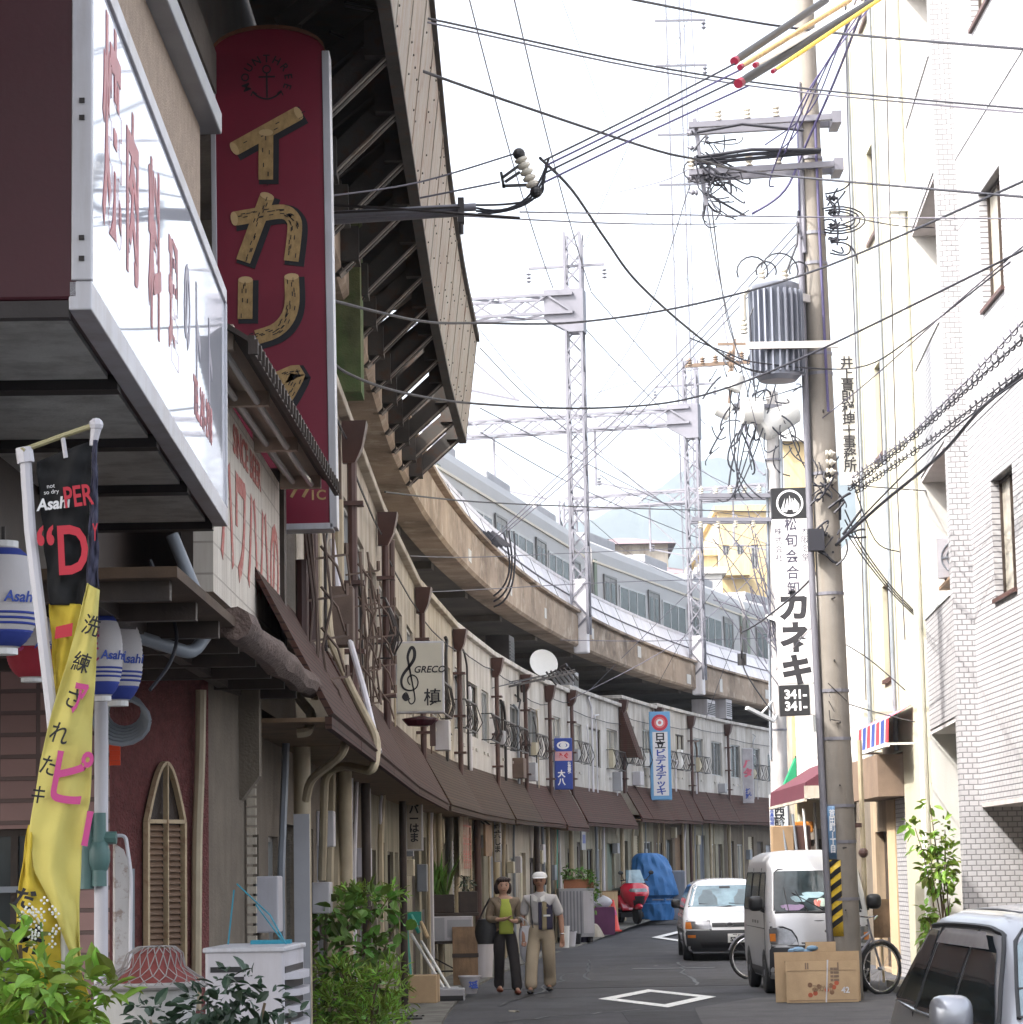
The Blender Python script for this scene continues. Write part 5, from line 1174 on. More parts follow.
m.build('downpipe', 'white', t, smooth=True)
m = MB(); m.bar((.2, .3, 5.31), (3.3, .3, 5.31), .04); m.bx(1.0, 3.3, .1, .8, 5.33, 5.37); m.build('shelf', 'woodmid', t)
q = t.matrix_basis.copy(); bpy.context.view_layer.update(); MWB = t.matrix_world.copy()
c = MWB @ V((1.75, .42, 5.37)); t2 = thing('air_conditioner', 'white air conditioner on the wooden shelf of the lowest balcony', 'air conditioner', c, R(-38))
MB().bx(-.38, .38, -.15, .15, .05, .6).build('casing', 'acwhite', t2, bevel=.015)
m = MB(); m.tube([(-.1+.2*math.cos(a), -.16, .32+.2*math.sin(a)) for a in [i*PI/10 for i in range(21)]], .012, 6, False); m.tube([(-.1+.12*math.cos(a), -.16, .32+.12*math.sin(a)) for a in [i*PI/10 for i in range(21)]], .01, 6, False); m.bx(-.11, -.09, -.17, -.155, .12, .52); m.bx(-.3, .1, -.17, -.155, .31, .33); m.build('fan_guard', 'pipegrey', t2)
MB().bx(-.3, -.2, -.1, .1, 0, .05).bx(.2, .3, -.1, .1, 0, .05).build('foot', 'black', t2)
# --- cream building
t, L = rfront('cream_building', 'tall cream rendered building with slim brown windows beyond the tiled balconies', 5.74, 44.6, 37.27, 5.72)
wl = [(2.85, 3.75, z, z+1.45) for z in (4.5, 7.95, 11.4, 14.9)]
m = MB(); wall_openings(m, 0, L, 3.35, 18, wl, 0, .18); wall_openings(m, 4.5, L, 0, 3.35, [], 0); m.poly([(0, 0, 3.35), (0, 0, 18), (0, 5, 18), (0, 5, 3.35)]); m.poly([(0, .0, 3.345), (0, .2, 3.345), (4.5, .2, 3.345), (4.5, 0, 3.345)]); m.bx(0, L, .2, 5, 17.8, 18)
m.build('wall', 'cream', t)
for o in wl:
    w_ = window(t, o[0], o[1], o[2], o[3], .1, 2, 'wooddark', 'curtain'); MB().bx(o[0]-.03, o[1]+.03, -.05, .1, o[2]-.06, o[2]).build('sill', 'pipebrown', w_)
m = MB(); wall_openings(m, 0, 4.5, 0, 3.35, [(.5, 2.1, .05, 2.2)], .06, .2); m.poly([(4.5, .06, 0), (4.5, .9, 0), (4.5, .9, 3.35), (4.5, .06, 3.35)]); m.build('shop_front', 'tan_render', t)
MB().bx(3.3, 4.48, .02, .058, 0, 2.66).build('tiled_panel', 'tile_y', t)
MB().bx(2.3, 3.2, .01, .058, 0, 2.66).build('tan_panel', mat('tan_panel', (.5, .37, .23), .8, var=.1), t)
MB().bx(1.0, 4.45, -.38, .05, 2.68, 3.3).build('shutter_box', mat('brown_shutter_box', (.2, .14, .10), .7), t)
MB().bx(.5, 2.1, .2, .25, .05, 2.2).build('door', 'wooddark', t)
for x, r_, y1 in ((6.95, .05, 17.8), (4.3, .035, 17.8), (1.4, .04, 17.8)):
    MB().cyl((x, -.07, 3.36 if x < 5 else 0), (x, -.07, y1), r_, n=8).build('downpipe', 'white' if x > 5 else 'pipegrey', t, smooth=True)
m = MB()
m.bx(6.85, 7.05, -.25, 0, 10.9, 11.3); m.build('rain_head', 'white', t)
# striped awning: a canopy on the cream building
aw = thing('striped_awning', 'small red white and blue striped awning over the shop behind the front pole', 'awning', (5.72, 42.3, 3.3), R(-90))
La = 3.4; x = 0; cols = [('awnred', .42), ('awnwhite', .10), ('awnblue', .42), ('awnwhite', .10)]; k = 0
parts = {}
while x < La-.05:
    c, w_ = cols[k % 4]; x1 = min(La, x+w_); m = parts.setdefault((c, k), MB())
    m.prism([(x, -.38, .12), (x1, -.38, .12), (x1, -.36, .46), (x, -.36, .46)], (0, .012, 0)); m.prism([(x, -.36, .46), (x1, -.36, .46), (x1, -.03, .64), (x, -.03, .64)], (0, .012, .012)); x = x1; k += 1
for (c, _), m in parts.items(): m.build('stripe_cloth', c, aw)
m = MB(); m.bx(0, La, -.41, -.35, .06, .115); m.bar((0.02, -.38, .1), (.02, 0, .1), .03); m.bar((La-.02, -.38, .1), (La-.02, 0, .1), .03); m.build('awning_frame', 'white', aw)
# vertical office sign standing off the cream wall
c0 = at(848.5, 415, 44.2); t = thing('office_sign', 'narrow white vertical office sign with black characters high on the cream building', 'sign', c0)
hh = 62/61.1
MB().bx(-.17, .6, .01, .05, -hh-.15, hh+.15).build('sign_face', 'whitebuild', t)
text(vtext('井上貴則税理士事務所'), .225, 'blackink', t, (0, -.002, 0), bold=.004, line=.86)
MB().bar((.5, .03, .5), (.9, .03, .5), .03).bar((.5, .03, -.5), (.9, .03, -.5), .03).build('sign_arm', 'iron', t)
# --- low white building beyond
t, L = rfront('white_building', 'low white building with maroon shop awning behind the parked van', 5.95, 57.5, 45.2, 5.9)
wl = [(3, 4.2, 4.3, 5.4), (7, 8.2, 4.3, 5.4)]
m = MB(); wall_openings(m, 0, L, 3.0, 7.3, wl, 0, .15); m.bx(0, L, .2, 5, 7.15, 7.3); m.poly([(L, 0, 3.0), (L, 5, 3.0), (L, 5, 7.3), (L, 0, 7.3)]); m.poly([(0, 0, 0), (0, 0, 7.3), (0, 5, 7.3), (0, 5, 0)]); m.build('wall', 'whitebuild', t)
for o in wl: window(t, *o, .08, 2, 'alu', 'glasspale')
m = MB(); wall_openings(m, 0, L, 0, 3.0, [(1, 2.6, .05, 2.2), (3.4, 5.4, .6, 2.2), (7.2, 9.4, .05, 2.2)], .05, .2); m.build('shop_front', 'greystucco', t)
MB().bx(1, 2.6, .15, .2, .05, 2.2).bx(7.2, 9.4, .15, .2, .05, 2.2).build('door', 'wooddark', t); MB().bx(3.4, 5.4, .15, .2, .6, 2.2).build('pane', 'glass', t)
aw = thing('maroon_awning', 'maroon shop awning with a pale end board right of the pale pole', 'awning', (5.9, 54.2, 2.75), R(-90))
La = 6.6
m = MB(); m.prism([(0, -.85, .1), (La, -.85, .1), (La, -.83, .38), (0, -.83, .38)], (0, .012, 0)); m.prism([(0, -.83, .38), (La, -.83, .38), (La, -.05, .85), (0, -.05, .85)], (0, .012, .012)); m.prism([(La, -.84, .1), (La, 0, .1), (La, -.04, .85), (La, -.83, .38)], (-.01, 0, 0)); m.build('cloth', 'awnmaroon', aw)
m = MB(); m.bx(-.03, La+.02, -.87, -.82, .05, .1); m.bx(La+.002, La+.03, -.86, -.35, .1, .32); m.build('awning_frame', 'plaster', aw)
# green canvas end
p = [at(779, 797, 54), at(797, 795, 54), at(796, 757, 54)]; c = p[1]
t = thing('green_canvas', 'bright green triangular canvas standing over the maroon awning', 'canvas', c)
MB().prism([q-c for q in p], (.02, .6, 0)).build('cloth', 'awngreen', t); MB().bar((0, .05, -.02), (p[2]-c)+V((0, .05, .02)), .03).build('pole', 'iron', t)
# shop board leftovers under the maroon awning
p = at(815, 815, 50); t = thing('hanging_box_sign', 'blank cream box sign under the maroon awning', 'sign', p); MB().bx(-.3, .25, 0, .25, -.25, .3).build('sign_case', 'cream', t, bevel=.02); MB().bar((0, .1, .3), (0, .1, .6), .03).build('hanger', 'iron', t)
p = at(804, 827, 49.5); t = thing('orange_box_sign', 'little orange box sign below the cream one', 'sign', p); MB().bx(-.17, .17, 0, .2, -.1, .1).build('sign_case', mat('orange_box', (.55, .2, .03), .5), t, bevel=.02); MB().bar((0, .1, .1), (0, .1, .35), .02).build('hanger', 'iron', t)
p = at(812, 845, 48.5); p.z = 0; t = thing('stacked_goods', 'colourful stacked boxes and rolled sheets outside the shop behind the van', 'goods', p)
r_ = random.Random(4)
for i in range(11):
    x = r_.uniform(-.8, .5); z = .0 if i < 4 else (.8 if i < 8 else 1.6); w_ = r_.uniform(.25, .5)
    MB().bx(x, x+w_, .1*i*.3, .1*i*.3+.3, z, z+.8).build('carton', r_.choice(['cardboard', 'pipebrown', 'white', 'plasticgrey', 'plasticgrey', 'carddark']), t, bevel=.02)
for i in range(5): MB().cyl((-.2+i*.12, .2, 0), (-.5+i*.2, .3, 2.5+.1*i), .025, n=8).build('rolled_sheet', r_.choice(['white', 'pipegrey', 'alu']), t)
# tall shop sign
c = at(794, 601, 50); s_ = 54.0; w, h = 36/s_, 229/s_
t = thing('tall_shop_sign', 'tall white vertical shop sign with black top, round emblem and large katakana', 'sign', c, rot=(0, -.012, 0))
MB().bx(-w/2, w/2, .012, .2, -h/2, h/2).build('sign_case', 'white', t, bevel=.01)
MB().bx(-w/2+.01, w/2-.01, 0, .014, -h/2+.6, h/2-.58).build('sign_face', 'awnwhite', t)
MB().bx(-w/2-.005, w/2+.005, -.006, .2, h/2-.57, h/2+.005).build('black_panel', 'black', t); MB().bx(-w/2-.005, w/2*.62, -.006, .2, -h/2-.005, -h/2+.56).build('black_panel', 'black', t)
zc = h/2-.285
MB().ribbon([(.235*math.cos(a), zc+.235*math.sin(a)) for a in [i*PI/14 for i in range(29)]], .035, .004, .007).build('emblem_ring', 'whiteink', t)
m = MB()
for k in range(5):
    x = -.14+.07*k; m.prism([(x-.03, -.007, zc-.12), (x+.03, -.007, zc-.12), (x+.034, -.007, zc-.02), (x*.6, -.007, zc+.1+.05*(k == 2))], (0, -.004, 0))
for k in (-1, 1): m.prism([(k*.03, -.011, zc-.05), (k*.16, -.011, zc-.15), (k*.06, -.011, zc-.17)][::k], (0, -.003, 0))
m.build('emblem_mark', 'whiteink', t)
text(vtext('松旬会合卸'), .27, 'inkfaded', t, (.0, -.002, .82), bold=.005, line=1.12, sx=.9); text(vtext('株式会社'), .15, 'inkfaded', t, (-.24, -.002, 1.05), bold=.001, line=1.1); text(vtext('大阪食堂'), .15, 'inkfaded', t, (.25, -.002, 1.05), bold=.001, line=1.1)
text(vtext('カネキ'), .60, 'blackink', t, (0, -.002, -.72), bold=.028, line=1.0)
text('341-\n341-', .23, 'whiteink', t, (-.05, -.01, -h/2+.27), bold=.008, line=.95)
MB().bx(w/2+.005, w/2+.08, .05, .15, -h/2+.6, h/2-.7).build('side_rail', 'pipebrown', t); MB().bar((w/2+.05, .1, h/2-1), (w/2+.4, .1, h/2-1), .04).bar((w/2+.05, .1, -h/2+1), (w/2+.4, .1, -h/2+1), .04).build('wall_bracket', 'iron', t)
# --- background buildings
def block(name, label, x0, x1, ytop, Y, depth, m, floors, cols, zb=0, roof=None, balc=False):
    a = at(x0, ytop, Y); b = at(x1, ytop, Y); h = a.z; w_ = b.x-a.x
    t = thing(name, label, 'building', (a.x, Y, 0)); ops = []; fh = (h-3)/floors
    for i in range(floors):
        for j in range(cols):
            cw = w_/cols; ops.append((cw*(j+.25), cw*(j+.75), 2+fh*i+fh*.3, 2+fh*i+fh*.75))
    q = MB(); wall_openings(q, 0, w_, 0, h, ops, 0, .3); q.bx(0, w_, .05, depth, h-.3, h); q.build('wall', m, t); MB().bx(0, .02, .02, depth, 0, h-.3).bx(w_-.02, w_, .02, depth, 0, h-.3).build('side_wall', 'plaster', t)
    for o in ops: window(t, *o, .2, 2, 'alu', 'glass', t=.08)
    if balc:
        for i in range(floors): z = 2+fh*i+fh*.2; MB().bx(0, w_*.5, -.9, 0, z-.12, z).bx(0, w_*.5, -.9, -.85, z, z+.9).build('balcony', m, t)
    q = MB(); q.bx(-.2, w_+.2, -.25, depth, h, h+.3); q.build('roof', roof or m, t); return t
block('ochre_apartment', 'ochre apartment block behind the train with balconies, right of the second mast', 718, 775, 512, 135, 12, 'ochre', 6, 4, balc=True)
block('ochre_lowblock', 'lower ochre block stepping down left of the ochre apartments', 700, 717, 556, 136, 12, 'ochre', 5, 2)
block('ochre_tower', 'ochre and white block rising behind the tall shop sign', 783, 822, 442, 75, 1.6, 'ochre', 4, 3, roof='white')
block('white_lowblock', 'small white flat roofed block between the train and the ochre apartments', 699, 722, 574, 128, 8, 'whitebuild', 4, 3)
def roofhouse(label, x0, x1, yr, ye, Y, m='purpleroof'):
    a = at(x0, ye, Y); b = at(x1, ye, Y); r_ = at(x0, yr, Y).z; w_ = b.x-a.x
    t = thing('tiled_roof_hall', label, 'building', (a.x, Y, 0), 0, 'purple roofed halls behind the train')
    MB().bx(0, w_, .3, 12, 0, a.z).build('wall', 'plaster', t)
    MB().add([(-.5, -.3, a.z), (w_+.5, -.3, a.z), (w_+.5, 12.3, a.z), (-.5, 12.3, a.z), (2, 6, r_), (w_-2, 6, r_)], [(0, 1, 5, 4), (1, 2, 5), (2, 3, 4, 5), (3, 0, 4), (3, 2, 1, 0)]).build('roof', m, t)
    q = MB()
    for i in range(4): q.bx(w_*(.15+.2*i), w_*(.25+.2*i), .27, .3, a.z-3, a.z-1.5)
    q.build('window', 'glass', t)
roofhouse('wide hall with purple grey roof behind the train, right of the front mast', 588, 668, 527, 545, 165)
roofhouse('second purple roofed hall, lower, left of the second mast', 640, 700, 556, 575, 150)
roofhouse('small grey roofed house beyond the front mast', 588, 612, 531, 540, 190, 'concdark')
# --- plants and small things by the right wall
p = at(947, 960, 36.3); loc = (p.x, p.y, .095)
potplant('climbing_tree', 'spindly green sapling climbing the gap between tiled and cream walls', 'tree', loc, px_blobs([(915, 828, 9, 10, 0), (930, 805, 8, 8, .1), (925, 845, 15, 12, 0), (945, 830, 9, 14, 0), (938, 870, 15, 24, .1), (948, 865, 8, 22, 0), (950, 898, 6, 10, 0)], 36.3, loc), 330, .13, 'leafbright', (.2, .35), 'plasticgrey', 21, .5, 8)
p = at(941, 968, 35.0); loc = (p.x, p.y, .095)
potplant('pot_shrub', 'small bushy pot plant at the foot of the sapling behind the grey car', 'plant', loc, px_blobs([(927, 915, 7, 10, 0), (931, 935, 10, 14, 0)], 35.6, loc), 170, .11, 'leafbright', (.17, .3), 'terracotta', 22, .55, 5)
p = at(884, 990, 37.2); t = thing('leaning_board', 'weathered brown board on a stick leaning by the cream pier', 'board', (p.x, p.y, .095), -.25)
MB().bx(-.11, .11, -.02, .01, .6, 1.12).build('panel', 'woodmid', t); MB().bar((0, .02, 0), (-.02, .03, 1.1), .03).build('stick', 'ply', t)
p = at(868, 985, 37.5); t = thing('gutter_pole', 'thin upright white pole with a valve beside the front utility pole', 'pipe', (p.x, p.y, .095))
MB().tube([(0, 0, 0), (0, 0, 3.3)], .035, 8).build('pipe', 'pipebeige', t, smooth=True); MB().ball((0, -.02, 1.75), .07, 8, 6).bx(-.2, .0, -.03, .03, 2.1, 2.16).build('valve', 'pipebrown', t)

# ================================================================== UTILITY POLES
def ins(m, c, ax=(0, 0, 1), n=3, r=.05, pitch=.055):
    q = V((0, 0, 1)).rotation_difference(V(ax)).to_matrix().to_4x4(); pr = [(.015, 0)]
    for i in range(n): pr += [(r, pitch*i+.01), (r*.95, pitch*i+.03), (r*.45, pitch*i+.045)]
    m.lathe(pr+[(.012, pitch*n+.02)], 10, Matrix.Translation(V(c)) @ q); return m
Y1 = 34.6
b = at(848, 999, Y1); b.z = .0; top = at(801, -60, Y1)
t = thing('utility_pole', 'tall weathered concrete utility pole with transformer and warning stripes beside the silver van', 'utility pole', b)
ax = top-b; Lp = ax.length
def pp(y, dx=0.0, dy=0.0):
    """point beside the pole axis at picture height y, offset metres"""
    c = at(512, y, Y1).z; u = (c-b.z)/ax.z; return V((ax.x*u+dx, dy, c))
m = MB(); m.tube([V((0, 0, -.05)), ax*.25, ax*.5, ax*.75, ax], [.20, .182, .165, .145, .125], 20); m.build('shaft', 'pole', t, smooth=True)
m = MB(); m.tube([pp(225, -.19, -.06), pp(600, -.23, -.06), pp(1000, -.2, -.1)], .045, 10); m.tube([pp(90, -.12, -.09), pp(260, -.15, -.1)], .03, 8)
m.build('conduit', 'galv', t, smooth=True)
m = MB(); m.tube([pp(128, -.14, .02), pp(300, -.2, .02), pp(520, -.24, -.02)], .022, 6); m.tube([pp(128, .06, -.16), pp(240, .05, -.17), pp(420, .06, -.19)], .02, 6); m.build('cable_riser', 'cableblue', t, smooth=True)
for y, r_ in ((128, .16), (165, .165), (240, .17), (270, .17), (360, .175), (380, .175), (480, .185), (600, .19), (697, .2), (745, .2), (812, .205), (848, .205), (905, .21)):
    c = pp(y); MB().cyl(c+V((0, 0, -.02)), c+V((0, 0, .02)), r_-.008, n=18).build('band', 'galv', t)
for y, n_, dx0 in ((128, 3, -1.6), (175, 4, -1.62)):   # cross-arm pairs reaching left over the street
    m = MB(); c = pp(y)
    m.bar(c+V((.35, -.18, .02)), c+V((dx0, -.18, -.06)), .075); m.bar(c+V((.35, .17, .02)), c+V((dx0, .17, -.06)), .075)
    m.bx(c.x+.28, c.x+.4, -.24, .24, c.z-.07, c.z+.09)
    m.build('cross_arm', 'galv', t)
    for i in range(n_): ins(MB(), c+V((-.45-.38*i, -.18, .03-.02*i)), (0, 0, 1), 3, .05).build('insulator', 'porcelain', t, smooth=True)
m = MB(); c = pp(170)
for i in range(3): m.tube([c+V((.1, -.25-.05*i, .1)), c+V((-.8, -.28-.04*i, .02+.05*i)), c+V((-1.55, -.22, -.02+.04*i))], .025, 6)
m.tube([pp(140, -.1, -.2), pp(133, -.9, -.22), pp(140, -1.5, -.2)], .02, 6); m.build('thick_cable', 'cable', t, smooth=True)
m = MB(); c = pp(170, -1.52, -.1); m.bar(c+V((0, 0, .62)), c+V((.12, 0, -.55)), .05)
for i in range(5): ins(m, c+V((.02, 0, .42-.2*i)), (-1, 0, .1), 2, .04)
m.build('spacer_arm', 'galv', t)
r_ = random.Random(12); m = MB()   # the tangle at the end of the arms
for i in range(44):
    a = c+V((r_.uniform(-.05, .25), r_.uniform(-.15, .15), r_.uniform(-.5, .35))); e = a+V((r_.uniform(-.1, .55), r_.uniform(-.2, .2), r_.uniform(-.45, .15)))
    m.tube(bez(a, (a+e)/2+V((r_.uniform(-.2, .3), r_.uniform(-.2, .2), r_.uniform(-.35, .35))), e, 8), r_.choice([.009, .012, .016]), 5)
for k, (x0, ra) in enumerate(((-.2, .22), (.05, .3), (.1, .17))):
    m.tube([c+V((x0+.25+ra*math.cos(a), -.1, -.1-.15*k+ra*.8*math.sin(a))) for a in [i*PI/8 for i in range(14)]], .010, 5)
m.build('wire_tangle', 'cable', t)
m = MB()   # connectors on the right of the pole
for i in range(16):
    a = pp(200+i*4, .12, -.1)+V((r_.uniform(0, .12), r_.uniform(-.1, .1), 0)); e = a+V((r_.uniform(.05, .35), r_.uniform(-.15, .1), r_.uniform(-.4, .25)))
    m.tube(bez(a, (a+e)/2+V((.15, 0, r_.uniform(-.3, .3))), e, 7), .012, 5)
for q in range(4): ins(m, pp(205+q*14, .2, -.05), (1, 0, 0), 2, .045)
for k, ra in enumerate((.33, .27, .21)): m.tube([pp(228, .5, -.1)+V((ra*1.1*math.cos(a)-.2, 0, ra*.55*math.sin(a))) for a in [-2.2+i*PI/8 for i in range(12)]], .012, 5)
m.build('cable_joint', 'cable', t)
# transformer can hung on the left
zt0 = pp(291).z; zb0 = pp(389).z; c = pp(340, -.57, -.25); rr = .31
tr = MB(); tr.lathe([(.001, zb0-.02), (rr*.75, zb0-.01), (rr*.92, zb0+.05), (rr*.95, zt0-.12), (rr*1.0, zt0-.1), (rr*1.0, zt0-.05), (rr*.7, zt0), (.001, zt0+.03)], 28, Matrix.Translation((c.x, c.y, 0))); tr = tr.build('transformer', 'trafo', t, smooth=True)
m = MB()
for i in range(24):
    a = 2*PI*i/24; z0, z1 = (zb0+.08, zt0-.14); ro = rr*1.16
    m.bar((c.x+rr*.93*math.cos(a)+.03*math.cos(a), c.y+rr*.93*math.sin(a)+.03*math.sin(a), z0), (c.x+rr*.93*math.cos(a)+.03*math.cos(a), c.y+rr*.93*math.sin(a)+.03*math.sin(a), z1), .024, .075, (math.cos(a), math.sin(a), 0))
m.build('cooling_fin', 'trafo', tr)
m = MB()
for dx, dy in ((-.18, -.1), (.1, -.2), (.15, .1)): ins(m, (c.x+dx, c.y+dy, zt0-.02), (0, 0, 1), 3, .045)
m.build('bushing', 'porcelain', tr, smooth=True)
m = MB(); z = pp(359).z; m.bar((c.x-.4, c.y-.35, z), (c.x+.75, c.y-.35, z), .06, .09); m.bar((c.x-.1, c.y-.35, z), (c.x-.1, c.y+.4, z), .06); m.bar((c.x+.4, c.y+.3, z), (c.x+.62, .02, z), .06); m.bar((c.x+.3, c.y, zt0-.2), (c.x+.6, .05, zt0-.2), .05, .1); m.build('hanger_bracket', 'polepale', tr)
m = MB()
for k, (x0, ra) in enumerate(((-.3, .2), (-.12, .13), (.05, .24), (.3, .12))): m.tube([(c.x+x0+ra*math.cos(a), c.y-.1, zt0+.12+ra*math.sin(a)) for a in [-.4+i*PI/8 for i in range(11)]], .012, 5)
m.tube([(c.x+.1, c.y, zt0), (c.x+.3, c.y, zt0+.5), (c.x+.36, 0, zt0+1.0)], .016, 5); m.tube([(c.x-.2, c.y-.1, zt0-.1), (c.x-.36, c.y-.2, zt0-.5), (c.x-.32, c.y-.2, zb0-.3), (c.x+.3, c.y-.1, zb0-.1)], .010, 5)
m.build('lead_wire', 'cable', tr)
m = MB(); z = zt0-.1; m.tube([(c.x-rr-.05, c.y-.1, z), (c.x-rr-.12, c.y-.1, z-.1), (c.x-rr-.12, c.y-.1, z-.42)], .04, 8); ins(m, (c.x-rr-.12, c.y-.1, z-.6), (0, 0, 1), 3, .05); m.build('fuse_holder', 'porcelain', tr, smooth=True)
# middle cable knot, warning stripes, address plate
m = MB()
for i in range(30):
    y = r_.uniform(480, 560); a = pp(y, r_.uniform(-.22, .22), -.2); e = a+V((r_.uniform(-.15, .3), r_.uniform(-.08, .05), r_.uniform(-.35, .35))); m.tube(bez(a, (a+e)/2+V((r_.uniform(-.1, .2), -.05, r_.uniform(-.2, .2))), e, 6), r_.choice([.009, .014, .018]), 5)
m.bx(pp(548).x-.28, pp(548).x-.08, -.32, -.16, pp(548).z-.14, pp(548).z+.14); m.build('cable_knot', 'cable', t)
for i in range(4): ins(MB(), pp(462+i*9, .0, -.2), (.7, -.3, 0), 2, .05).build('insulator', 'porcelain', t, smooth=True)
def sleeve(y0, y1, a0, a1, mm, nm, off=.006, shear=0, n=10):
    m = MB(); c0, c1 = pp(y0), pp(y1)
    def fn(u, v):
        p_ = c1+(c0-c1)*v; u2 = min(1, max(0, u)); a = a0+(a1-a0)*u2; rad = .2-.075*(p_.z/ax.z)+off; return p_+V((rad*math.sin(a), -rad*math.cos(a), 0))
    m.grid(fn, n, 4); o = m.build(nm, mm, t, smooth=True); sm = o.modifiers.new('thick', 'SOLIDIFY'); sm.thickness = .004; return o
sleeve(866, 942, R(-115), R(-12), 'stripeyellow', 'warning_sleeve')
m = MB(); z0, z1 = pp(942).z, pp(866).z
for i in range(7):   # black diagonal bands on the sleeve
    zz = z0+(z1-z0)*(i/6.2)-.05
    def fn(u, v):
        a = R(-115)+R(103)*u; z = min(z1, max(z0, zz+.24*u+.075*v)); p_ = V((ax.x*z/ax.z, 0, z)); rad = .2-.075*(z/ax.z)+.0125; return p_+V((rad*math.sin(a), -rad*math.cos(a), 0))
    m.grid(fn, 10, 2)
m.build('warning_band', 'black', t, smooth=True)
sleeve(812, 865, R(-100), R(-25), 'plateblue', 'address_plate', .01)
c = pp(838, -.13, -.245)
text(vtext('荒田町1丁目'), .105, 'whiteink', t, c, (R(90), 0, R(-50)), ext=.001, bold=.002, line=.85)
for i in range(9): ya = 420+i*62; MB().cyl(pp(ya, .0, -.17), pp(ya, .02 if i % 2 else -.02, -.32), .012, n=6).build('step_bolt', 'iron', t)
m = MB()
for i in range(5): a = pp(690+i*9, -.1, -.2); m.tube([a, a+V((r_.uniform(0, .25), -.05, r_.uniform(-.25, .1)))], .006, 4)
m.build('loose_wire', 'iron', t)

# second pole
Y2 = 61.0; b2 = at(781, 900, Y2); b2.z = gz(Y2); top2 = at(772, 392, Y2)
t = thing('utility_pole', 'pale utility pole with tangled switchgear on top, left of the tall shop sign', 'utility pole', b2)
ax2 = top2-b2
def p2(y, dx=0.0, dy=0.0): z = at(770, y, Y2).z-b2.z; u = z/ax2.z; return V((ax2.x*u+dx, dy, z))
m = MB(); m.tube([V((0, 0, -.05)), ax2*.5, ax2], [.21, .18, .14], 16); m.build('shaft', 'polepale', t, smooth=True)
for y in (460, 492, 520, 640, 730): q = p2(y); MB().cyl(q+V((0, 0, -.02)), q+V((0, 0, .02)), .2, n=14).build('band', 'galv', t)
m = MB(); m.tube([p2(440, .17, -.08), p2(700, .19, -.1)], .04, 8); m.tube([p2(470, -.16, -.1), p2(760, -.19, -.1)], .03, 8); m.build('conduit', 'pipegrey', t, smooth=True)
for y, l in ((497, -1.7), (521, -1.9), (408, -.9)):
    m = MB(); q = p2(y); m.bar(q+V((.2, -.2, 0)), q+V((l, -.2, .04)), .09); m.bar(q+V((.2, .2, 0)), q+V((l, .2, .04)), .09); m.build('cross_arm', 'galv', t)
for k in range(5): ins(MB(), p2(494, -.35-.33*k, -.2), (0, 0, 1), 3, .06).build('insulator', 'porcelain', t, smooth=True)
for k in range(4): ins(MB(), p2(521, -.5-.4*k, -.2), (0, 0, -1), 3, .06).build('insulator', 'porcelain', t, smooth=True)
m = MB()   # drum-shaped switch gear and small transformers at the top
def drum(a, b_, r): q0, q1 = V(a), V(b_); d_ = (q1-q0); m.tube([q0, q0+d_*.06, q0+d_*.94, q1], [r*.8, r, r, r*.8], 14)
drum(p2(413, -.75, -.35), p2(413, -.25, -.3), .3); drum(p2(430, -.3, -.1), p2(408, .5, .1), .34); drum(p2(412, -.95, .1), p2(405, -1.25, .1), .2); drum(p2(392, -.95, -.3), p2(376, -.8, -.3), .2)
m.build('switch_drum', 'whitebuild', t, smooth=True)
m = MB()
m.bar(p2(404, -1.0, -.2), p2(340, -.85, -.2), .07); m.bar(p2(366, -2.0, -.2), p2(362, .1, -.2), .08); m.bar(p2(345, -1.25, -.2), p2(345, -.6, -.2), .06)
for k in range(6): ins(m, p2(366-1.5*k, -1.9+.3*k, -.2), (0, 0, 1), 3, .07)
for k in range(4): ins(m, p2(372-k*6, -.9, -.2), (-1, 0, 0), 2, .08)
m.build('upper_rack', 'porcbrown', t)
r_ = random.Random(31); m = MB()
for i in range(52):
    a = p2(r_.uniform(350, 450), r_.uniform(-1.3, .45), r_.uniform(-.4, .2)); e = a+V((r_.uniform(-.6, .6), r_.uniform(-.2, .2), r_.uniform(-1.2, .3))); m.tube(bez(a, (a+e)/2+V((r_.uniform(-.4, .4), 0, r_.uniform(-.6, .3))), e, 7), r_.choice([.012, .016, .022]), 5)
for k in range(6): m.tube(bez(p2(380, -.9+.2*k, -.3), p2(470+10*k, -1.3+.1*k, -.3), p2(500, -.3-.2*k, -.25), 10), .016, 5)
m.build('wire_tangle', 'cable', t)
m = MB()
for i in range(16):
    a = p2(r_.uniform(500, 600), r_.uniform(-1.5, -.2), -.2); e = p2(r_.uniform(620, 700), r_.uniform(-.3, .25), -.25); m.tube(bez(a, (a+e)/2+V((r_.uniform(-.2, .5), 0, r_.uniform(-.4, .4))), e, 8), .012, 4)
m.build('stay_wires', 'cablegrey', t)
m = MB(); a, e = p2(617, -.25, -.25), p2(640, 1.0, -.6); m.bar(a, e, .16, .08); m.build('lamp_tube', 'white', t)
m = MB(); a, e = p2(709, -.75, -.6), p2(722, -.12, -.3); m.bar(a, e, .13, .07); m.bar(e, p2(712, 0, -.1), .04); m.bar((a+e)/2, p2(700, -.1, -.1), .03); m.build('lamp_tube', 'white', t)
c = p2(822, -.05, -.23); MB().bx(c.x-.2, c.x+.2, -.23, -.2, p2(851).z, p2(795).z).build('clinic_board', 'white', t)
text(vtext('小西診療所'), .25, 'blackink', t, c+V((.02, -.005, .0)), bold=.007, line=.88); text(vtext('耳鼻咽喉科'), .1, 'blueink', t, c+V((-.15, -.005, .05)), bold=.001, line=.95)
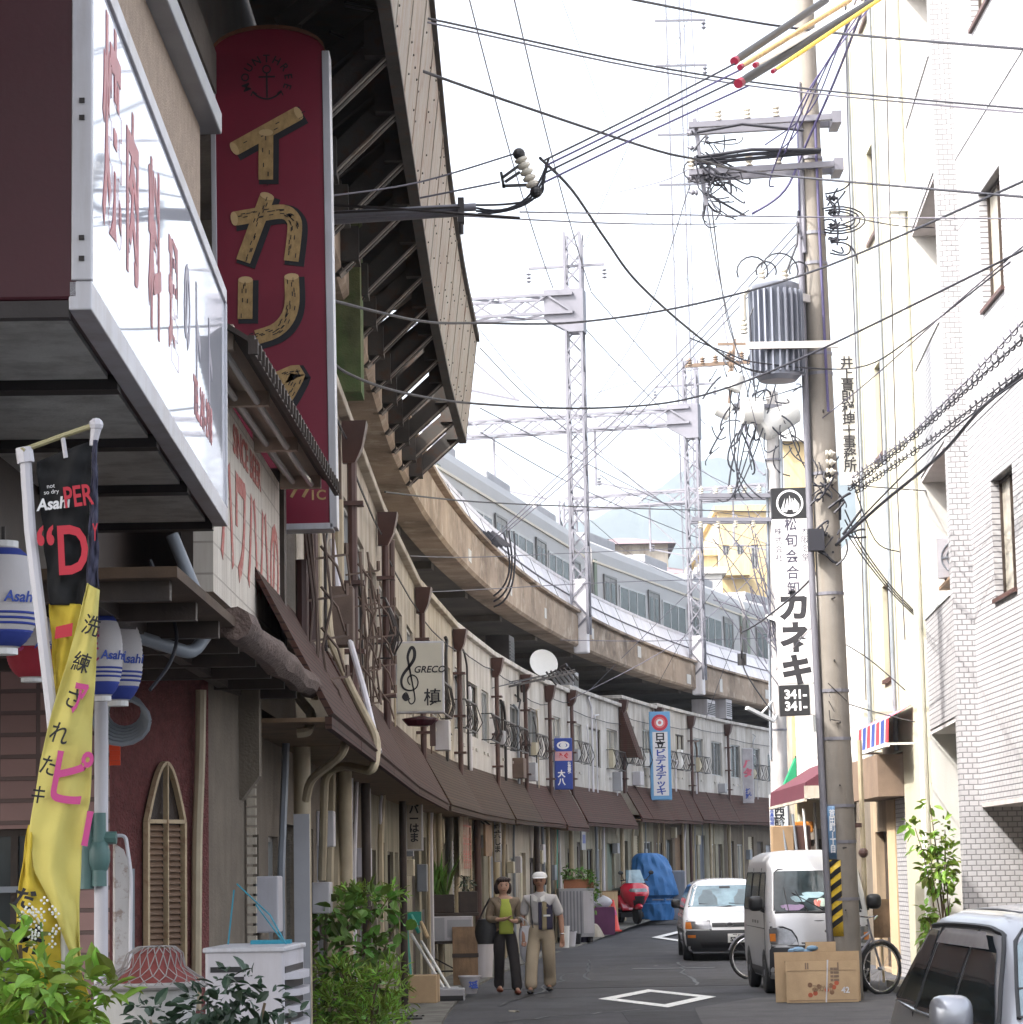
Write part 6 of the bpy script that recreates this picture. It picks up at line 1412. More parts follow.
MB().bx(c.x-.19, c.x+.19, -.235, -.229, p2(851).z, p2(846).z).build('blue_patch', 'signsky', t)
# small lamp dangling by a wire left of the second pole
p = at(742, 660, 52); t = thing('hanging_coupler', 'small dark insulator dangling on a wire in front of the parapet', 'insulator', p)
MB().cyl((0, 0, -.1), (0, 0, .12), .09, n=10).build('drum', 'black', t, smooth=True); MB().bar((0, 0, .1), (.0, 0, .65), .04).build('hanger', 'iron', t)

# ================================================================== POLE SPUR OVER THE STREET AND CABLES
t = thing('steel_spur', 'two grey steel tubes sticking out from the platform with a cable clamp', 'pipe bracket', at(335, 215, 21))
o = t.location
m = MB(); m.tube([at(318, 216, 21)-o, at(476, 207, 21)-o], .032, 10); m.tube([at(318, 222, 21.1)-o, at(458, 213, 21.1)-o], .03, 10); m.build('tube', 'galv', t, smooth=True)
m = MB(); c = at(461, 211, 20.95)-o; m.box(c, (.05, .1, .2)); m.cyl(c+V((0, -.05, -.12)), c+V((0, -.05, -.2)), .02); m.tube([at(330, 205, 20.9)-o, at(400, 209, 20.9)-o, at(520, 218, 20.9)-o], .012, 6); m.tube([at(330, 213, 20.9)-o, at(460, 207, 20.9)-o], .010, 6); m.build('clamp', 'iron', t)
p = at(525, 172, 21); t = thing('strain_insulator', 'ribbed brown strain insulator hanging in the wires above the street', 'insulator', p)
m = MB(); a = at(519, 154, 21)-p; b_ = at(536, 192, 21)-p; ins(m, a*.8, (b_-a), 5, .055, .055); m.build('ribbed_body', 'porcelain', t, smooth=True)
m = MB(); m.ball(a, .05, 10, 7); m.ball(b_, .05, 10, 7); m.bar(at(502, 178, 21)-p, at(520, 165, 21)-p, .022); m.bar(at(502, 186, 21)-p, at(527, 185, 21)-p, .022); m.bar(at(501, 172, 21)-p, at(504, 188, 21)-p, .022); m.bar(at(505, 182, 21)-p, at(520, 172, 21)-p, .022); m.build('yoke', 'black', t)
m = MB(); rr_ = random.Random(77)
for i, (x, y) in enumerate(((476, 208), (476, 211), (478, 214), (470, 205))):
    m.tube(bez(at(x, y, 21)-p, at(530+i*6, 222-i*5, 21)-p, at(549-i*2, 158+i*9, 21)-p, 12), .010, 5)
m.build('jumper_wire', 'cable', t)

NC = [0]
def cable(pts, r, label, m='cable', sag=0.0, name='overhead_cable', n=14, smooth=True):
    """cable through real points; sag in metres between consecutive points"""
    out = []
    P_ = [at(*q) if len(q) == 3 and q[2] > 0 else V(q) for q in pts]
    if len(P_) == 2:
        a, b_ = P_; out = [a+(b_-a)*(i/n)-V((0, 0, sag*4*(i/n)*(1-i/n))) for i in range(n+1)]
    else:
        for i in range(len(P_)-1):
            p0 = P_[max(i-1, 0)]; p1 = P_[i]; p2_ = P_[i+1]; p3 = P_[min(i+2, len(P_)-1)]
            for k in range(6):
                u = k/6; out.append(.5*((2*p1)+(p2_-p0)*u+(2*p0-5*p1+4*p2_-p3)*u*u+(3*p1-p0-3*p2_+p3)*u**3))
        out.append(P_[-1])
    return tag(MB().tube(out, r*.72, 6).build(name, m, smooth=True), label, 'cable', 'cables strung over the street')
cable([(615, -4, 24), (800, 29, 27), (1060, 52, 24)], .018, 'topmost black cable crossing above the thick sleeves to the right edge', sag=0)
cable([(345, 2, 20), (445, 22, 22), (640, 64, 25), (800, 88, 27), (1060, 112, 24)], .014, 'upper of the paired cables running from the platform to the tiled building')
cable([(345, 6, 20), (445, 26, 22), (640, 68, 25.1), (800, 92, 27.1), (1060, 116, 24)], .012, 'lower of the paired cables running from the platform to the tiled building', 'cablegrey')
cable([(330, 32, 20), (436, 76, 22), (642, 146, 26), (700, 160, 27), (767, 174, 29), (1060, 200, 24)], .018, 'single cable falling from the platform past the wire tangle to the right edge')
cable([(520, 212, 21), (640, 214, 24), (810, 217, 26), (1060, 219, 24)], .010, 'thin level cable running right from the steel tubes to the tiled wall', 'cablegrey')
cable([(462, 216, 21), (640, 224, 26), (800, 223, 33)], .010, 'second thin level cable just below, ending at the front pole', 'cablegrey')
for i, (y0, x1, y1) in enumerate(((160, 738, 62), (166, 742, 69), (173, 745, 76), (182, 748, 86))):
    cable([(545, y0, 21), (640, (y0+y1)/2+2, 21.6), (x1, y1, 22.5)], .013, ['first and highest', 'second', 'third', 'fourth and lowest'][i]+' of the four cables rising from the strain insulator to the thick sleeves', ['cable', 'cableblue', 'cable', 'cableblue'][i])
# insulated sleeves over the cables at the top
def sleeves(x0, y0, x1, y1, Y, r, mm, label):
    a = at(x0, y0, Y); b_ = at(x1, y1, Y+2.5); t = thing('cable_sleeve', label, 'cable sleeve', a, 0, 'protective sleeves on the top cables'); d_ = b_-a
    MB().tube([(0, 0, 0), d_*.05, d_], [r*.8, r, r], 10).build('tube', mm, t, smooth=True)
    MB().cyl((0, 0, 0), d_*-.02, r*1.05, n=10).build('end_cap', 'crimson', t)
sleeves(736, 60, 826, 0, 22.5, .035, 'black', 'black sleeve, uppermost of the thick sleeves with a pink end cap')
sleeves(742, 66, 850, 0, 22.4, .024, 'sand', 'tan orange sleeve between the black sleeves near the top of the pole')
sleeves(757, 64, 862, 4, 22.3, .022, 'white', 'slim white sleeve among the thick sleeves near the pole')
sleeves(741, 82, 872, 2, 22.2, .04, 'black', 'long black sleeve, lowest and thickest of the group')
sleeves(775, 70, 885, -4, 22.1, .018, 'stripeyellow', 'yellow sleeve along the right side of the group')
# curve down from the insulator to the transformer
cable([(540, 158, 21), (572, 190, 22), (606, 240, 24), (640, 285, 26), (700, 338, 30), (745, 368, 33.5), (782, 374, 34.2)], .018, 'thick cable swooping from the strain insulator down to the transformer', 'cable')
cable([(330, 300, 20), (420, 321, 23), (480, 323, 25), (580, 322, 28), (700, 303, 30), (830, 265, 30), (1060, 165, 24)], .018, 'black cable sagging across the platform end then climbing to the right edge')
cable([(330, 355, 20), (345, 372, 21), (400, 392, 23), (480, 404, 26), (600, 408, 29), (700, 396, 31), (815, 352, 31), (1060, 232, 24)], .017, 'lower sagging cable passing below the platform and up across the transformer')
cable([(690, 338, 34), (725, 352, 34), (760, 363, 34), (855, 368, 34), (912, 338, 32), (1010, 262, 28)], .014, 'cable level with the transformer bracket turning up to the tiled wall')
for i in range(3):
    cable([(797+i*3, 224+i*6, 34.4), (700, 331+i*9, 40), (610, 425+i*9, 45), (490+i*9, 541-i*5, 50)], .012, ['upper', 'middle', 'lower'][i]+' of the three straight wires slanting from the front pole to the viaduct edge', 'cablegrey')
p = at(487, 537, 50); t = thing('wire_anchor', 'dark wire anchor with hanging loops on the viaduct beam', 'insulator', p)
m = MB()
for i in range(4): m.bar((-.15+i*.08, 0, .1), (.2+i*.08, -.1, -.2), .05)
for i in range(3): m.tube(bez((.3+.1*i, 0, .1), (.6, 0, -.8-.2*i), (.1, .1, -1.1-.1*i), 10), .018, 5)
m.build('clamp', 'cable', t)
# railway wires
cable([(468, -6, 40), (553, 288, 64.5)], .018, 'left feeder wire dropping steeply to the front mast', 'cablegrey', .3)
cable([(513, -6, 40), (591, 291, 65.5)], .018, 'right feeder wire dropping steeply to the front mast', 'cablegrey', .3)
cable([(591, 292, 65.5), (640, 348, 73), (705, 424, 87)], .018, 'feeder wire from the front mast arm to the second mast', 'cablegrey')
cable([(553, 290, 64.5), (600, 345, 70), (682, 430, 86)], .018, 'inner feeder wire from the front mast arm to the second mast', 'cablegrey')
cable([(480, 348, 50), (560, 425, 64), (700, 530, 90)], .016, 'contact wire over the near track seen left of the front mast', 'cablegrey')
cable([(480, 408, 52), (580, 460, 66), (700, 520, 86), (770, 545, 100)], .016, 'catenary wire crossing low in front of the hills', 'cablegrey')
cable([(480, 432, 54), (580, 488, 66), (690, 535, 86), (770, 560, 100)], .016, 'lowest catenary wire just above the train roof', 'cablegrey')
cable([(600, 475, 66), (650, 500, 75), (770, 520, 95)], .014, 'short catenary wire between the two front masts', 'cablegrey')
cable([(690, -5, 118), (705, 200, 110), (745, 430, 70), (775, 470, 61)], .03, 'wire falling from the slim tower to the pale pole', 'cablegrey')
cable([(683, -5, 118), (690, 200, 118), (697, 500, 116)], .03, 'wire running straight down the slim tower', 'cablegrey')
cable([(700, 150, 34.5), (722, 290, 45), (768, 470, 61)], .014, 'wire from the tangle on the cross arms down to the pale pole', 'cablegrey')
cable([(712, 210, 34.5), (730, 330, 48), (760, 400, 61)], .014, 'second wire from the tangle down to the switchgear', 'cablegrey')
cable([(640, 420, 61), (700, 470, 61), (765, 500, 61)], .012, 'slack wire reaching the pale pole from the left', 'cablegrey')
# level service wires in front of the viaduct
cable([(385, 492, 32), (480, 502, 38), (620, 508, 46), (770, 512, 60)], .016, 'level wire crossing in front of the train at window height')
cable([(410, 556, 38), (480, 557, 42), (620, 551, 50), (770, 545, 60)], .012, 'thin level wire crossing in front of the parapet', 'cablegrey')
cable([(425, 592, 40), (470, 590, 43), (620, 582, 52), (765, 578, 60)], .012, 'thin lower level wire crossing in front of the parapet', 'cablegrey')
cable([(560, 640, 56), (650, 641, 58), (770, 638, 61)], .012, 'short level wire under the parapet right of the dish', 'cablegrey')
cable([(570, 700, 56), (680, 640, 58), (770, 560, 61)], .012, 'slanting wire from the terrace roof up to the pale pole', 'cablegrey')
cable([(448, 700, 46), (484, 690, 50), (560, 672, 56)], .016, 'wire tied along the terrace to the aerial arm', 'cable')
cable([(395, 636, 38), (430, 700, 40), (452, 735, 43)], .012, 'slack wire hanging across the treble clef sign', 'cable')
# service drops at the middle of the front pole
cable([(833, 552, 34.4), (800, 590, 40), (760, 622, 48), (742, 632, 52)], .022, 'thick dark drop cable from the front pole to the dangling insulator')
cable([(742, 634, 52), (742, 660, 52), (750, 680, 56), (772, 712, 61)], .022, 'thick dark drop cable from the dangling insulator to the pale pole')
cable([(836, 545, 34.4), (880, 505, 33), (940, 455, 30.5), (985, 405, 28), (1060, 345, 24)], .028, 'thickest black cable climbing from the cable knot to the right edge')
cable([(840, 540, 34.4), (940, 440, 30.5), (1060, 352, 24)], .014, 'thinner black cable just above the thickest one')
def coil(pts, r, label, turns, m='cable'):
    P_ = [at(*q) for q in pts]; out = []; n = turns*14; mb = MB().tube(P_, r, 5)
    for i in range(n+1):
        u = i/n*(len(P_)-1); k = min(int(u), len(P_)-2); c = P_[k]+(P_[k+1]-P_[k])*(u-k); a = i*PI/7; out.append(c+V((.03*math.cos(a), .05*math.cos(a), .045*math.sin(a)))*(.6+.4*math.sin(i*.05)**2))
    return tag(mb.tube(out, r*.8, 5).build('spiral_cable', m, smooth=True), label, 'cable', 'spiral wrapped cables right of the front pole')
coil([(848, 490, 34.4), (900, 448, 32.5), (960, 395, 29), (1045, 318, 24)], .010, 'upper spiral wrapped cable climbing to the right edge', 46)
coil([(852, 478, 34.4), (905, 440, 32.5), (970, 378, 28.5), (1045, 298, 24)], .009, 'topmost loosely coiled cable climbing to the right edge', 34, 'cablegrey')
coil([(855, 492, 34.4), (930, 440, 31), (1045, 352, 24)], .009, 'lowest spiral wrapped cable climbing to the right edge', 40)
for i in range(3):
    cable([(845, 510+i*10, 34.5), (862, 546+i*5, 35.5), (890, 585+i*3, 37.2), (915, 612+i*2, 38)], .014, ['first', 'second', 'third'][i]+' drop cable slanting from the cable knot to the cream wall')
cable([(848, 485, 34.6), (915, 490, 37.0), (950, 492, 37.2)], .012, 'short level drop cable to the balcony', 'cablegrey')
cable([(850, 217, 34.7), (900, 226, 36), (950, 228, 37)], .012, 'short double service cable to the upper balcony', 'cablegrey')
cable([(852, 480, 34.7), (875, 540, 36.5), (900, 552, 37.3)], .012, 'slack drop cable onto the cream downpipe', 'cable')
for i in range(4):
    cable([(858+i*7, -5, 30+i), (835-i*9, 55+i*12, 32.5), (810-i*13, 110+i*22, 34.3), (765+i*3, 145+i*14, 34.5)], .014, ['leftmost', 'second', 'third', 'rightmost'][i]+' violet lead falling from the sleeves to the cross arms', 'cableblue')
cable([(868, -5, 30), (835, 80, 33), (808, 140, 34.3), (785, 190, 34.4), (752, 214, 34.6)], .024, 'thick violet cable hugging the top of the front pole', 'cableblue')

# more thin wires
W = [([(330, 196, 20), (420, 182, 21), (520, 152, 21)], 'thin stay wire rising from the platform to the strain insulator'), ([(420, 198, 21), (500, 182, 21)], 'short tie wire between the steel tubes and the strain insulator'),
     ([(560, -5, 60), (640, 200, 75), (700, 300, 90)], 'thin wire slanting across the empty sky right of the feeder wires'), ([(700, -5, 60), (640, 120, 60), (560, 300, 66)], 'thin wire slanting left down to the first mast'),
     ([(845, -5, 34), (850, 200, 36), (858, 420, 38), (866, 700, 41)], 'long thin wire hanging down the face of the cream building'), ([(885, -5, 34), (890, 220, 35), (897, 480, 36.5), (905, 640, 37)], 'second long thin wire hanging down between cream and tiled walls'),
     ([(696, 165, 34.5), (660, 182, 40), (600, 196, 52)], 'thin wire leaving the cross arms to the left'), ([(690, 185, 34.5), (640, 330, 50), (580, 420, 64)], 'thin slanting wire from the cross arms to the first mast'),
     ([(735, 330, 61), (690, 300, 70), (620, 240, 80)], 'thin wire from the switchgear back up over the railway'), ([(720, 365, 61), (640, 380, 64), (575, 400, 65)], 'thin wire from the switchgear to the first mast'),
     ([(770, 500, 61), (720, 560, 66), (640, 640, 70), (590, 690, 68)], 'long thin wire from the pale pole down to the terrace roof'), ([(768, 520, 61), (700, 610, 68), (655, 690, 75)], 'thin wire from the pale pole to the roof beside the sky blue sign'),
     ([(772, 560, 61), (735, 640, 70), (700, 735, 84)], 'thin wire from the pale pole to the roof near the second wedge hood'), ([(840, 600, 34.5), (800, 640, 45), (776, 670, 60)], 'thin wire linking the two utility poles'),
     ([(838, 640, 34.5), (870, 660, 36), (905, 690, 37)], 'thin wire from the front pole to the cream wall at awning height'), ([(836, 700, 34.5), (875, 712, 37), (915, 722, 38)], 'lowest wire from the front pole to the cream wall'),
     ([(820, 420, 34.5), (870, 380, 33), (960, 300, 27), (1060, 215, 24)], 'thin cable climbing from the front pole over the office sign'), ([(690, 460, 90), (740, 500, 70), (775, 530, 61)], 'thin wire from the second mast to the pale pole'),
     ([(480, 330, 50), (530, 390, 60), (577, 430, 66)], 'thin dropper wire left of the first mast'), ([(590, 520, 66), (640, 560, 74), (695, 585, 87)], 'thin wire just above the train between the masts')]
for i, (p_, lb) in enumerate(W): cable(p_, .011, lb, 'cablegrey')
# ================================================================== VEHICLES
def fine(rows, k=4):
    return [tuple(a[j]+(b[j]-a[j])*i/k for j in range(3)) for a, b in zip(rows, rows[1:]) for i in range(k)]+[rows[-1]]
class Shell:
    """car body lofted from plan outlines at rising heights; front at y=0 facing -y"""
    def __init__(s, layers): s.L = layers   # (z, yf, yr, w, r, bulge)
    def par(s, z):
        L = s.L
        if z <= L[0][0]: return L[0][1:]
        for a, b in zip(L, L[1:]):
            if z <= b[0]: u = (z-a[0])/(b[0]-a[0]); return tuple(a[i]+(b[i]-a[i])*u for i in range(1, 6))
        return L[-1][1:]
    def fy(s, x, z):
        yf, yr, w, r, b = s.par(z); ax_ = min(abs(x), w); y = yf+b*(ax_/w)**2
        if ax_ > w-r: k = ax_-(w-r); y += r-math.sqrt(max(0, r*r-k*k))
        return y
    def fx(s, y, z):
        yf, yr, w, r, b = s.par(z); y0 = yf+b+r
        if y < y0: k = min(r, y0-y); return w-r+math.sqrt(max(0, r*r-k*k))
        if y > yr-r: k = min(r, y-(yr-r)); return w-r+math.sqrt(max(0, r*r-k*k))
        return w
    def ring(s, z):
        yf, yr, w, r, b = s.par(z); pts = []
        for i in range(5): x = (w-r)*i/5; pts.append((x, s.fy(x, z)))
        for i in range(6): a = PI/2*i/5; x = w-r+r*math.sin(a); pts.append((x, yf+b*(x/w)**2+r-r*math.cos(a)))
        y0 = pts[-1][1]
        for i in range(1, 8): pts.append((w, y0+(yr-r-y0)*i/8))
        for i in range(6): a = PI/2*i/5; pts.append((w-r+r*math.cos(a), yr-r+r*math.sin(a)))
        for i in range(1, 5): pts.append(((w-r)*(1-i/4), yr))
        return pts
    def body(s, name, m, parent, subd=1):
        vs = []; k = None
        for l in s.L:
            p = s.ring(l[0]); full = p+[(-x, y) for x, y in reversed(p[1:-1])]; k = len(full); vs += [(x, y, l[0]) for x, y in full]
        fs = [(i*k+j, i*k+(j+1) % k, (i+1)*k+(j+1) % k, (i+1)*k+j) for i in range(len(s.L)-1) for j in range(k)]
        fs += [tuple(reversed(range(k))), tuple(range((len(s.L)-1)*k, len(s.L)*k))]
        mb = MB(); mb.add(vs, fs); return mb.build(name, m, parent, smooth=True, sharp=50)
    def front(s, mb, rows, o=.008, n=10):
        """patch on the front: rows = [(z, x0, x1)]"""
        vs = []; rows = fine(rows)
        for z, x0, x1 in rows:
            for i in range(n+1): x = x0+(x1-x0)*i/n; vs.append((x, s.fy(x, z)-o, z))
        mb.add(vs, [(j*(n+1)+i, j*(n+1)+i+1, (j+1)*(n+1)+i+1, (j+1)*(n+1)+i) for j in range(len(rows)-1) for i in range(n)]); return mb
    def flank(s, mb, rows, side, o=.008, n=8):
        vs = []; rows = fine(rows)
        for z, y0, y1 in rows:
            for i in range(n+1): y = y0+(y1-y0)*i/n; vs.append((side*(s.fx(y, z)+o), y, z))
        mb.add(vs, [(j*(n+1)+i, j*(n+1)+i+1, (j+1)*(n+1)+i+1, (j+1)*(n+1)+i) for j in range(len(rows)-1) for i in range(n)]); return mb
    def fline(s, mb, pts, r=.008, o=.006): mb.tube([(x, s.fy(x, z)-o, z) for x, z in pts], r, 5); return mb
    def sline(s, mb, pts, side, r=.006, o=.004):
        pts = smooth2(pts, 4) if len(pts) > 3 and r > .011 else pts; mb.tube([(side*(s.fx(y, z)+o), y, z) for y, z in pts], r, 5); return mb
def wheel(t, x, y, r, w=.16, rim='galv', sx=1):
    m = MB(); M_ = Matrix.Translation((x, y, r)) @ Matrix.Rotation(R(90), 4, 'Y')
    m.lathe([(r*.62, -w/2), (r*.93, -w/2), (r, -w*.35), (r, w*.35), (r*.93, w/2), (r*.62, w/2)], 28, M_); o = m.build('wheel', 'rubber', t, smooth=True)
    m = MB(); m.lathe([(.001, -w*.52), (r*.16, -w*.53), (r*.2, -w*.46), (r*.5, -w*.42), (r*.6, -w*.5), (r*.63, -w*.5), (r*.63, w*.5), (r*.6, w*.5), (r*.5, w*.42), (r*.2, w*.46), (r*.16, w*.53), (.001, w*.52)], 20, M_); m.build('rim', rim, o, smooth=True); return o
def arch_(t, sh, side, y, r, m='black'):
    mb = MB(); n = 16
    pts = [(y+r*1.16*math.cos(a), r+r*1.16*math.sin(a)) for a in [PI*i/n for i in range(n+1)]]
    vs = [(side*(sh.fx(q[0], q[1])+.004), q[0], max(q[1], .12)) for q in pts]; vs += [(side*(sh.fx(y, r)+.004), y-r*1.16, .2), (side*(sh.fx(y, r)+.004), y+r*1.16, .2)]
    mb.poly(vs[:n+1]); mb.build('wheel_arch', m, t)
def mirror(t, x, y, z, m, s=1, side=-1):
    o = MB(); n_ = 20
    ring = lambda k, y: [(side*.09*s+.092*s*k*math.copysign(abs(math.cos(a))**.6, math.cos(a)), y, .1*s+.088*s*k*math.copysign(abs(math.sin(a))**.6, math.sin(a))) for a in [2*PI*i/n_ for i in range(n_)]]
    rs = [ring(.45, -.05), ring(.75, -.035), ring(.95, .0), ring(1, .05), ring(.98, .09)]
    o.add([v for r_ in rs for v in r_], [(i*n_+j, i*n_+(j+1) % n_, (i+1)*n_+(j+1) % n_, (i+1)*n_+j) for i in range(4) for j in range(n_)]+[tuple(range(n_))[::-1], tuple(range(4*n_, 5*n_))])
    o.bar((side*.03, .05, .03), (-side*.1, .07, -.03), .045)
    ob = o.build('mirror', m, t, smooth=True, sharp=55); ob.location = (x, y, z); g = MB(); g.prism(ring(.85, .092), (0, .003, 0)); g.build('mirror_glass', 'carglass', ob); return ob
# ------------------------------------------------------------------ silver micro van
t = thing('parked_van', 'silver grey box van parked behind the striped pole with clutter in its windscreen', 'van', (3.98, 36.15, 0), R(1.0), None); t.scale = (.93, 1, 1)
sh = Shell([(.2, .14, 3.2, .68, .12, .04), (.28, .05, 3.26, .72, .12, .05), (.45, .0, 3.28, .735, .12, .05), (.60, .0, 3.28, .738, .12, .05), (.9, .05, 3.28, .738, .13, .05), (1.02, .09, 3.28, .735, .13, .06), (1.10, .14, 3.28, .73, .13, .06), (1.3, .25, 3.27, .71, .13, .06), (1.64, .46, 3.25, .665, .14, .07), (1.74, .55, 3.22, .645, .15, .07), (1.82, .68, 3.16, .59, .16, .08), (1.875, .9, 3.0, .47, .18, .08), (1.90, 1.25, 2.7, .25, .15, .05)])
sh.body('body', 'carsilver', t)
m = MB(); sh.front(m, [(1.09, -.60, .60), (1.12, -.63, .63), (1.58, -.575, .575), (1.62, -.54, .54)], .008, 12); wsn = m.build('windscreen', 'carglass', t, smooth=True)
m = MB(); sh.fline(m, [(-.62, 1.075), (0, 1.07), (.62, 1.075)], .016); sh.fline(m, [(-.63, 1.1), (-.575, 1.6), (-.53, 1.64), (.53, 1.64), (.575, 1.6), (.63, 1.1)], .009); m.build('window_rubber', 'black', t, smooth=True)
# clutter seen inside the windscreen
m = MB()
for x, z, rx, rz, mm in ((-.36, 1.14, .16, .05, 0), (.1, 1.2, .1, .07, 1), (.0, 1.19, .05, .06, 2), (-.25, 1.25, .12, .05, 3), (-.05, 1.30, .15, .05, 3)):
    m.cur = mm; n = 14; vs = [(x+rx*math.cos(a)*(1+.2*math.sin(3*a)), sh.fy(x+rx*math.cos(a), z+rz*math.sin(a))-.0105, z+rz*math.sin(a)*(1+.2*math.cos(2*a))) for a in [2*PI*i/n for i in range(n)]]; m.poly(vs)
for k in range(3): pass
m.build('dashboard_clutter', [mat('lilac_blob', (.3, .2, .34), .3), mat('pale_green_blob', (.34, .42, .36), .3), mat('red_blob', (.35, .1, .08), .3), mat('pale_blue_blob', (.22, .32, .36), .3)], wsn)
m = MB(); sh.front(m, [(1.55, .13, .21), (1.60, .13, .21)], .011, 2); m.build('sticker', 'stripeyellow', wsn)
m = MB(); sh.fline(m, [(-.42, 1.085), (-.46, 1.4)], .007, .016); sh.fline(m, [(-.15, 1.085), (-.30, 1.36)], .006, .016); sh.fline(m, [(.1, 1.085), (-.35, 1.33)], .007, .017); m.build('wiper', 'black', t)
for sd in (-1, 1):
    m = MB(); sh.front(m, [(.66, sd*.40, sd*.70), (.70, sd*.34, sd*.71), (.80, sd*.36, sd*.715), (.855, sd*.46, sd*.715), (.875, sd*.56, sd*.70)], .009, 6); hl = m.build('headlight', 'lamp', t, smooth=True)
    m = MB(); sh.fline(m, [(sd*.70, .885), (sd*.52, .885), (sd*.4, .84), (sd*.33, .74), (sd*.31, .64), (sd*.7, .64)], .012); m.build('headlight_surround', 'bumper', hl, smooth=True)
    m = MB(); sh.front(m, [(.70, sd*.63, sd*.705), (.80, sd*.63, sd*.71)], .012, 3); m.build('indicator', 'amber', hl)
m = MB(); sh.front(m, [(.23, -.70, .70), (.30, -.72, .72), (.58, -.72, .72), (.62, -.70, .70)], .025, 14); m.build('bumper', 'bumper', t, smooth=True)
m = MB(); sh.fline(m, [(-.7, .63), (0, .635), (.7, .63)], .012, .02); sh.fline(m, [(-.7, .95), (0, .96), (.7, .95)], .006, .003); m.build('front_seam', 'bumper', t, smooth=True)
m = MB(); sh.front(m, [(.30, -.17, .17), (.46, -.17, .17)], .032, 3); m.build('number_plate', 'stripeyellow', t)
for sd in (-1, 1):
    for nm, rows in (('side_window', [(1.10, .62, 1.18), (1.14, .50, 1.20), (1.55, .62, 1.20), (1.60, .70, 1.17)]), ('side_window', [(1.10, 1.32, 2.18), (1.14, 1.30, 2.2), (1.56, 1.30, 2.2), (1.60, 1.33, 2.17)]), ('side_window', [(1.10, 2.32, 3.06), (1.14, 2.3, 3.08), (1.56, 2.3, 3.05), (1.60, 2.34, 3.0)])):
        m = MB(); sh.flank(m, rows, sd); w_ = m.build(nm, 'carglass', t, smooth=True)
        m = MB(); r_ = [(rows[0][1], rows[0][0]), (rows[1][1], rows[1][0]), (rows[2][1], rows[2][0]), (rows[3][1], rows[3][0]), (rows[3][2], rows[3][0]), (rows[2][2], rows[2][0]), (rows[1][2], rows[1][0]), (rows[0][2], rows[0][0]), (rows[0][1], rows[0][0])]
        sh.sline(m, r_, sd, .011); m.build('window_rubber', 'black', w_, smooth=True)
    m = MB(); sh.sline(m, [(.5, 1.06), (.42, .62), (.62, .3)], sd, .005); sh.sline(m, [(1.25, 1.66), (1.25, .25)], sd, .005); sh.sline(m, [(2.25, 1.66), (2.25, .25)], sd, .005); sh.sline(m, [(.5, .86), (3.2, .86)], sd, .006); m.build('door_seam', 'bumper', t)
    m = MB(); sh.flank(m, [(.22, .2, 3.2), (.34, .2, 3.2)], sd, .006); m.build('sill', 'bumper', t)
    for y in (1.1, 1.45, 1.75): m = MB(); sh.flank(m, [(.92, y, y+.14), (.96, y, y+.14)], sd, .015); m.build('handle', 'black', t)
    arch_(t, sh, sd, .62, .27); arch_(t, sh, sd, 2.6, .27)
    wheel(t, sd*.66, .62, .27, .16); wheel(t, sd*.66, 2.6, .27, .16)
    mirror(t, sd*.75, .42, 1.08, 'black', 1.15, sd)
# ------------------------------------------------------------------ white car
t = thing('parked_car', 'white car with black bumper waiting behind the silver van, facing the camera', 'car', (3.81, 49.4, 0), R(-1.5))
sh = Shell([(.18, .12, 4.1, .74, .2, .1), (.30, .03, 4.15, .80, .22, .12), (.46, .0, 4.18, .825, .24, .13), (.56, .02, 4.18, .83, .24, .13), (.66, .05, 4.18, .83, .24, .13), (.74, .10, 4.17, .825, .25, .13), (.79, .25, 4.17, .82, .28, .13), (.86, .62, 4.16, .80, .25, .12), (.93, 1.02, 4.15, .775, .22, .12), (.96, 1.10, 4.14, .765, .16, .12), (1.15, 1.38, 4.06, .70, .15, .11), (1.33, 1.66, 3.95, .62, .15, .10), (1.40, 1.82, 3.85, .56, .17, .09), (1.45, 2.1, 3.6, .44, .18, .08), (1.475, 2.5, 3.2, .22, .12, .05)])
sh.body('body', 'carwhite', t)
m = MB(); sh.front(m, [(.965, -.66, .66), (.99, -.69, .69), (1.3, -.59, .59), (1.345, -.54, .54)], .008, 12); w_ = m.build('windscreen', 'carglassblue', t, smooth=True)
m = MB(); sh.fline(m, [(-.7, .965), (0, .955), (.7, .965)], .014); sh.fline(m, [(-.69, 1.0), (-.585, 1.33), (-.54, 1.36), (.54, 1.36), (.585, 1.33), (.69, 1.0)], .008); m.build('window_rubber', 'black', w_, smooth=True)
m = MB()
for x in (-.33, .33): sh.front(m, [(.99, x-.17, x+.17), (1.12, x-.18, x+.18), (1.2, x-.1, x+.1), (1.27, x-.08, x+.08)], .0095, 5)
m.build('seat_silhouette', mat('seat_grey', (.12, .16, .18), .3), w_)
m = MB(); sh.front(m, [(1.29, -.1, .1), (1.33, -.1, .1)], .012, 2); m.build('rear_view_mirror', 'black', w_)
m = MB(); sh.fline(m, [(.1, .97), (-.5, 1.02)], .007, .015); sh.fline(m, [(.6, .975), (.05, 1.02)], .007, .015); m.build('wiper', 'black', t)
for sd in (-1, 1):
    m = MB(); sh.front(m, [(.575, sd*.34, sd*.79), (.60, sd*.33, sd*.80), (.70, sd*.36, sd*.79), (.715, sd*.4, sd*.74)], .009, 7); hl = m.build('headlight', 'lamp', t, smooth=True)
    m = MB(); sh.fline(m, [(sd*.79, .56), (sd*.33, .565), (sd*.36, .72), (sd*.77, .725)], .009); m.build('headlight_surround', 'bumper', hl)
    m = MB(); sh.front(m, [(.58, sd*.68, sd*.80), (.70, sd*.70, sd*.79)], .012, 3); m.build('indicator', 'amber', hl)
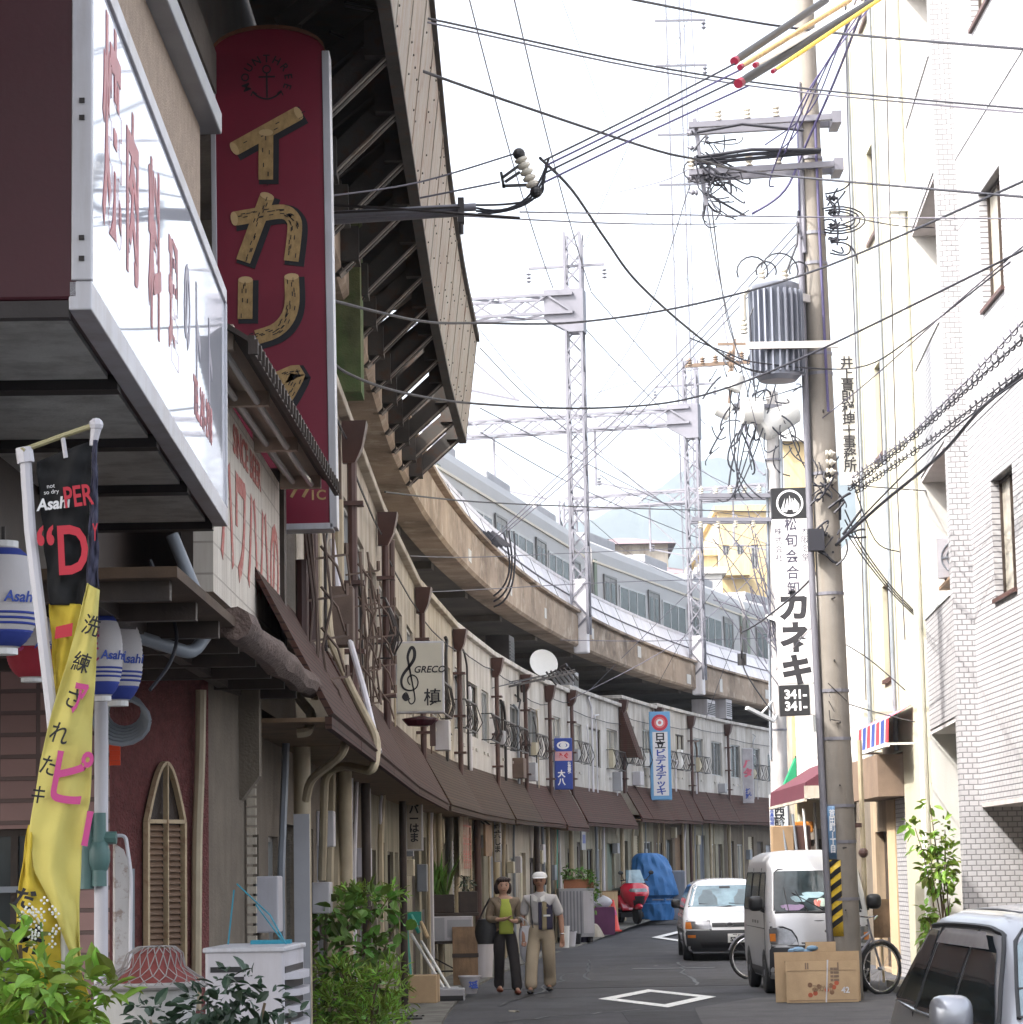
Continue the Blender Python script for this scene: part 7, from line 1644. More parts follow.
m = MB(); sh.front(m, [(.61, -.32, .32), (.685, -.32, .32)], .010, 8); g = m.build('grille', 'black', t)
m = MB(); m.tube([(.06*math.cos(a), sh.fy(0, .65)-.025, .65+.035*math.sin(a)) for a in [i*PI/8 for i in range(17)]], .008, 5); m.build('badge_ring', 'chrome', g)
m = MB(); sh.front(m, [(.16, -.72, .72), (.22, -.77, .77), (.5, -.80, .80), (.555, -.78, .78)], .03, 16); bm_ = m.build('bumper', 'bumper', t, smooth=True)
m = MB(); sh.front(m, [(.24, -.5, .5), (.34, -.55, .55)], .034, 8); m.build('air_intake', 'black', bm_)
m = MB()
for sd in (-1, 1): sh.front(m, [(.42, sd*.62, sd*.76), (.47, sd*.62, sd*.76)], .035, 3)
m.build('bumper_lamp', 'amber', bm_)
pz = (.33, .49); px_ = .12; m = MB(); sh.front(m, [(pz[0], px_-.165, px_+.165), (pz[1], px_-.165, px_+.165)], .042, 2); pl = m.build('number_plate', 'plate', t)
text('52-11', .105, 'blackink', pl, (px_, sh.fy(px_, .4)-.05, .385), bold=.004); text('神戸 500', .04, 'blackink', pl, (px_, sh.fy(px_, .4)-.05, .462), bold=.001)
for sd in (-1, 1):
    for rows in ([(.96, 1.52, 2.3), (.99, 1.42, 2.32), (1.32, 1.86, 2.32), (1.36, 1.98, 2.3)], [(.96, 2.42, 3.2), (.99, 2.4, 3.22), (1.32, 2.4, 3.2), (1.36, 2.43, 3.16)], [(.96, 3.3, 3.9), (.99, 3.28, 3.92), (1.32, 3.28, 3.78), (1.36, 3.31, 3.7)]):
        m = MB(); sh.flank(m, rows, sd); m.build('side_window', 'carglass', t, smooth=True)
    m = MB(); sh.flank(m, [(.50, .35, 4.0), (.56, .35, 4.0)], sd, .012); sh.flank(m, [(.19, .35, 4.0), (.3, .35, 4.0)], sd, .006); m.build('side_moulding', 'bumper', t)
    arch_(t, sh, sd, .80, .29); arch_(t, sh, sd, 3.3, .29); wheel(t, sd*.745, .80, .29, .17); wheel(t, sd*.745, 3.3, .29, .17)
    mirror(t, sd*.84, 1.32, .93, 'black', .95, sd)
# ------------------------------------------------------------------ grey wagon at the lower right
t = thing('parked_wagon', 'dark silver grey wagon parked by the tiled building, with a hooded door mirror', 'car', (2.96, 11.1, 0), R(1.5))
sh = Shell([(.18, .12, 4.2, .74, .2, .1), (.32, .02, 4.28, .81, .24, .13), (.5, .0, 4.3, .84, .26, .15), (.66, .02, 4.3, .845, .26, .15), (.78, .12, 4.29, .84, .28, .15), (.86, .4, 4.27, .82, .28, .14), (.93, .85, 4.25, .795, .24, .13), (.97, 1.0, 4.22, .775, .2, .13), (1.15, 1.32, 4.05, .715, .2, .12), (1.34, 1.66, 3.86, .64, .2, .11), (1.40, 1.8, 3.78, .60, .22, .1), (1.45, 2.05, 3.6, .50, .24, .09), (1.475, 2.4, 3.3, .3, .18, .06)])
sh.body('body', 'cargrey', t)
m = MB(); sh.front(m, [(.985, -.68, .68), (1.01, -.70, .70), (1.3, -.59, .59), (1.36, -.53, .53)], .008, 12); w_ = m.build('windscreen', 'carglassblue', t, smooth=True)
m = MB(); sh.fline(m, [(-.7, 1.0), (-.66, 1.12), (-.585, 1.32), (-.53, 1.375), (.53, 1.375), (.585, 1.32), (.7, 1.0), (0, .98), (-.7, 1.0)], .012); m.build('window_rubber', 'black', w_, smooth=True)
m = MB()
for xo in (-.02, .02): sh.fline(m, [(-.60+xo, 1.0), (-.54+xo, 1.1), (-.52+xo, 1.2), (-.54+xo, 1.27)], .008, .014)
sh.fline(m, [(-.66, 1.12), (.0, 1.15)], .007, .014); m.build('wiper', 'black', w_)
for sd in (-1, 1):
    win = [[(.925, 1.40, 2.36), (.95, 1.32, 2.38), (1.28, 1.82, 2.38), (1.345, 2.0, 2.35)], [(.935, 2.48, 3.32), (.955, 2.46, 3.34), (1.29, 2.46, 3.30), (1.35, 2.5, 3.22)], [(.955, 3.42, 4.02), (.975, 3.40, 4.04), (1.28, 3.40, 3.78), (1.345, 3.43, 3.68)]]
    for rows in win:
        m = MB(); sh.flank(m, rows, sd, .006); m.build('side_window', 'carglass', t, smooth=True)
    m = MB(); sh.sline(m, [(1.22, .93), (1.78, 1.29), (1.98, 1.365), (2.4, 1.38), (3.3, 1.375), (3.75, 1.35), (3.86, 1.28), (4.1, .97)], sd, .014); sh.sline(m, [(2.42, .92), (2.42, 1.37)], sd, .03, -.018); sh.sline(m, [(3.37, .93), (3.36, 1.36)], sd, .03, -.018); m.build('window_rubber', 'black', t, smooth=True)
    m = MB(); sh.sline(m, [(1.25, .905), (2.4, .915), (3.4, .93), (4.1, .95)], sd, .010); m.build('chrome_strip', 'chrome', t, smooth=True)
    m = MB(); sh.flank(m, [(1.285, 1.86, 3.25), (1.33, 1.98, 3.2), (1.362, 2.1, 3.1)], sd, .03); m.build('rain_visor', mat('smoked_visor', (.25, .25, .28), .15, spec=.9, bump=0), t, smooth=True)
    m = MB(); sh.sline(m, [(2.42, .9), (2.40, .3)], sd, .005); sh.sline(m, [(3.4, .92), (3.1, .35)], sd, .005); sh.sline(m, [(1.3, .9), (1.2, .3)], sd, .005); m.build('door_seam', 'bumper', t)
    for y in (2.22, 3.2): m = MB(); sh.flank(m, [(.76, y, y+.16), (.79, y, y+.16)], sd, .02); m.build('handle', 'chrome', t)
    m = MB(); sh.sline(m, [(1.75, 1.395), (2.1, 1.435), (2.6, 1.45), (3.2, 1.445), (3.6, 1.43)], sd, .012, -.03); m.build('roof_rail', 'bumper', t)
    arch_(t, sh, sd, .82, .3); arch_(t, sh, sd, 3.45, .3); wheel(t, sd*.76, .82, .3, .18); wheel(t, sd*.76, 3.45, .3, .18)
    mirror(t, sd*.86, 1.42, .90, 'cargrey', 1.05, sd)
    m = MB(); sh.front(m, [(.62, sd*.36, sd*.80), (.66, sd*.34, sd*.82), (.76, sd*.4, sd*.80)], .009, 7); m.build('headlight', 'lamp', t, smooth=True)
m = MB(); sh.front(m, [(.2, -.75, .75), (.32, -.79, .79), (.52, -.8, .8)], .02, 12); m.build('bumper', 'bumper', t, smooth=True)
# ------------------------------------------------------------------ bicycles
def bicycle(label, loc, rz, col='iron', basket=True):
    t = thing('bicycle', label, 'bicycle', loc, rz, 'bicycles parked at the kerb'); r = .33
    for x in (-.52, .52):
        m = MB(); m.tube([(x+r*math.cos(a), 0, r+r*math.sin(a)) for a in [i*PI/16 for i in range(33)]], .019, 7, False); w_ = m.build('wheel', 'rubber', t, smooth=True)
        m = MB(); m.tube([(x+(r-.03)*math.cos(a), 0, r+(r-.03)*math.sin(a)) for a in [i*PI/16 for i in range(33)]], .012, 6, False)
        for i in range(14): a = i*2*PI/14; m.bar((x, 0, r), (x+(r-.03)*math.cos(a), 0, r+(r-.03)*math.sin(a)), .003)
        m.cyl((x, -.05, r), (x, .05, r), .022, n=8); m.build('rim', 'chrome', w_)
        m = MB(); m.tube([(x+(r+.035)*math.cos(a), 0, r+(r+.035)*math.sin(a)) for a in [(.1 if x > 0 else .35)*PI+i*PI/14 for i in range(9)]], .016, 5); m.build('mudguard', 'galv', t)
    m = MB(); m.tube([(-.08, 0, .3), (-.2, 0, .78)], .016, 6); m.tube([(-.08, 0, .3), (.36, 0, .72)], .02, 6); m.tube([(-.16, 0, .55), (.34, 0, .80)], .016, 6); m.tube([(-.52, 0, r), (-.08, 0, .3)], .012, 6); m.tube([(-.52, 0, r), (-.19, 0, .7)], .010, 6); m.tube([(.52, 0, r), (.42, 0, .62), (.34, 0, .88), (.32, 0, .98)], .014, 6); m.build('frame', col, t, smooth=True)
    m = MB(); m.ball((-.26, 0, .84), (.14, .09, .035), 12, 6); m.bar((-.2, 0, .76), (-.22, 0, .84), .028); m.ball((-.12, 0, .85), (.1, .04, .03), 10, 6); m.build('saddle', 'leather', t, smooth=True)
    m = MB(); m.tube([(.2, -.27, .98), (.3, -.22, 1.02), (.33, 0, 1.0), (.3, .22, 1.02), (.2, .27, .98)], .012, 6); m.build('handlebar', 'chrome', t, smooth=True)
    m = MB(); m.bx(.5, .78, -.15, .15, .74, .76)
    for k in range(8): m.bar((.5+.28*(k % 4)/3, -.15 if k < 4 else .15, .75), (.49+.3*(k % 4)/3, -.17 if k < 4 else .17, .98), .006)
    for z in (.82, .9, .98): m.tube([(.49, -.17, z), (.79, -.17, z), (.79, .17, z), (.49, .17, z), (.49, -.17, z)], .005, 4)
    if basket: m.build('basket', 'galv', t)
    m = MB(); m.bx(-.75, -.3, -.06, .06, .69, .705); m.bar((-.7, .05, .69), (-.55, .06, r), .01).bar((-.7, -.05, .69), (-.55, -.06, r), .01); m.tube([(-.08, -.08, .3), (-.08, -.1, .3)], .08, 14); m.bar((-.5, .08, .33), (-.45, .2, .0), .014); m.build('carrier', 'iron', t); return t
p = at(841, 990, 35.9); bicycle('bicycle behind the flattened boxes, its black saddle in front of the van', (4.30, 35.62, 0), R(33), 'galv', False)
p = at(752, 960, 41.6); bicycle('bicycle of which one thin wheel shows between the white car and the van', (4.02, 41.4, 0), R(188), 'iron', False)
# ------------------------------------------------------------------ flattened boxes leaning on the pole
def flatbox(label, x0, x1, y0, y1, Y, m='cardboard', tilt=.14, th=.05, marks=False, band=False, rz=0):
    a = at(x0, y1, Y); b = at(x1, y1, Y); h = (at(x0, y0, Y)-at(x0, y1, Y)).length; w_ = b.x-a.x
    t = thing('flattened_box', label, 'cardboard', (a.x, Y, .012), 0, 'flattened boxes at the pole', rot=(-tilt, 0, rz))
    n = 3; mb = MB()
    for i in range(n): mb.bx(.0+.006*i, w_-.008*i, i*th/n+.001, (i+1)*th/n-.002, .004*i, h-.005*i)
    mb.build('board', m, t); mb = MB(); mb.bx(-.004, w_+.004, .004, th-.004, h-.008, h+.003); mb.build('fold_edge', 'carddark', t)
    if marks:
        k = MB(); r_ = random.Random(6)
        k.bx(.02, w_-.02, -.0035, .0, h*.76, h*.765); k.bx(.02, w_-.02, -.0035, 0, .025, .03)
        for x in (.27, .30, .72): k.bx(w_*x, w_*x+.018, -.003, 0, h*.8, h*.95)
        for x in (.62, .665, .70):
            for i in range(4): k.bx(w_*x, w_*x+.035, -.003, 0, h*(.5+.09*i), h*(.5+.09*i)+.03)
        k.build('printed_marks', mat('grey_print', (.2, .14, .1), .8), t)
        k = MB(); k2 = MB()
        for i, (x, z) in enumerate(((.33, .42), (.33, .18), (.40, .3), (.40, .22), (.62, .40), (.66, .36), (.63, .24), (.56, .30), (.45, .38), (.70, .46))):
            (k if i % 2 else k2).prism([(w_*x+.03*math.cos(a), -.001, h*z+.03*math.sin(a)) for a in [q*PI/5 for q in range(10)]], (0, -.002, 0))
        k.build('printed_fruit', mat('red_print', (.42, .1, .05), .8), t); k2.build('printed_fruit', mat('brown_print', (.22, .12, .07), .8), t)
        text('みかん', .09, 'carddark', t, (w_*.5, -.003, h*.33), bold=.002); text('42', .1, 'plasticbag', t, (w_*.82, -.003, h*.28), bold=.003)
    if band:
        k = MB(); k.prism([(w_*.535, -.006, 0), (w_*.555, -.006, 0), (w_*.60, -.006, h+.004), (w_*.58, -.006, h+.004)], (0, .004, 0)); k.prism([(w_*.58, -.006, h+.004), (w_*.60, -.006, h+.004), (w_*.60, th+.004, h+.006), (w_*.58, th+.004, h+.006)], (0, 0, .003)); k.build('tying_tape', 'plasticbag', t)
    return t
flatbox('front flattened cardboard box with red fruit print and a white tape round it', 787, 859, 958, 1000, 33.8, marks=True, band=True)
flatbox('plain larger flattened cardboard box standing just behind the taped one', 776, 861, 949, 999, 34.02, 'cardboard', .10, .07)
flatbox('small plain cardboard leaning sideways above the others by the striped sleeve', 806, 836, 941, 960, 34.3, 'cardboard', .1, .03, rz=-.05).location.z = .5
p = at(803, 950, 34.3); t = thing('crumpled_wrap', 'crumpled white and blue wrapping on top of the flattened boxes', 'wrapping', p)
m = MB(); r_ = random.Random(3)
for i in range(5): m.ball((r_.uniform(-.12, .16), r_.uniform(-.03, .05), r_.uniform(-.03, .05)), (.08, .05, .035), 7, 5)
m.build('wrapping', 'bluebag', t, smooth=True)

# ------------------------------------------------------------------ scooter, tarpaulin, cone, clutter by the terrace
def gpt(x, y, Y, off=.45):
    if Y < 58: q = at(x, y, Y); return V((q.x, Y, gz(Y)))
    q = P(fs(x, .8, off), off); return V((q.x, q.y, gz(q.y)))
q = gpt(637, 917, 79, .7); t = thing('scooter', 'red motor scooter parked under the terrace awning beside the blue tarpaulin', 'scooter', (q.x, q.y, q.z+.03), R(18))
m = MB(); m.lathe([(.16, -.05), (.23, -.05), (.25, 0), (.23, .05), (.16, .05)], 18, Matrix.Translation((0, 0, .25)) @ Matrix.Rotation(R(90), 4, 'Y')); m.build('wheel', 'rubber', t, smooth=True)
m = MB(); m.lathe([(.16, -.06), (.23, -.06), (.25, 0), (.23, .06), (.16, .06)], 18, Matrix.Translation((0, 1.25, .25)) @ Matrix.Rotation(R(90), 4, 'Y')); m.build('wheel', 'rubber', t, smooth=True)
sc_ = Shell([(.42, -.10, .3, .14, .06, .1), (.55, -.20, .34, .25, .08, .2), (.76, -.26, .30, .36, .10, .26), (.92, -.14, .24, .38, .10, .24), (1.02, -.0, .22, .26, .10, .16), (1.06, .06, .18, .16, .08, .1)])
sc_.body('front_fairing', 'coatred', t)
m = MB(); m.grid(lambda u, v: ((u-.5)*(.5-.12*v), -.0+.16*v+.28*abs(u-.5)**2, 1.02+.32*v), 8, 4); ws_ = m.build('wind_shield', 'carglassblue', t, smooth=True)
m = MB(); sc_.front(m, [(.80, -.22, .22), (.84, -.25, .25), (.885, -.20, .20)], .01, 8); m.build('headlight', 'lamp', t)
m = MB(); sc_.front(m, [(.56, -.10, .10), (.70, -.14, .14)], .01, 6); m.build('intake', 'black', t)
m = MB(); m.ball((0, -.06, .44), (.10, .24, .09), 12, 8); m.build('mudguard', 'coatred', t, smooth=True)
m = MB(); m.prism([(.2, .3, .35), (.34, .5, .3), (.3, 1.5, .5), (.22, 1.7, .8), (.25, .8, .72), (.24, .4, .4)], (-.5, 0, 0)); m.build('body', 'coatred', t, bevel=.05)
m = MB(); m.ball((0, 1.1, .82), (.2, .55, .09), 12, 7); m.build('seat', 'leather', t, smooth=True)
m = MB(); m.tube([(-.36, .16, 1.08), (-.2, .12, 1.1), (0, .1, 1.08), (.2, .12, 1.1), (.36, .16, 1.08)], .018, 6)
m.build('handlebar', 'black', t)
for sd in (-1, 1): m = MB(); m.bar((sd*.3, .1, 1.1), (sd*.38, .02, 1.22), .015); m.ball((sd*.4, .02, 1.27), (.07, .02, .05), 10, 6); m.build('mirror', 'black', t, smooth=True)
m = MB(); sc_.front(m, [(.43, -.11, .11), (.6, -.16, .16)], .012, 4); m.bx(-.3, .3, .35, .9, .18, .3); m.build('lower_panel', 'black', t)
# tarp
q = gpt(655, 913, 82, .7); t = thing('covered_stack', 'tall stack wrapped in a creased blue tarpaulin behind the red scooter', 'tarpaulin', (q.x, q.y, q.z))
r_ = random.Random(11)
def tarp(u, v):
    a = 2*PI*u; z = 1.72*v; rx = .38+.18*math.sin(PI*min(1, v*1.05))*(1 if v > .35 else .6); cx_ = -.22*v*v+.05
    if v > .9: k = (1-v)/.1; rx *= .25+.75*math.sqrt(max(0, k)); z = 1.55+.16*(1-k*k)
    f = 1+.07*abs(math.sin(3.5*a+6*v))+.06*abs(math.sin(6*a-9*v+1))-.05*abs(math.sin(11*v+3*a))+.03*math.sin(17*a+5*v)
    if .26 < v < .34: f *= .86
    return (cx_+rx*f*math.cos(a)*1.0, .5*rx*f*math.sin(a)*1.6, z)
m = MB(); m.grid(tarp, 64, 46); m.build('tarpaulin', 'tarp', t, smooth=True, sharp=28)
m = MB(); m.tube([(.05+.42*math.cos(a), .34*math.sin(a), .52) for a in [i*PI/10 for i in range(21)]], .018, 5, False); m.build('rope', 'pipegrey', t); MB().bx(.45, .78, -.1, .5, 0, 1.25).build('blue_crate', 'greydoor', t, bevel=.03)
# cone
q = gpt(613, 922, 74.5, .6); t = thing('traffic_cone', 'red plastic traffic cone standing left of the scooter', 'traffic cone', (q.x, q.y, q.z+.036))
m = MB(); m.lathe([(.16, .02), (.15, .04), (.03, .72), (.02, .74), (.001, .74)], 18); m.bx(-.19, .19, -.19, .19, 0, .03); m.build('cone_body', 'cone', t, smooth=True); MB().lathe([(.092, .38), (.07, .5)], 18).build('pale_ring', 'pinkink', t, smooth=True)
# stacked things left of the cone
q = gpt(598, 928, 71); t = thing('cloth_covered_table', 'low table under a purple cloth between the boards and the steel cabinet', 'table', (q.x, q.y, q.z+.036), .1)
m = MB(); m.bx(-.42, .34, -.25, .3, .58, .63); m.bx(-.43, .35, -.27, -.255, .0, .6); m.bx(.34, .355, -.26, .3, .2, .6); m.build('cloth', 'purple', t)
m = MB()
for x in (-.4, .3):
    for y in (-.22, .26): m.bx(x-.02, x+.02, y-.02, y+.02, 0, .58)
m.build('leg', 'iron', t)
for i, (dx, w_) in enumerate(((-.28, .22), (.12, .2))):
    p = V((q.x+dx, q.y-.05, q.z+.70)); o = thing('plastic_bag', ['left one of two full white bags on the purple table', 'right one of two full white bags on the purple table'][i], 'bag', p, 0, 'white bags on the purple table')
    m = MB(); m.grid(lambda u, v: (w_*math.sin(PI*v)**.7*math.cos(2*PI*u)*(1+.12*math.sin(4*2*PI*u)), .13*math.sin(PI*v)**.7*math.sin(2*PI*u), -.08+.30*(1-v)+.02*math.sin(9*u)), 20, 10); m.build('bag_body', 'plasticbag', o, smooth=True); MB().tube([(0, 0, .13), (.03, 0, .19), (-.02, 0, .22)], .02, 5).build('knot', 'plasticbag', o)
q = gpt(610, 928, 72.5); t = thing('chipboard', 'tan chipboard panel standing on edge left of the cone', 'board', (q.x, q.y, q.z+.036), .3); MB().bx(-.18, .2, 0, .03, 0, .92).build('panel', 'ply', t); MB().bx(-.19, .21, -.004, .034, .9, .93).build('edge', 'woodmid', t)
q = gpt(602, 931, 70.3); t = thing('small_carton', 'small brown carton in front of the purple table', 'box', (q.x, q.y, q.z+.036), .2); MB().bx(-.17, .17, -.15, .15, 0, .48).build('carton', 'cardboard', t, bevel=.006); MB().bx(-.03, .03, -.153, .153, .0, .484).build('tape', 'ply', t)
q = gpt(592, 934, 68.5); t = thing('white_sack', 'slumped white sack on the ground before the purple table', 'sack', (q.x, q.y, q.z+.036)); m = MB(); m.grid(lambda u, v: ((.26-.1*v)*math.cos(2*PI*u)*(1+.15*math.sin(3*2*PI*u+v))-.12*v, .16*math.sin(2*PI*u)*(1-.4*v), .3*math.sin(PI*v*.5)), 18, 8); m.build('sack_body', 'plaster', t, smooth=True); MB().ball((-.13, 0, .3), (.05, .05, .04), 8, 5).build('tied_end', 'plaster', t)
# steel cabinet with plant
q = gpt(578, 937, 64.5); t = thing('steel_cabinet', 'pale grey corrugated steel cabinet with a plant trough on top', 'cabinet', (q.x, q.y, q.z+.036), .12)
MB().bx(-.42, .36, 0, .5, .12, 1.18).build('casing', 'plasticgrey', t, bevel=.01)
m = MB()
for i in range(7): m.bx(-.4+i*.075, -.37+i*.075, -.012, 0, .16, 1.12)
m.build('ribs', 'galv', t); MB().bx(.12, .34, -.015, 0, .2, 1.12).build('door', 'acwhite', t); m = MB()
for x in (-.38, .3): m.bx(x-.03, x+.03, .05, .45, 0, .12)
m.build('leg', 'iron', t)
p = V((q.x, q.y+.2, q.z+.036+1.18)); t = thing('plant_trough', 'brown trough of trailing green plants on the steel cabinet', 'plant', p)
m = MB(); m.bx(-.3, .36, -.12, .14, 0, .2); m.build('trough', 'terracotta', t, bevel=.01)
foliage(MB(), [(V((0, 0, .28)), (.36, .16, .14)), (V((.32, -.1, .0)), (.12, .1, .32)), (V((.34, -.12, -.35)), (.08, .06, .3)), (V((-.2, 0, .4)), (.08, .08, .12))], 420, .09, 5, .5).build('foliage', 'leaf', t)
for i, (x, y, Y, r, h, mm, lb) in enumerate(((569, 943, 62.8, .15, .3, 'acwhite', 'white bucket left of the steel cabinet feet'), (575, 940, 63.6, .13, .2, 'leather', 'small black pot in front of the steel cabinet'), (580, 938, 64, .2, .27, 'navy', 'dark blue tub in front of the steel cabinet'), (482, 972, 43.2, .2, .52, 'acwhite', 'tall dented white pail beside the brown board'), (565, 935, 64.3, .09, .45, 'white', 'slim white canister beside the white bucket'))):
    q = gpt(x, y, Y); t = thing('bucket', lb, 'bucket', (q.x, q.y, q.z+.036), 0, 'pails and tubs on the gutter strip')
    MB().lathe([(r*.8, 0), (r, h), (r*1.06, h), (r*1.06, h+.02), (r*.94, h+.02), (r*.9, h-.05), (.001, h-.05)], 18).build('pail', mm, t, smooth=True)
    MB().tube([(r*math.cos(a), 0, h+r*.35*math.sin(a)-.02) for a in [PI*k/8 for k in range(9)]], .006, 4).build('handle', 'iron', t)
# spiky plant stand and black table
q = gpt(453, 985, 40.6); zb = .036
t = thing('work_table', 'black legged table carrying a white box beside the walking woman', 'table', (q.x, q.y, zb), .06)
MB().bx(-.42, .3, -.2, .35, .60, .64).build('table_top', 'wooddark', t)
for x in (-.38, .26):
    for y in (-.17, .31): MB().bx(x-.02, x+.02, y-.02, y+.02, 0, .6).build('leg', 'black', t)
MB().bar((-.38, -.17, .2), (.26, -.17, .2), .025).bar((-.38, -.17, .45), (.26, -.17, .1), .02).build('brace', 'black', t)
t = thing('white_box', 'white carton with a grey band on the black legged table', 'box', (q.x, q.y, zb+.64), .06); MB().bx(-.30, .3, -.19, .2, 0, .36).build('carton', 'acwhite', t, bevel=.01); MB().bx(-.302, -.12, -.194, -.19, .02, .34).bx(-.08, .28, -.194, -.19, .05, .31).build('panel_print', 'plasticgrey', t)
t = thing('wooden_planter', 'dark wooden planter with a spiky green plant above the white carton', 'plant', (q.x-.02, q.y+.1, zb+1.0), .06); MB().bx(-.45, .42, -.16, .16, .0, .05).bx(-.4, .05, -.12, .12, .05, .32).bx(.12, .4, -.1, .1, .05, .36).build('planter_box', 'wooddark', t, bevel=.01)
m = MB(); r_ = random.Random(17)
for i in range(46):
    a = r_.uniform(0, 2*PI); l = r_.uniform(.35, .75); k = r_.uniform(.12, .65); b_ = V((-.16+r_.uniform(-.12, .12), r_.uniform(-.06, .06), .3)); e = b_+V((math.cos(a)*l*k, math.sin(a)*l*k, l*math.sqrt(1-k*k))); md = (b_+e)/2+V((0, 0, .08)); w_ = V((-math.sin(a), math.cos(a), 0))*.022
    m.add([b_-w_*.5, b_+w_*.5, md+w_, md-w_, e], [(0, 1, 2, 3), (3, 2, 4)])
m.build('blades', 'leaf', t)
foliage(MB(), [(V((.25, 0, .48)), (.12, .08, .1))], 60, .06, 4).build('foliage', 'leafdark', t)
q = gpt(467, 985, 40.3); t = thing('brown_board', 'brown plank board leaning beside the black legged table', 'board', (q.x, q.y, .036), .1, rot=(-.08, 0, .1)); MB().bx(-.2, .17, 0, .03, 0, .85).build('panel', 'woodmid', t); MB().bx(-.21, .18, -.008, .0, .4, .46).build('batten', 'wooddark', t)
# cardboard box, dustpans, bucket with print, crates
q = gpt(421, 1003, 35.0); t = thing('open_carton', 'closed brown carton on the kerb at the foot of the green bushes', 'box', (q.x, q.y, .036), -.1); MB().bx(-.2, .2, 0, .36, 0, .35).build('carton', 'cardboard', t, bevel=.008); MB().bx(-.203, .203, .15, .2, .0, .354).build('tape', 'carddark', t)
def dustpan(label, foot, topx, col, rz):
    q = at(*foot); t = thing('long_dustpan', label, 'dustpan', (q.x, q.y, .036), 0, 'long handled dustpans leaning by the kerb'); e = at(*topx)-V((q.x, q.y, .036))
    m = MB(); m.prism([(-.02, 0, 0), (.36, 0, .0), (.36, .0, .16), (-.02, 0, .16)], (0, .28, 0)); m.build('pan', 'plasticgrey', t, bevel=.015); MB().bx(.0, .34, -.008, .0, .005, .07).build('pan_mouth', 'black', t)
    m = MB(); m.tube([(.17, .14, .14), (e.x, e.y, e.z-.25)], .019, 8); m.build('shaft', 'white', t, smooth=True); d_ = (e-V((.17, .14, .14))).normalized(); MB().tube([e-d_*.27, e-d_*.1, e], [.026, .03, .024], 8).build('grip', col, t, smooth=True)
dustpan('long handled dustpan with an orange wood grip, the right of the two', (437, 1001, 35.4), (421, 922, 36.2), 'ply', 0)
dustpan('long handled dustpan with a teal grip, the left of the two', (431, 999, 35.8), (411, 915, 36.3), 'tealbright', 0)
m = MB(); a = at(405, 918, 36.4); m.bx(a.x-.02, a.x+.22, a.y-.02, a.y+.05, a.z-.1, a.z+.08); m.bar((a.x+.02, a.y, a.z-.08), (a.x+.1, a.y-.3, .05), .03); m.bar((a.x-.06, a.y, a.z-.3), (a.x+.1, a.y-.3, .05), .025)
tag(m.build('folding_frame', 'tealbright'), 'teal topped folding frame behind the dustpan handles', 'frame')
q = gpt(470, 993, 37.5); t = thing('printed_pail', 'white tapered pail with blue print by the kerb in front of the woman', 'bucket', (q.x, q.y, .036)); MB().lathe([(.09, 0), (.15, .22), (.16, .22), (.16, .24), (.13, .2), (.001, .2)], 18).build('pail', 'acwhite', t, smooth=True); text('塩', .13, 'blueink', t, (.05, -.135, .12), (R(75), 0, .3), bold=.004); MB().tube([(.15*math.cos(a), 0, .22-.06*math.sin(a)) for a in [PI*k/8 for k in range(9)]], .005, 4).build('handle', 'iron', t)
q = gpt(386, 1016, 31.5); t = thing('drain_grate', 'dark slotted drain grate in the gutter strip at the bottom', 'drain', (q.x+.1, q.y, .037)); m = MB()
for i in range(9): m.bx(-.3+i*.07, -.26+i*.07, -.3, .3, 0, .014)
m.bx(-.33, .33, -.33, -.3, 0, .016).bx(-.33, .33, .3, .33, 0, .016); m.build('bars', 'iron', t)
for i, (x, y, Y, c, lb) in enumerate(((438, 1013, 33, 'plaster', 'scrap of pale paper on the road near the drain'), (512, 1011, 33, 'plaster', 'small scrap of litter on the road before the couple'))):
    q = at(x, y, Y); tag(MB().box((0, 0, .01), (.07, .05, .012), (.2, .1, .4)).box((.06, .02, .008), (.04, .05, .01), (0, .3, 1)).build('litter', c, loc=(q.x, q.y, .006)), lb, 'litter')

# ================================================================== PEOPLE
def skinmesh(name, chains, m, parent, flat=1.0, subd=2):
    """continuous skinned surface: chains = list of [(pos, radius)...]; points closer than 1 mm are shared"""
    vs = []; rad = []; es = []
    def idx(p, r):
        for i, q in enumerate(vs):
            if (V(q)-V(p)).length < .001: return i
        vs.append(tuple(p)); rad.append(r); return len(vs)-1
    for ch in chains:
        ids = [idx(*c) for c in ch]; es += [(a, b) for a, b in zip(ids, ids[1:]) if a != b]
    me = bpy.data.meshes.new(name); me.from_pydata(vs, es, []); o = bpy.data.objects.new(name, me); COL.objects.link(o)
    o.modifiers.new('skin', 'SKIN'); sk = me.skin_vertices[0].data if me.skin_vertices else None
    for i, r in enumerate(rad):
        sk[i].radius = (r, r) if not isinstance(r, tuple) else r; sk[i].use_root = (i == 0)
    s = o.modifiers.new('sub', 'SUBSURF'); s.levels = subd; s.render_levels = subd
    bpy.context.view_layer.update()
    nm = bpy.data.meshes.new_from_object(o.evaluated_get(DG())); bpy.data.objects.remove(o)
    for v in nm.vertices: v.co.y *= flat
    nm.polygons.foreach_set('use_smooth', [True]*len(nm.polygons)); nm.materials.clear(); nm.materials.append(M[m]); nm.name = name
    o = bpy.data.objects.new(name, nm); COL.objects.link(o); o.parent = parent; return o
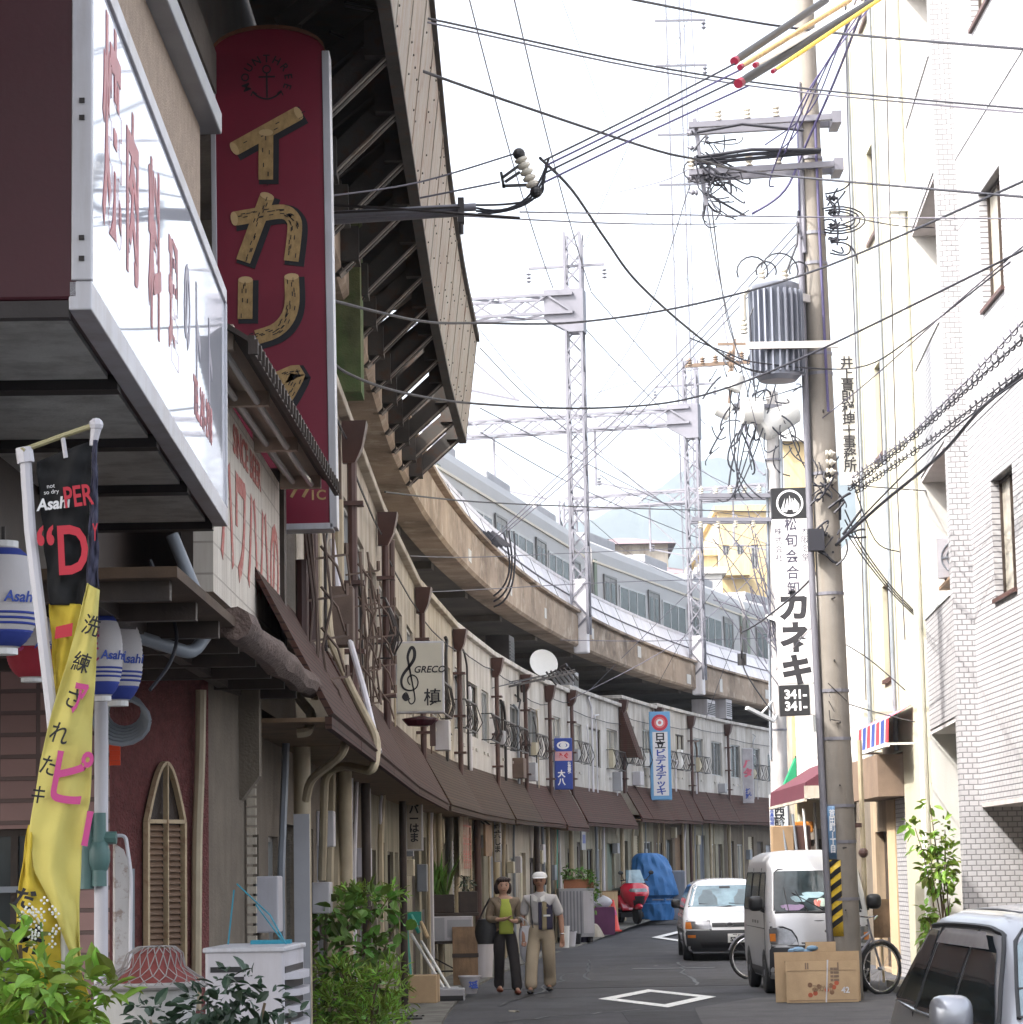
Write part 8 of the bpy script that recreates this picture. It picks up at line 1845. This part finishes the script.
def hand(wrist, d, side, up=V((0, -1, 0))):
    """five finger chains from the wrist along d, thumb leaving the side"""
    w = V(wrist); d = V(d).normalized(); s_ = d.cross(V(up)).normalized()*side; n_ = s_.cross(d)*side
    palm = w+d*.07; ch = [[(w, .026), (palm, (.036))]]
    for k, (o, l) in enumerate(((-.028, .062), (-.010, .075), (.010, .07), (.027, .055))):
        b = palm+s_*o; ch.append([(palm, .036), (b+d*.03, .010), (b+d*(.03+l*.5)+V(up)*.012, .009), (b+d*(.03+l*.85)+V(up)*.03, .008)])
    ch.append([(w+d*.025, .03), (w+d*.045-s_*.04, .012), (w+d*.085-s_*.05+V(up)*.015, .010)])
    return ch
def head(t, c, skin, cap=False, face=1.0, turn=0):
    m = MB(); c = V(c)
    hd = []
    f = MB()
    for sd in (-1, 1): f.ball(c+V((sd*.033, -.088, .008)), (.013, .008, .007), 8, 5)
    f.build('eye', 'black', t, smooth=True)
    f = MB()
    for sd in (-1, 1): f.ball(c+V((sd*.034, -.09, .03)), (.02, .008, .005), 8, 4)
    f.build('eyebrow', 'hair', t, smooth=True)
    MB().ball(c+V((0, -.088, -.052)), (.024, .01, .007), 10, 5).build('mouth', 'shoebrown', t, smooth=True)
def headchain(neck, c): c = V(c); return [(neck, .05), (c+V((0, .01, -.085)), .052), (c+V((0, -.012, -.055)), .064), (c+V((0, .0, .01)), .088), (c+V((0, .012, .065)), .078), (c+V((0, .015, .098)), .04)]
# --- woman
gy = 37.9; q = at(506, 990, gy)
t = thing('person', 'woman in a taupe jacket, lime top and dark trousers walking with a shoulder bag', 'person', (q.x, gy, .005), R(10))
hc = V((-.02, -.02, 1.475)); nk = V((-.01, 0, 1.34)); ch_ = V((0, .0, 1.18)); pv = V((0, 0, .88))
shl, shr = V((-.165, .0, 1.26)), V((.165, .0, 1.26)); ell, elr = V((-.235, .0, 1.02)), V((.22, .02, 1.01)); wl_, wr_ = V((-.07, -.2, 1.02)), V((.10, -.19, .99))
hl, hr = V((-.08, 0, .84)), V((.08, 0, .84)); kl, kr = V((-.085, .0, .47)), V((.10, -.14, .48)); al, ar = V((-.07, .14, .10)), V((.12, -.2, .08))
body = [[(pv, .11), (V((0, 0, 1.02)), .10), (ch_, .12), (V((0, 0, 1.27)), .09), (nk, .05)]+headchain(nk, hc)[1:]]
# nose and ears belong to the head
body += [[(hc+V((0, 0, .01)), .088), (hc+V((0, -.098, -.015)), .014)], [(hc+V((0, 0, .01)), .088), (hc+V((.088, .01, -.005)), .016)], [(hc+V((0, 0, .01)), .088), (hc+V((-.088, .01, -.005)), .016)]]
for s_, e, w in ((shl, ell, wl_), (shr, elr, wr_)): body.append([(V((0, 0, 1.27)), .09), (s_, .055), (e, .04), (w, .026)])
body += hand(wl_, V((.6, -.7, .15)), 1, V((0, -.3, .9))) + hand(wr_, V((-.7, -.5, .2)), -1, V((0, -.3, .9)))
for h, k, a in ((hl, kl, al), (hr, kr, ar)): body.append([(pv, .10), (h, .06), (k, .042), (a, .034), (a+V((0, -.13, -.045)), .03)])
skinmesh('body', body, 'skin', t)
head(t, hc, 'skin')
m = skinmesh('trousers', [[(pv+V((0, 0, .1)), .125), (pv, .135), (hl, .105), (V((-.085, -.01, .65)), .095), (kl, .08), (al+V((0, .01, .08)), .078), (al+V((0, .005, -.045)), .085)], [(pv, .135), (hr, .105), (V((.09, -.04, .65)), .095), (kr, .08), (ar+V((0, .01, .08)), .078), (ar+V((0, .005, -.045)), .085)]], 'trousersdark', t)
jk = [[(V((0, .01, .84)), .15), (V((0, .01, .98)), .145), (V((0, .0, 1.12)), .15), (V((0, .01, 1.23)), .125), (V((0, .015, 1.32)), .07)]]
for s_, e, w in ((shl, ell, wl_), (shr, elr, wr_)): jk.append([(V((0, .01, 1.23)), .125), (s_, .078), (s_+(e-s_)*.5, .07), (e, .062), (w+(e-w)*.25, .052)])
skinmesh('jacket', jk, 'jacket', t, .92)
def chestpatch(x0, x1, z0, z1, mm, nm, R0=.15, o=.004, taper=0.0, yo=.0):
    m = MB()
    def fn(u, v):
        z = z0+(z1-z0)*v; k = 1-taper*v*v; x = (x0+(x1-x0)*u)*k; r_ = R0 if z < 1.14 else R0-.06*(z-1.14)/.14
        return (x, yo-.95*math.sqrt(max(.0004, r_*r_*1.05-x*x*.8))-o, z)
    m.grid(fn, 8, 12); ob = m.build(nm, mm, t, smooth=True); s2 = ob.modifiers.new('thick', 'SOLIDIFY'); s2.thickness = .006
chestpatch(-.105, .095, .82, 1.30, 'lime', 'lime_top', taper=.4)
m = MB(); m.prism([(-.1, -.06, 1.30), (-.03, -.11, 1.16), (-.06, -.12, 1.1), (-.13, -.06, 1.2)], (0, -.015, 0)).prism([(.1, -.06, 1.30), (.03, -.11, 1.16), (.06, -.12, 1.1), (.13, -.06, 1.2)], (0, -.015, 0)); m.build('collar', 'jacket', t)
hh = MB(); hh.ball(hc+V((0, .03, .035)), (.105, .10, .10), 14, 10)
for i in range(14): a = PI*(-.12+1.24*i/13); hh.ball(hc+V((.095*math.cos(a), .02+.075*math.sin(a), -.03)), (.032, .03, .08), 8, 6)
for x in (-.07, -.035, .0, .035, .07): hh.ball(hc+V((x, -.06, .085)), (.032, .03, .03), 8, 6)
hh.build('hair', 'hair', t, smooth=True)
for a in (al, ar): mm = MB(); mm.ball(a+V((0, -.06, -.05)), (.045, .12, .035), 12, 8); o = mm.build('shoe', 'shoebrown', t, smooth=True)
# shoulder bag
t2 = thing('shoulder_bag', 'black leather shoulder bag hanging at the side of the woman', 'bag', (q.x-.26, gy+.0, .86))
m = MB(); m.grid(lambda u, v: (.16*math.cos(2*PI*u)*(.75+.25*math.sin(PI*v)), .075*math.sin(2*PI*u), -.17+.33*v), 18, 6); m.build('bag_body', 'leather', t2, smooth=True); MB().tube([(-.1, 0, .15), (-.02, .0, .32), (.06, .02, .46)], .012, 5).tube([(.12, 0, .15), (.09, .02, .3), (.07, .03, .46)], .012, 5).build('strap', 'leather', t2); MB().ball((0, 0, .16), (.13, .06, .02), 10, 5).build('flap', 'leather', t2)
# --- man
q2 = at(542, 988, gy-.0)
t = thing('person', 'man in a white cap, grey shirt, navy vest and beige trousers walking beside the woman', 'person', (q2.x, gy, .005), R(-7))
hc = V((0, -.03, 1.53)); nk = V((0, 0, 1.36)); pv = V((0, 0, .86)); C_ = V((0, 0, 1.30))
shl, shr = V((-.185, .0, 1.285)), V((.185, .0, 1.285)); ell, elr = V((-.265, .02, 1.03)), V((.28, .03, 1.02)); wl_, wr_ = V((-.235, -.06, .80)), V((.30, -.04, .78))
hl, hr = V((-.095, 0, .80)), V((.095, 0, .80)); kl, kr = V((-.12, -.12, .46)), V((.105, .02, .45)); al, ar = V((-.13, -.2, .08)), V((.09, .2, .10))
body = [[(pv, .12), (V((0, 0, 1.02)), .12), (V((0, 0, 1.2)), .13), (C_, .10), (nk, .056)]+headchain(nk, hc)[1:]]
body += [[(hc+V((0, 0, .01)), .088), (hc+V((0, -.1, -.015)), .015)], [(hc+V((0, 0, .01)), .088), (hc+V((.09, .01, -.005)), .017)], [(hc+V((0, 0, .01)), .088), (hc+V((-.09, .01, -.005)), .017)]]
for s_, e, w in ((shl, ell, wl_), (shr, elr, wr_)): body.append([(C_, .10), (s_, .06), (e, .045), (w, .03)])
body += hand(wl_, V((.05, -.15, -1)), 1) + hand(wr_, V((0, -.1, -1)), -1)
for h, k, a in ((hl, kl, al), (hr, kr, ar)): body.append([(pv, .11), (h, .07), (k, .045), (a, .036), (a+V((0, -.14, -.045)), .03)])
skinmesh('body', body, 'skindark', t)
head(t, hc, 'skindark')
skinmesh('trousers', [[(V((0, 0, .98)), .14), (pv, .15), (hl, .12), (V((-.105, -.03, .62)), .105), (kl, .095), (al+V((0, .02, .1)), .092), (al+V((0, .01, -.04)), .1)], [(pv, .15), (hr, .12), (V((.10, .0, .62)), .105), (kr, .095), (ar+V((0, .01, .1)), .092), (ar+V((0, .0, -.04)), .1)]], 'beigecloth', t)
sh_ = [[(V((0, 0, .90)), .165), (V((0, 0, 1.02)), .165), (V((0, 0, 1.18)), .165), (V((0, 0, 1.28)), .14), (V((0, 0, 1.36)), .085), (V((0, .005, 1.41)), .06)]]
for s_, e in ((shl, ell), (shr, elr)): sh_.append([(V((0, 0, 1.28)), .14), (s_, .082), (s_+(e-s_)*.5, .078), (s_+(e-s_)*.9, .082)])
skinmesh('shirt', sh_, 'shirtwhite', t, .92)
for sd in (-1, 1):
    m = MB(); m.prism([(sd*.015, -.155, 1.31), (sd*.075, -.125, 1.35), (sd*.085, -.135, 1.27), (sd*.03, -.165, 1.255)][::sd], (0, -.012, 0)); m.build('collar', 'white', t)
def frontpatch(x0, x1, z0, z1, mm, nm, dx=0.0, o=.004):
    m = MB()
    def fn(u, v):
        x = x0+(x1-x0)*u+dx*v; z = z0+(z1-z0)*v; r_ = .165 if z < 1.18 else .165-.035*(z-1.18)/.1; r_ *= 1.02
        return (x, -.93*math.sqrt(max(.0004, r_*r_*1.05-x*x*.8))-o, z)
    m.grid(fn, 8, 10); ob = m.build(nm, mm, t, smooth=True); s2 = ob.modifiers.new('thick', 'SOLIDIFY'); s2.thickness = .006
frontpatch(-.012, .035, .87, 1.25, 'navy', 'vest_front', .0, .006); frontpatch(.035, .11, .87, 1.25, mat('khaki_tie', (.27, .22, .13), .8), 'vest_front', .01, .005); frontpatch(.10, .175, .87, 1.27, 'navy', 'vest_front', .0, .006); frontpatch(.06, .15, 1.05, 1.075, 'white', 'paper_slip', .0, .016)
MB().tube([(-.12, -.10, 1.34), (-.115, -.165, 1.2), (-.1, -.165, 1.0), (-.09, -.155, .9)], .009, 5).build('strap', 'leather', t)
m = MB(); m.lathe([(.001, .115), (.05, .112), (.092, .09), (.108, .055), (.108, .035)], 20, Matrix.Translation(hc+V((0, .015, .02))))
m.grid(lambda u, v: (hc.x+.092*math.cos(PI*(1+u)), hc.y-.03+(-.075-.06*v)*math.sin(PI*u)-.0*v, hc.z+.062-.018*v), 14, 3); m.build('cap', 'capwhite', t, smooth=True)
hh = MB()
for sd in (-1, 1): hh.ball(hc+V((sd*.08, .03, .0)), (.022, .05, .05), 8, 6)
hh.ball(hc+V((0, .07, .0)), (.08, .04, .06), 10, 7); hh.build('hair', 'hair', t, smooth=True)
for a in (al, ar): mm = MB(); mm.ball(a+V((0, -.07, -.048)), (.05, .135, .038), 12, 8); mm.build('shoe', 'leather', t, smooth=True)
MB().tube([(wr_.x+.033*math.cos(k*PI/6), wr_.y+.033*math.sin(k*PI/6), wr_.z+.03) for k in range(13)], .007, 5, False).build('wrist_watch', 'chrome', t)
# carrier bags between the two
for nm, lb, dx, w_, h_, mm, zz in (('carrier_bag', 'translucent white carrier bag hanging from the hand of the woman', .30, .12, .5, 'plasticbag', .93), ('carrier_bag', 'pale blue carrier bag hanging lower, just behind the white one', .37, .09, .34, 'bluebag', .70)):
    o = thing(nm, lb, 'bag', (q.x+dx, gy+(.0 if zz > .8 else .06), zz), 0, 'carrier bags in the hands of the couple')
    m = MB(); m.grid(lambda u, v: (w_*(.35+.65*math.sin(PI*min(1, .12+v*.9))**.6)*math.cos(2*PI*u)*(1+.1*math.sin(6*PI*u+3*v)), .06*(.4+.6*math.sin(PI*min(1, .12+v*.9)))*math.sin(2*PI*u), -h_*v), 22, 12); m.build('bag_body', mm, o, smooth=True)
    MB().tube([(-.04, 0, -.02), (-.05, -.02, .07), (-.1, -.06, .12)], .01, 5).tube([(.04, 0, -.02), (.0, -.02, .07), (-.08, -.05, .12)], .01, 5).build('handle', mm, o)
# ================================================================== CAMERA, AIR, LIGHT
cam = bpy.data.cameras.new('camera'); co = bpy.data.objects.new('camera', cam); COL.objects.link(co)
co.location = (0, 0, CAMZ); co.rotation_euler = CR.to_euler()
cam.sensor_fit = 'HORIZONTAL'; cam.sensor_width = 36; cam.lens = 36*F/1023
cam.clip_start = .1; cam.clip_end = 9000
SC.camera = co
HAZE = True
if HAZE:
    hz = MB().bx(-700, 1900, -60, 2600, -1.2, 330).build('haze', mat('unused_air', (1, 1, 1)))
    hz['kind'] = 'stuff'; hm = bpy.data.materials.new('air'); hm.use_nodes = True; nt = hm.node_tree; nt.nodes.clear()
    out = nt.nodes.new('ShaderNodeOutputMaterial'); pv_ = nt.nodes.new('ShaderNodeVolumePrincipled')
    pv_.inputs['Color'].default_value = (.78, .88, 1.0, 1); pv_.inputs['Density'].default_value = .0003; pv_.inputs['Anisotropy'].default_value = .2
    nt.links.new(pv_.outputs[0], out.inputs['Volume']); hz.data.materials.clear(); hz.data.materials.append(hm)
SUN = V((-.60, -.30, .74)).normalized()
sun = bpy.data.lights.new('sun', 'SUN'); sun.energy = 2.0; sun.angle = R(.53); sun.color = (1, .96, .9)
so = bpy.data.objects.new('sun', sun); COL.objects.link(so); so.rotation_euler = SUN.to_track_quat('Z', 'Y').to_euler()
w = bpy.data.worlds.new('World'); SC.world = w; w.use_nodes = True; nt = w.node_tree; nt.nodes.clear()
out = nt.nodes.new('ShaderNodeOutputWorld'); bg = nt.nodes.new('ShaderNodeBackground'); sky = nt.nodes.new('ShaderNodeTexSky')
sky.sky_type = 'NISHITA'; sky.sun_disc = False; sky.sun_elevation = math.asin(SUN.z); sky.sun_rotation = math.atan2(SUN.x, SUN.y)
sky.air_density = 1.0; sky.dust_density = 6.0; sky.ozone_density = 1.0
hsv = nt.nodes.new('ShaderNodeHueSaturation'); hsv.inputs['Saturation'].default_value = .35
nt.links.new(sky.outputs[0], hsv.inputs['Color']); nt.links.new(hsv.outputs[0], bg.inputs[0]); bg.inputs[1].default_value = .15; nt.links.new(bg.outputs[0], out.inputs[0])
vs_ = SC.view_settings; vs_.view_transform = 'Standard'; vs_.look = 'None'; vs_.gamma = 1; vs_.exposure = 2.15
SC.cycles.use_denoising = True
SC.cycles.max_bounces = 6; SC.cycles.diffuse_bounces = 3; SC.cycles.glossy_bounces = 3; SC.cycles.transmission_bounces = 3; SC.cycles.transparent_max_bounces = 6; SC.cycles.volume_bounces = 0
SC.cycles.sample_clamp_indirect = 6
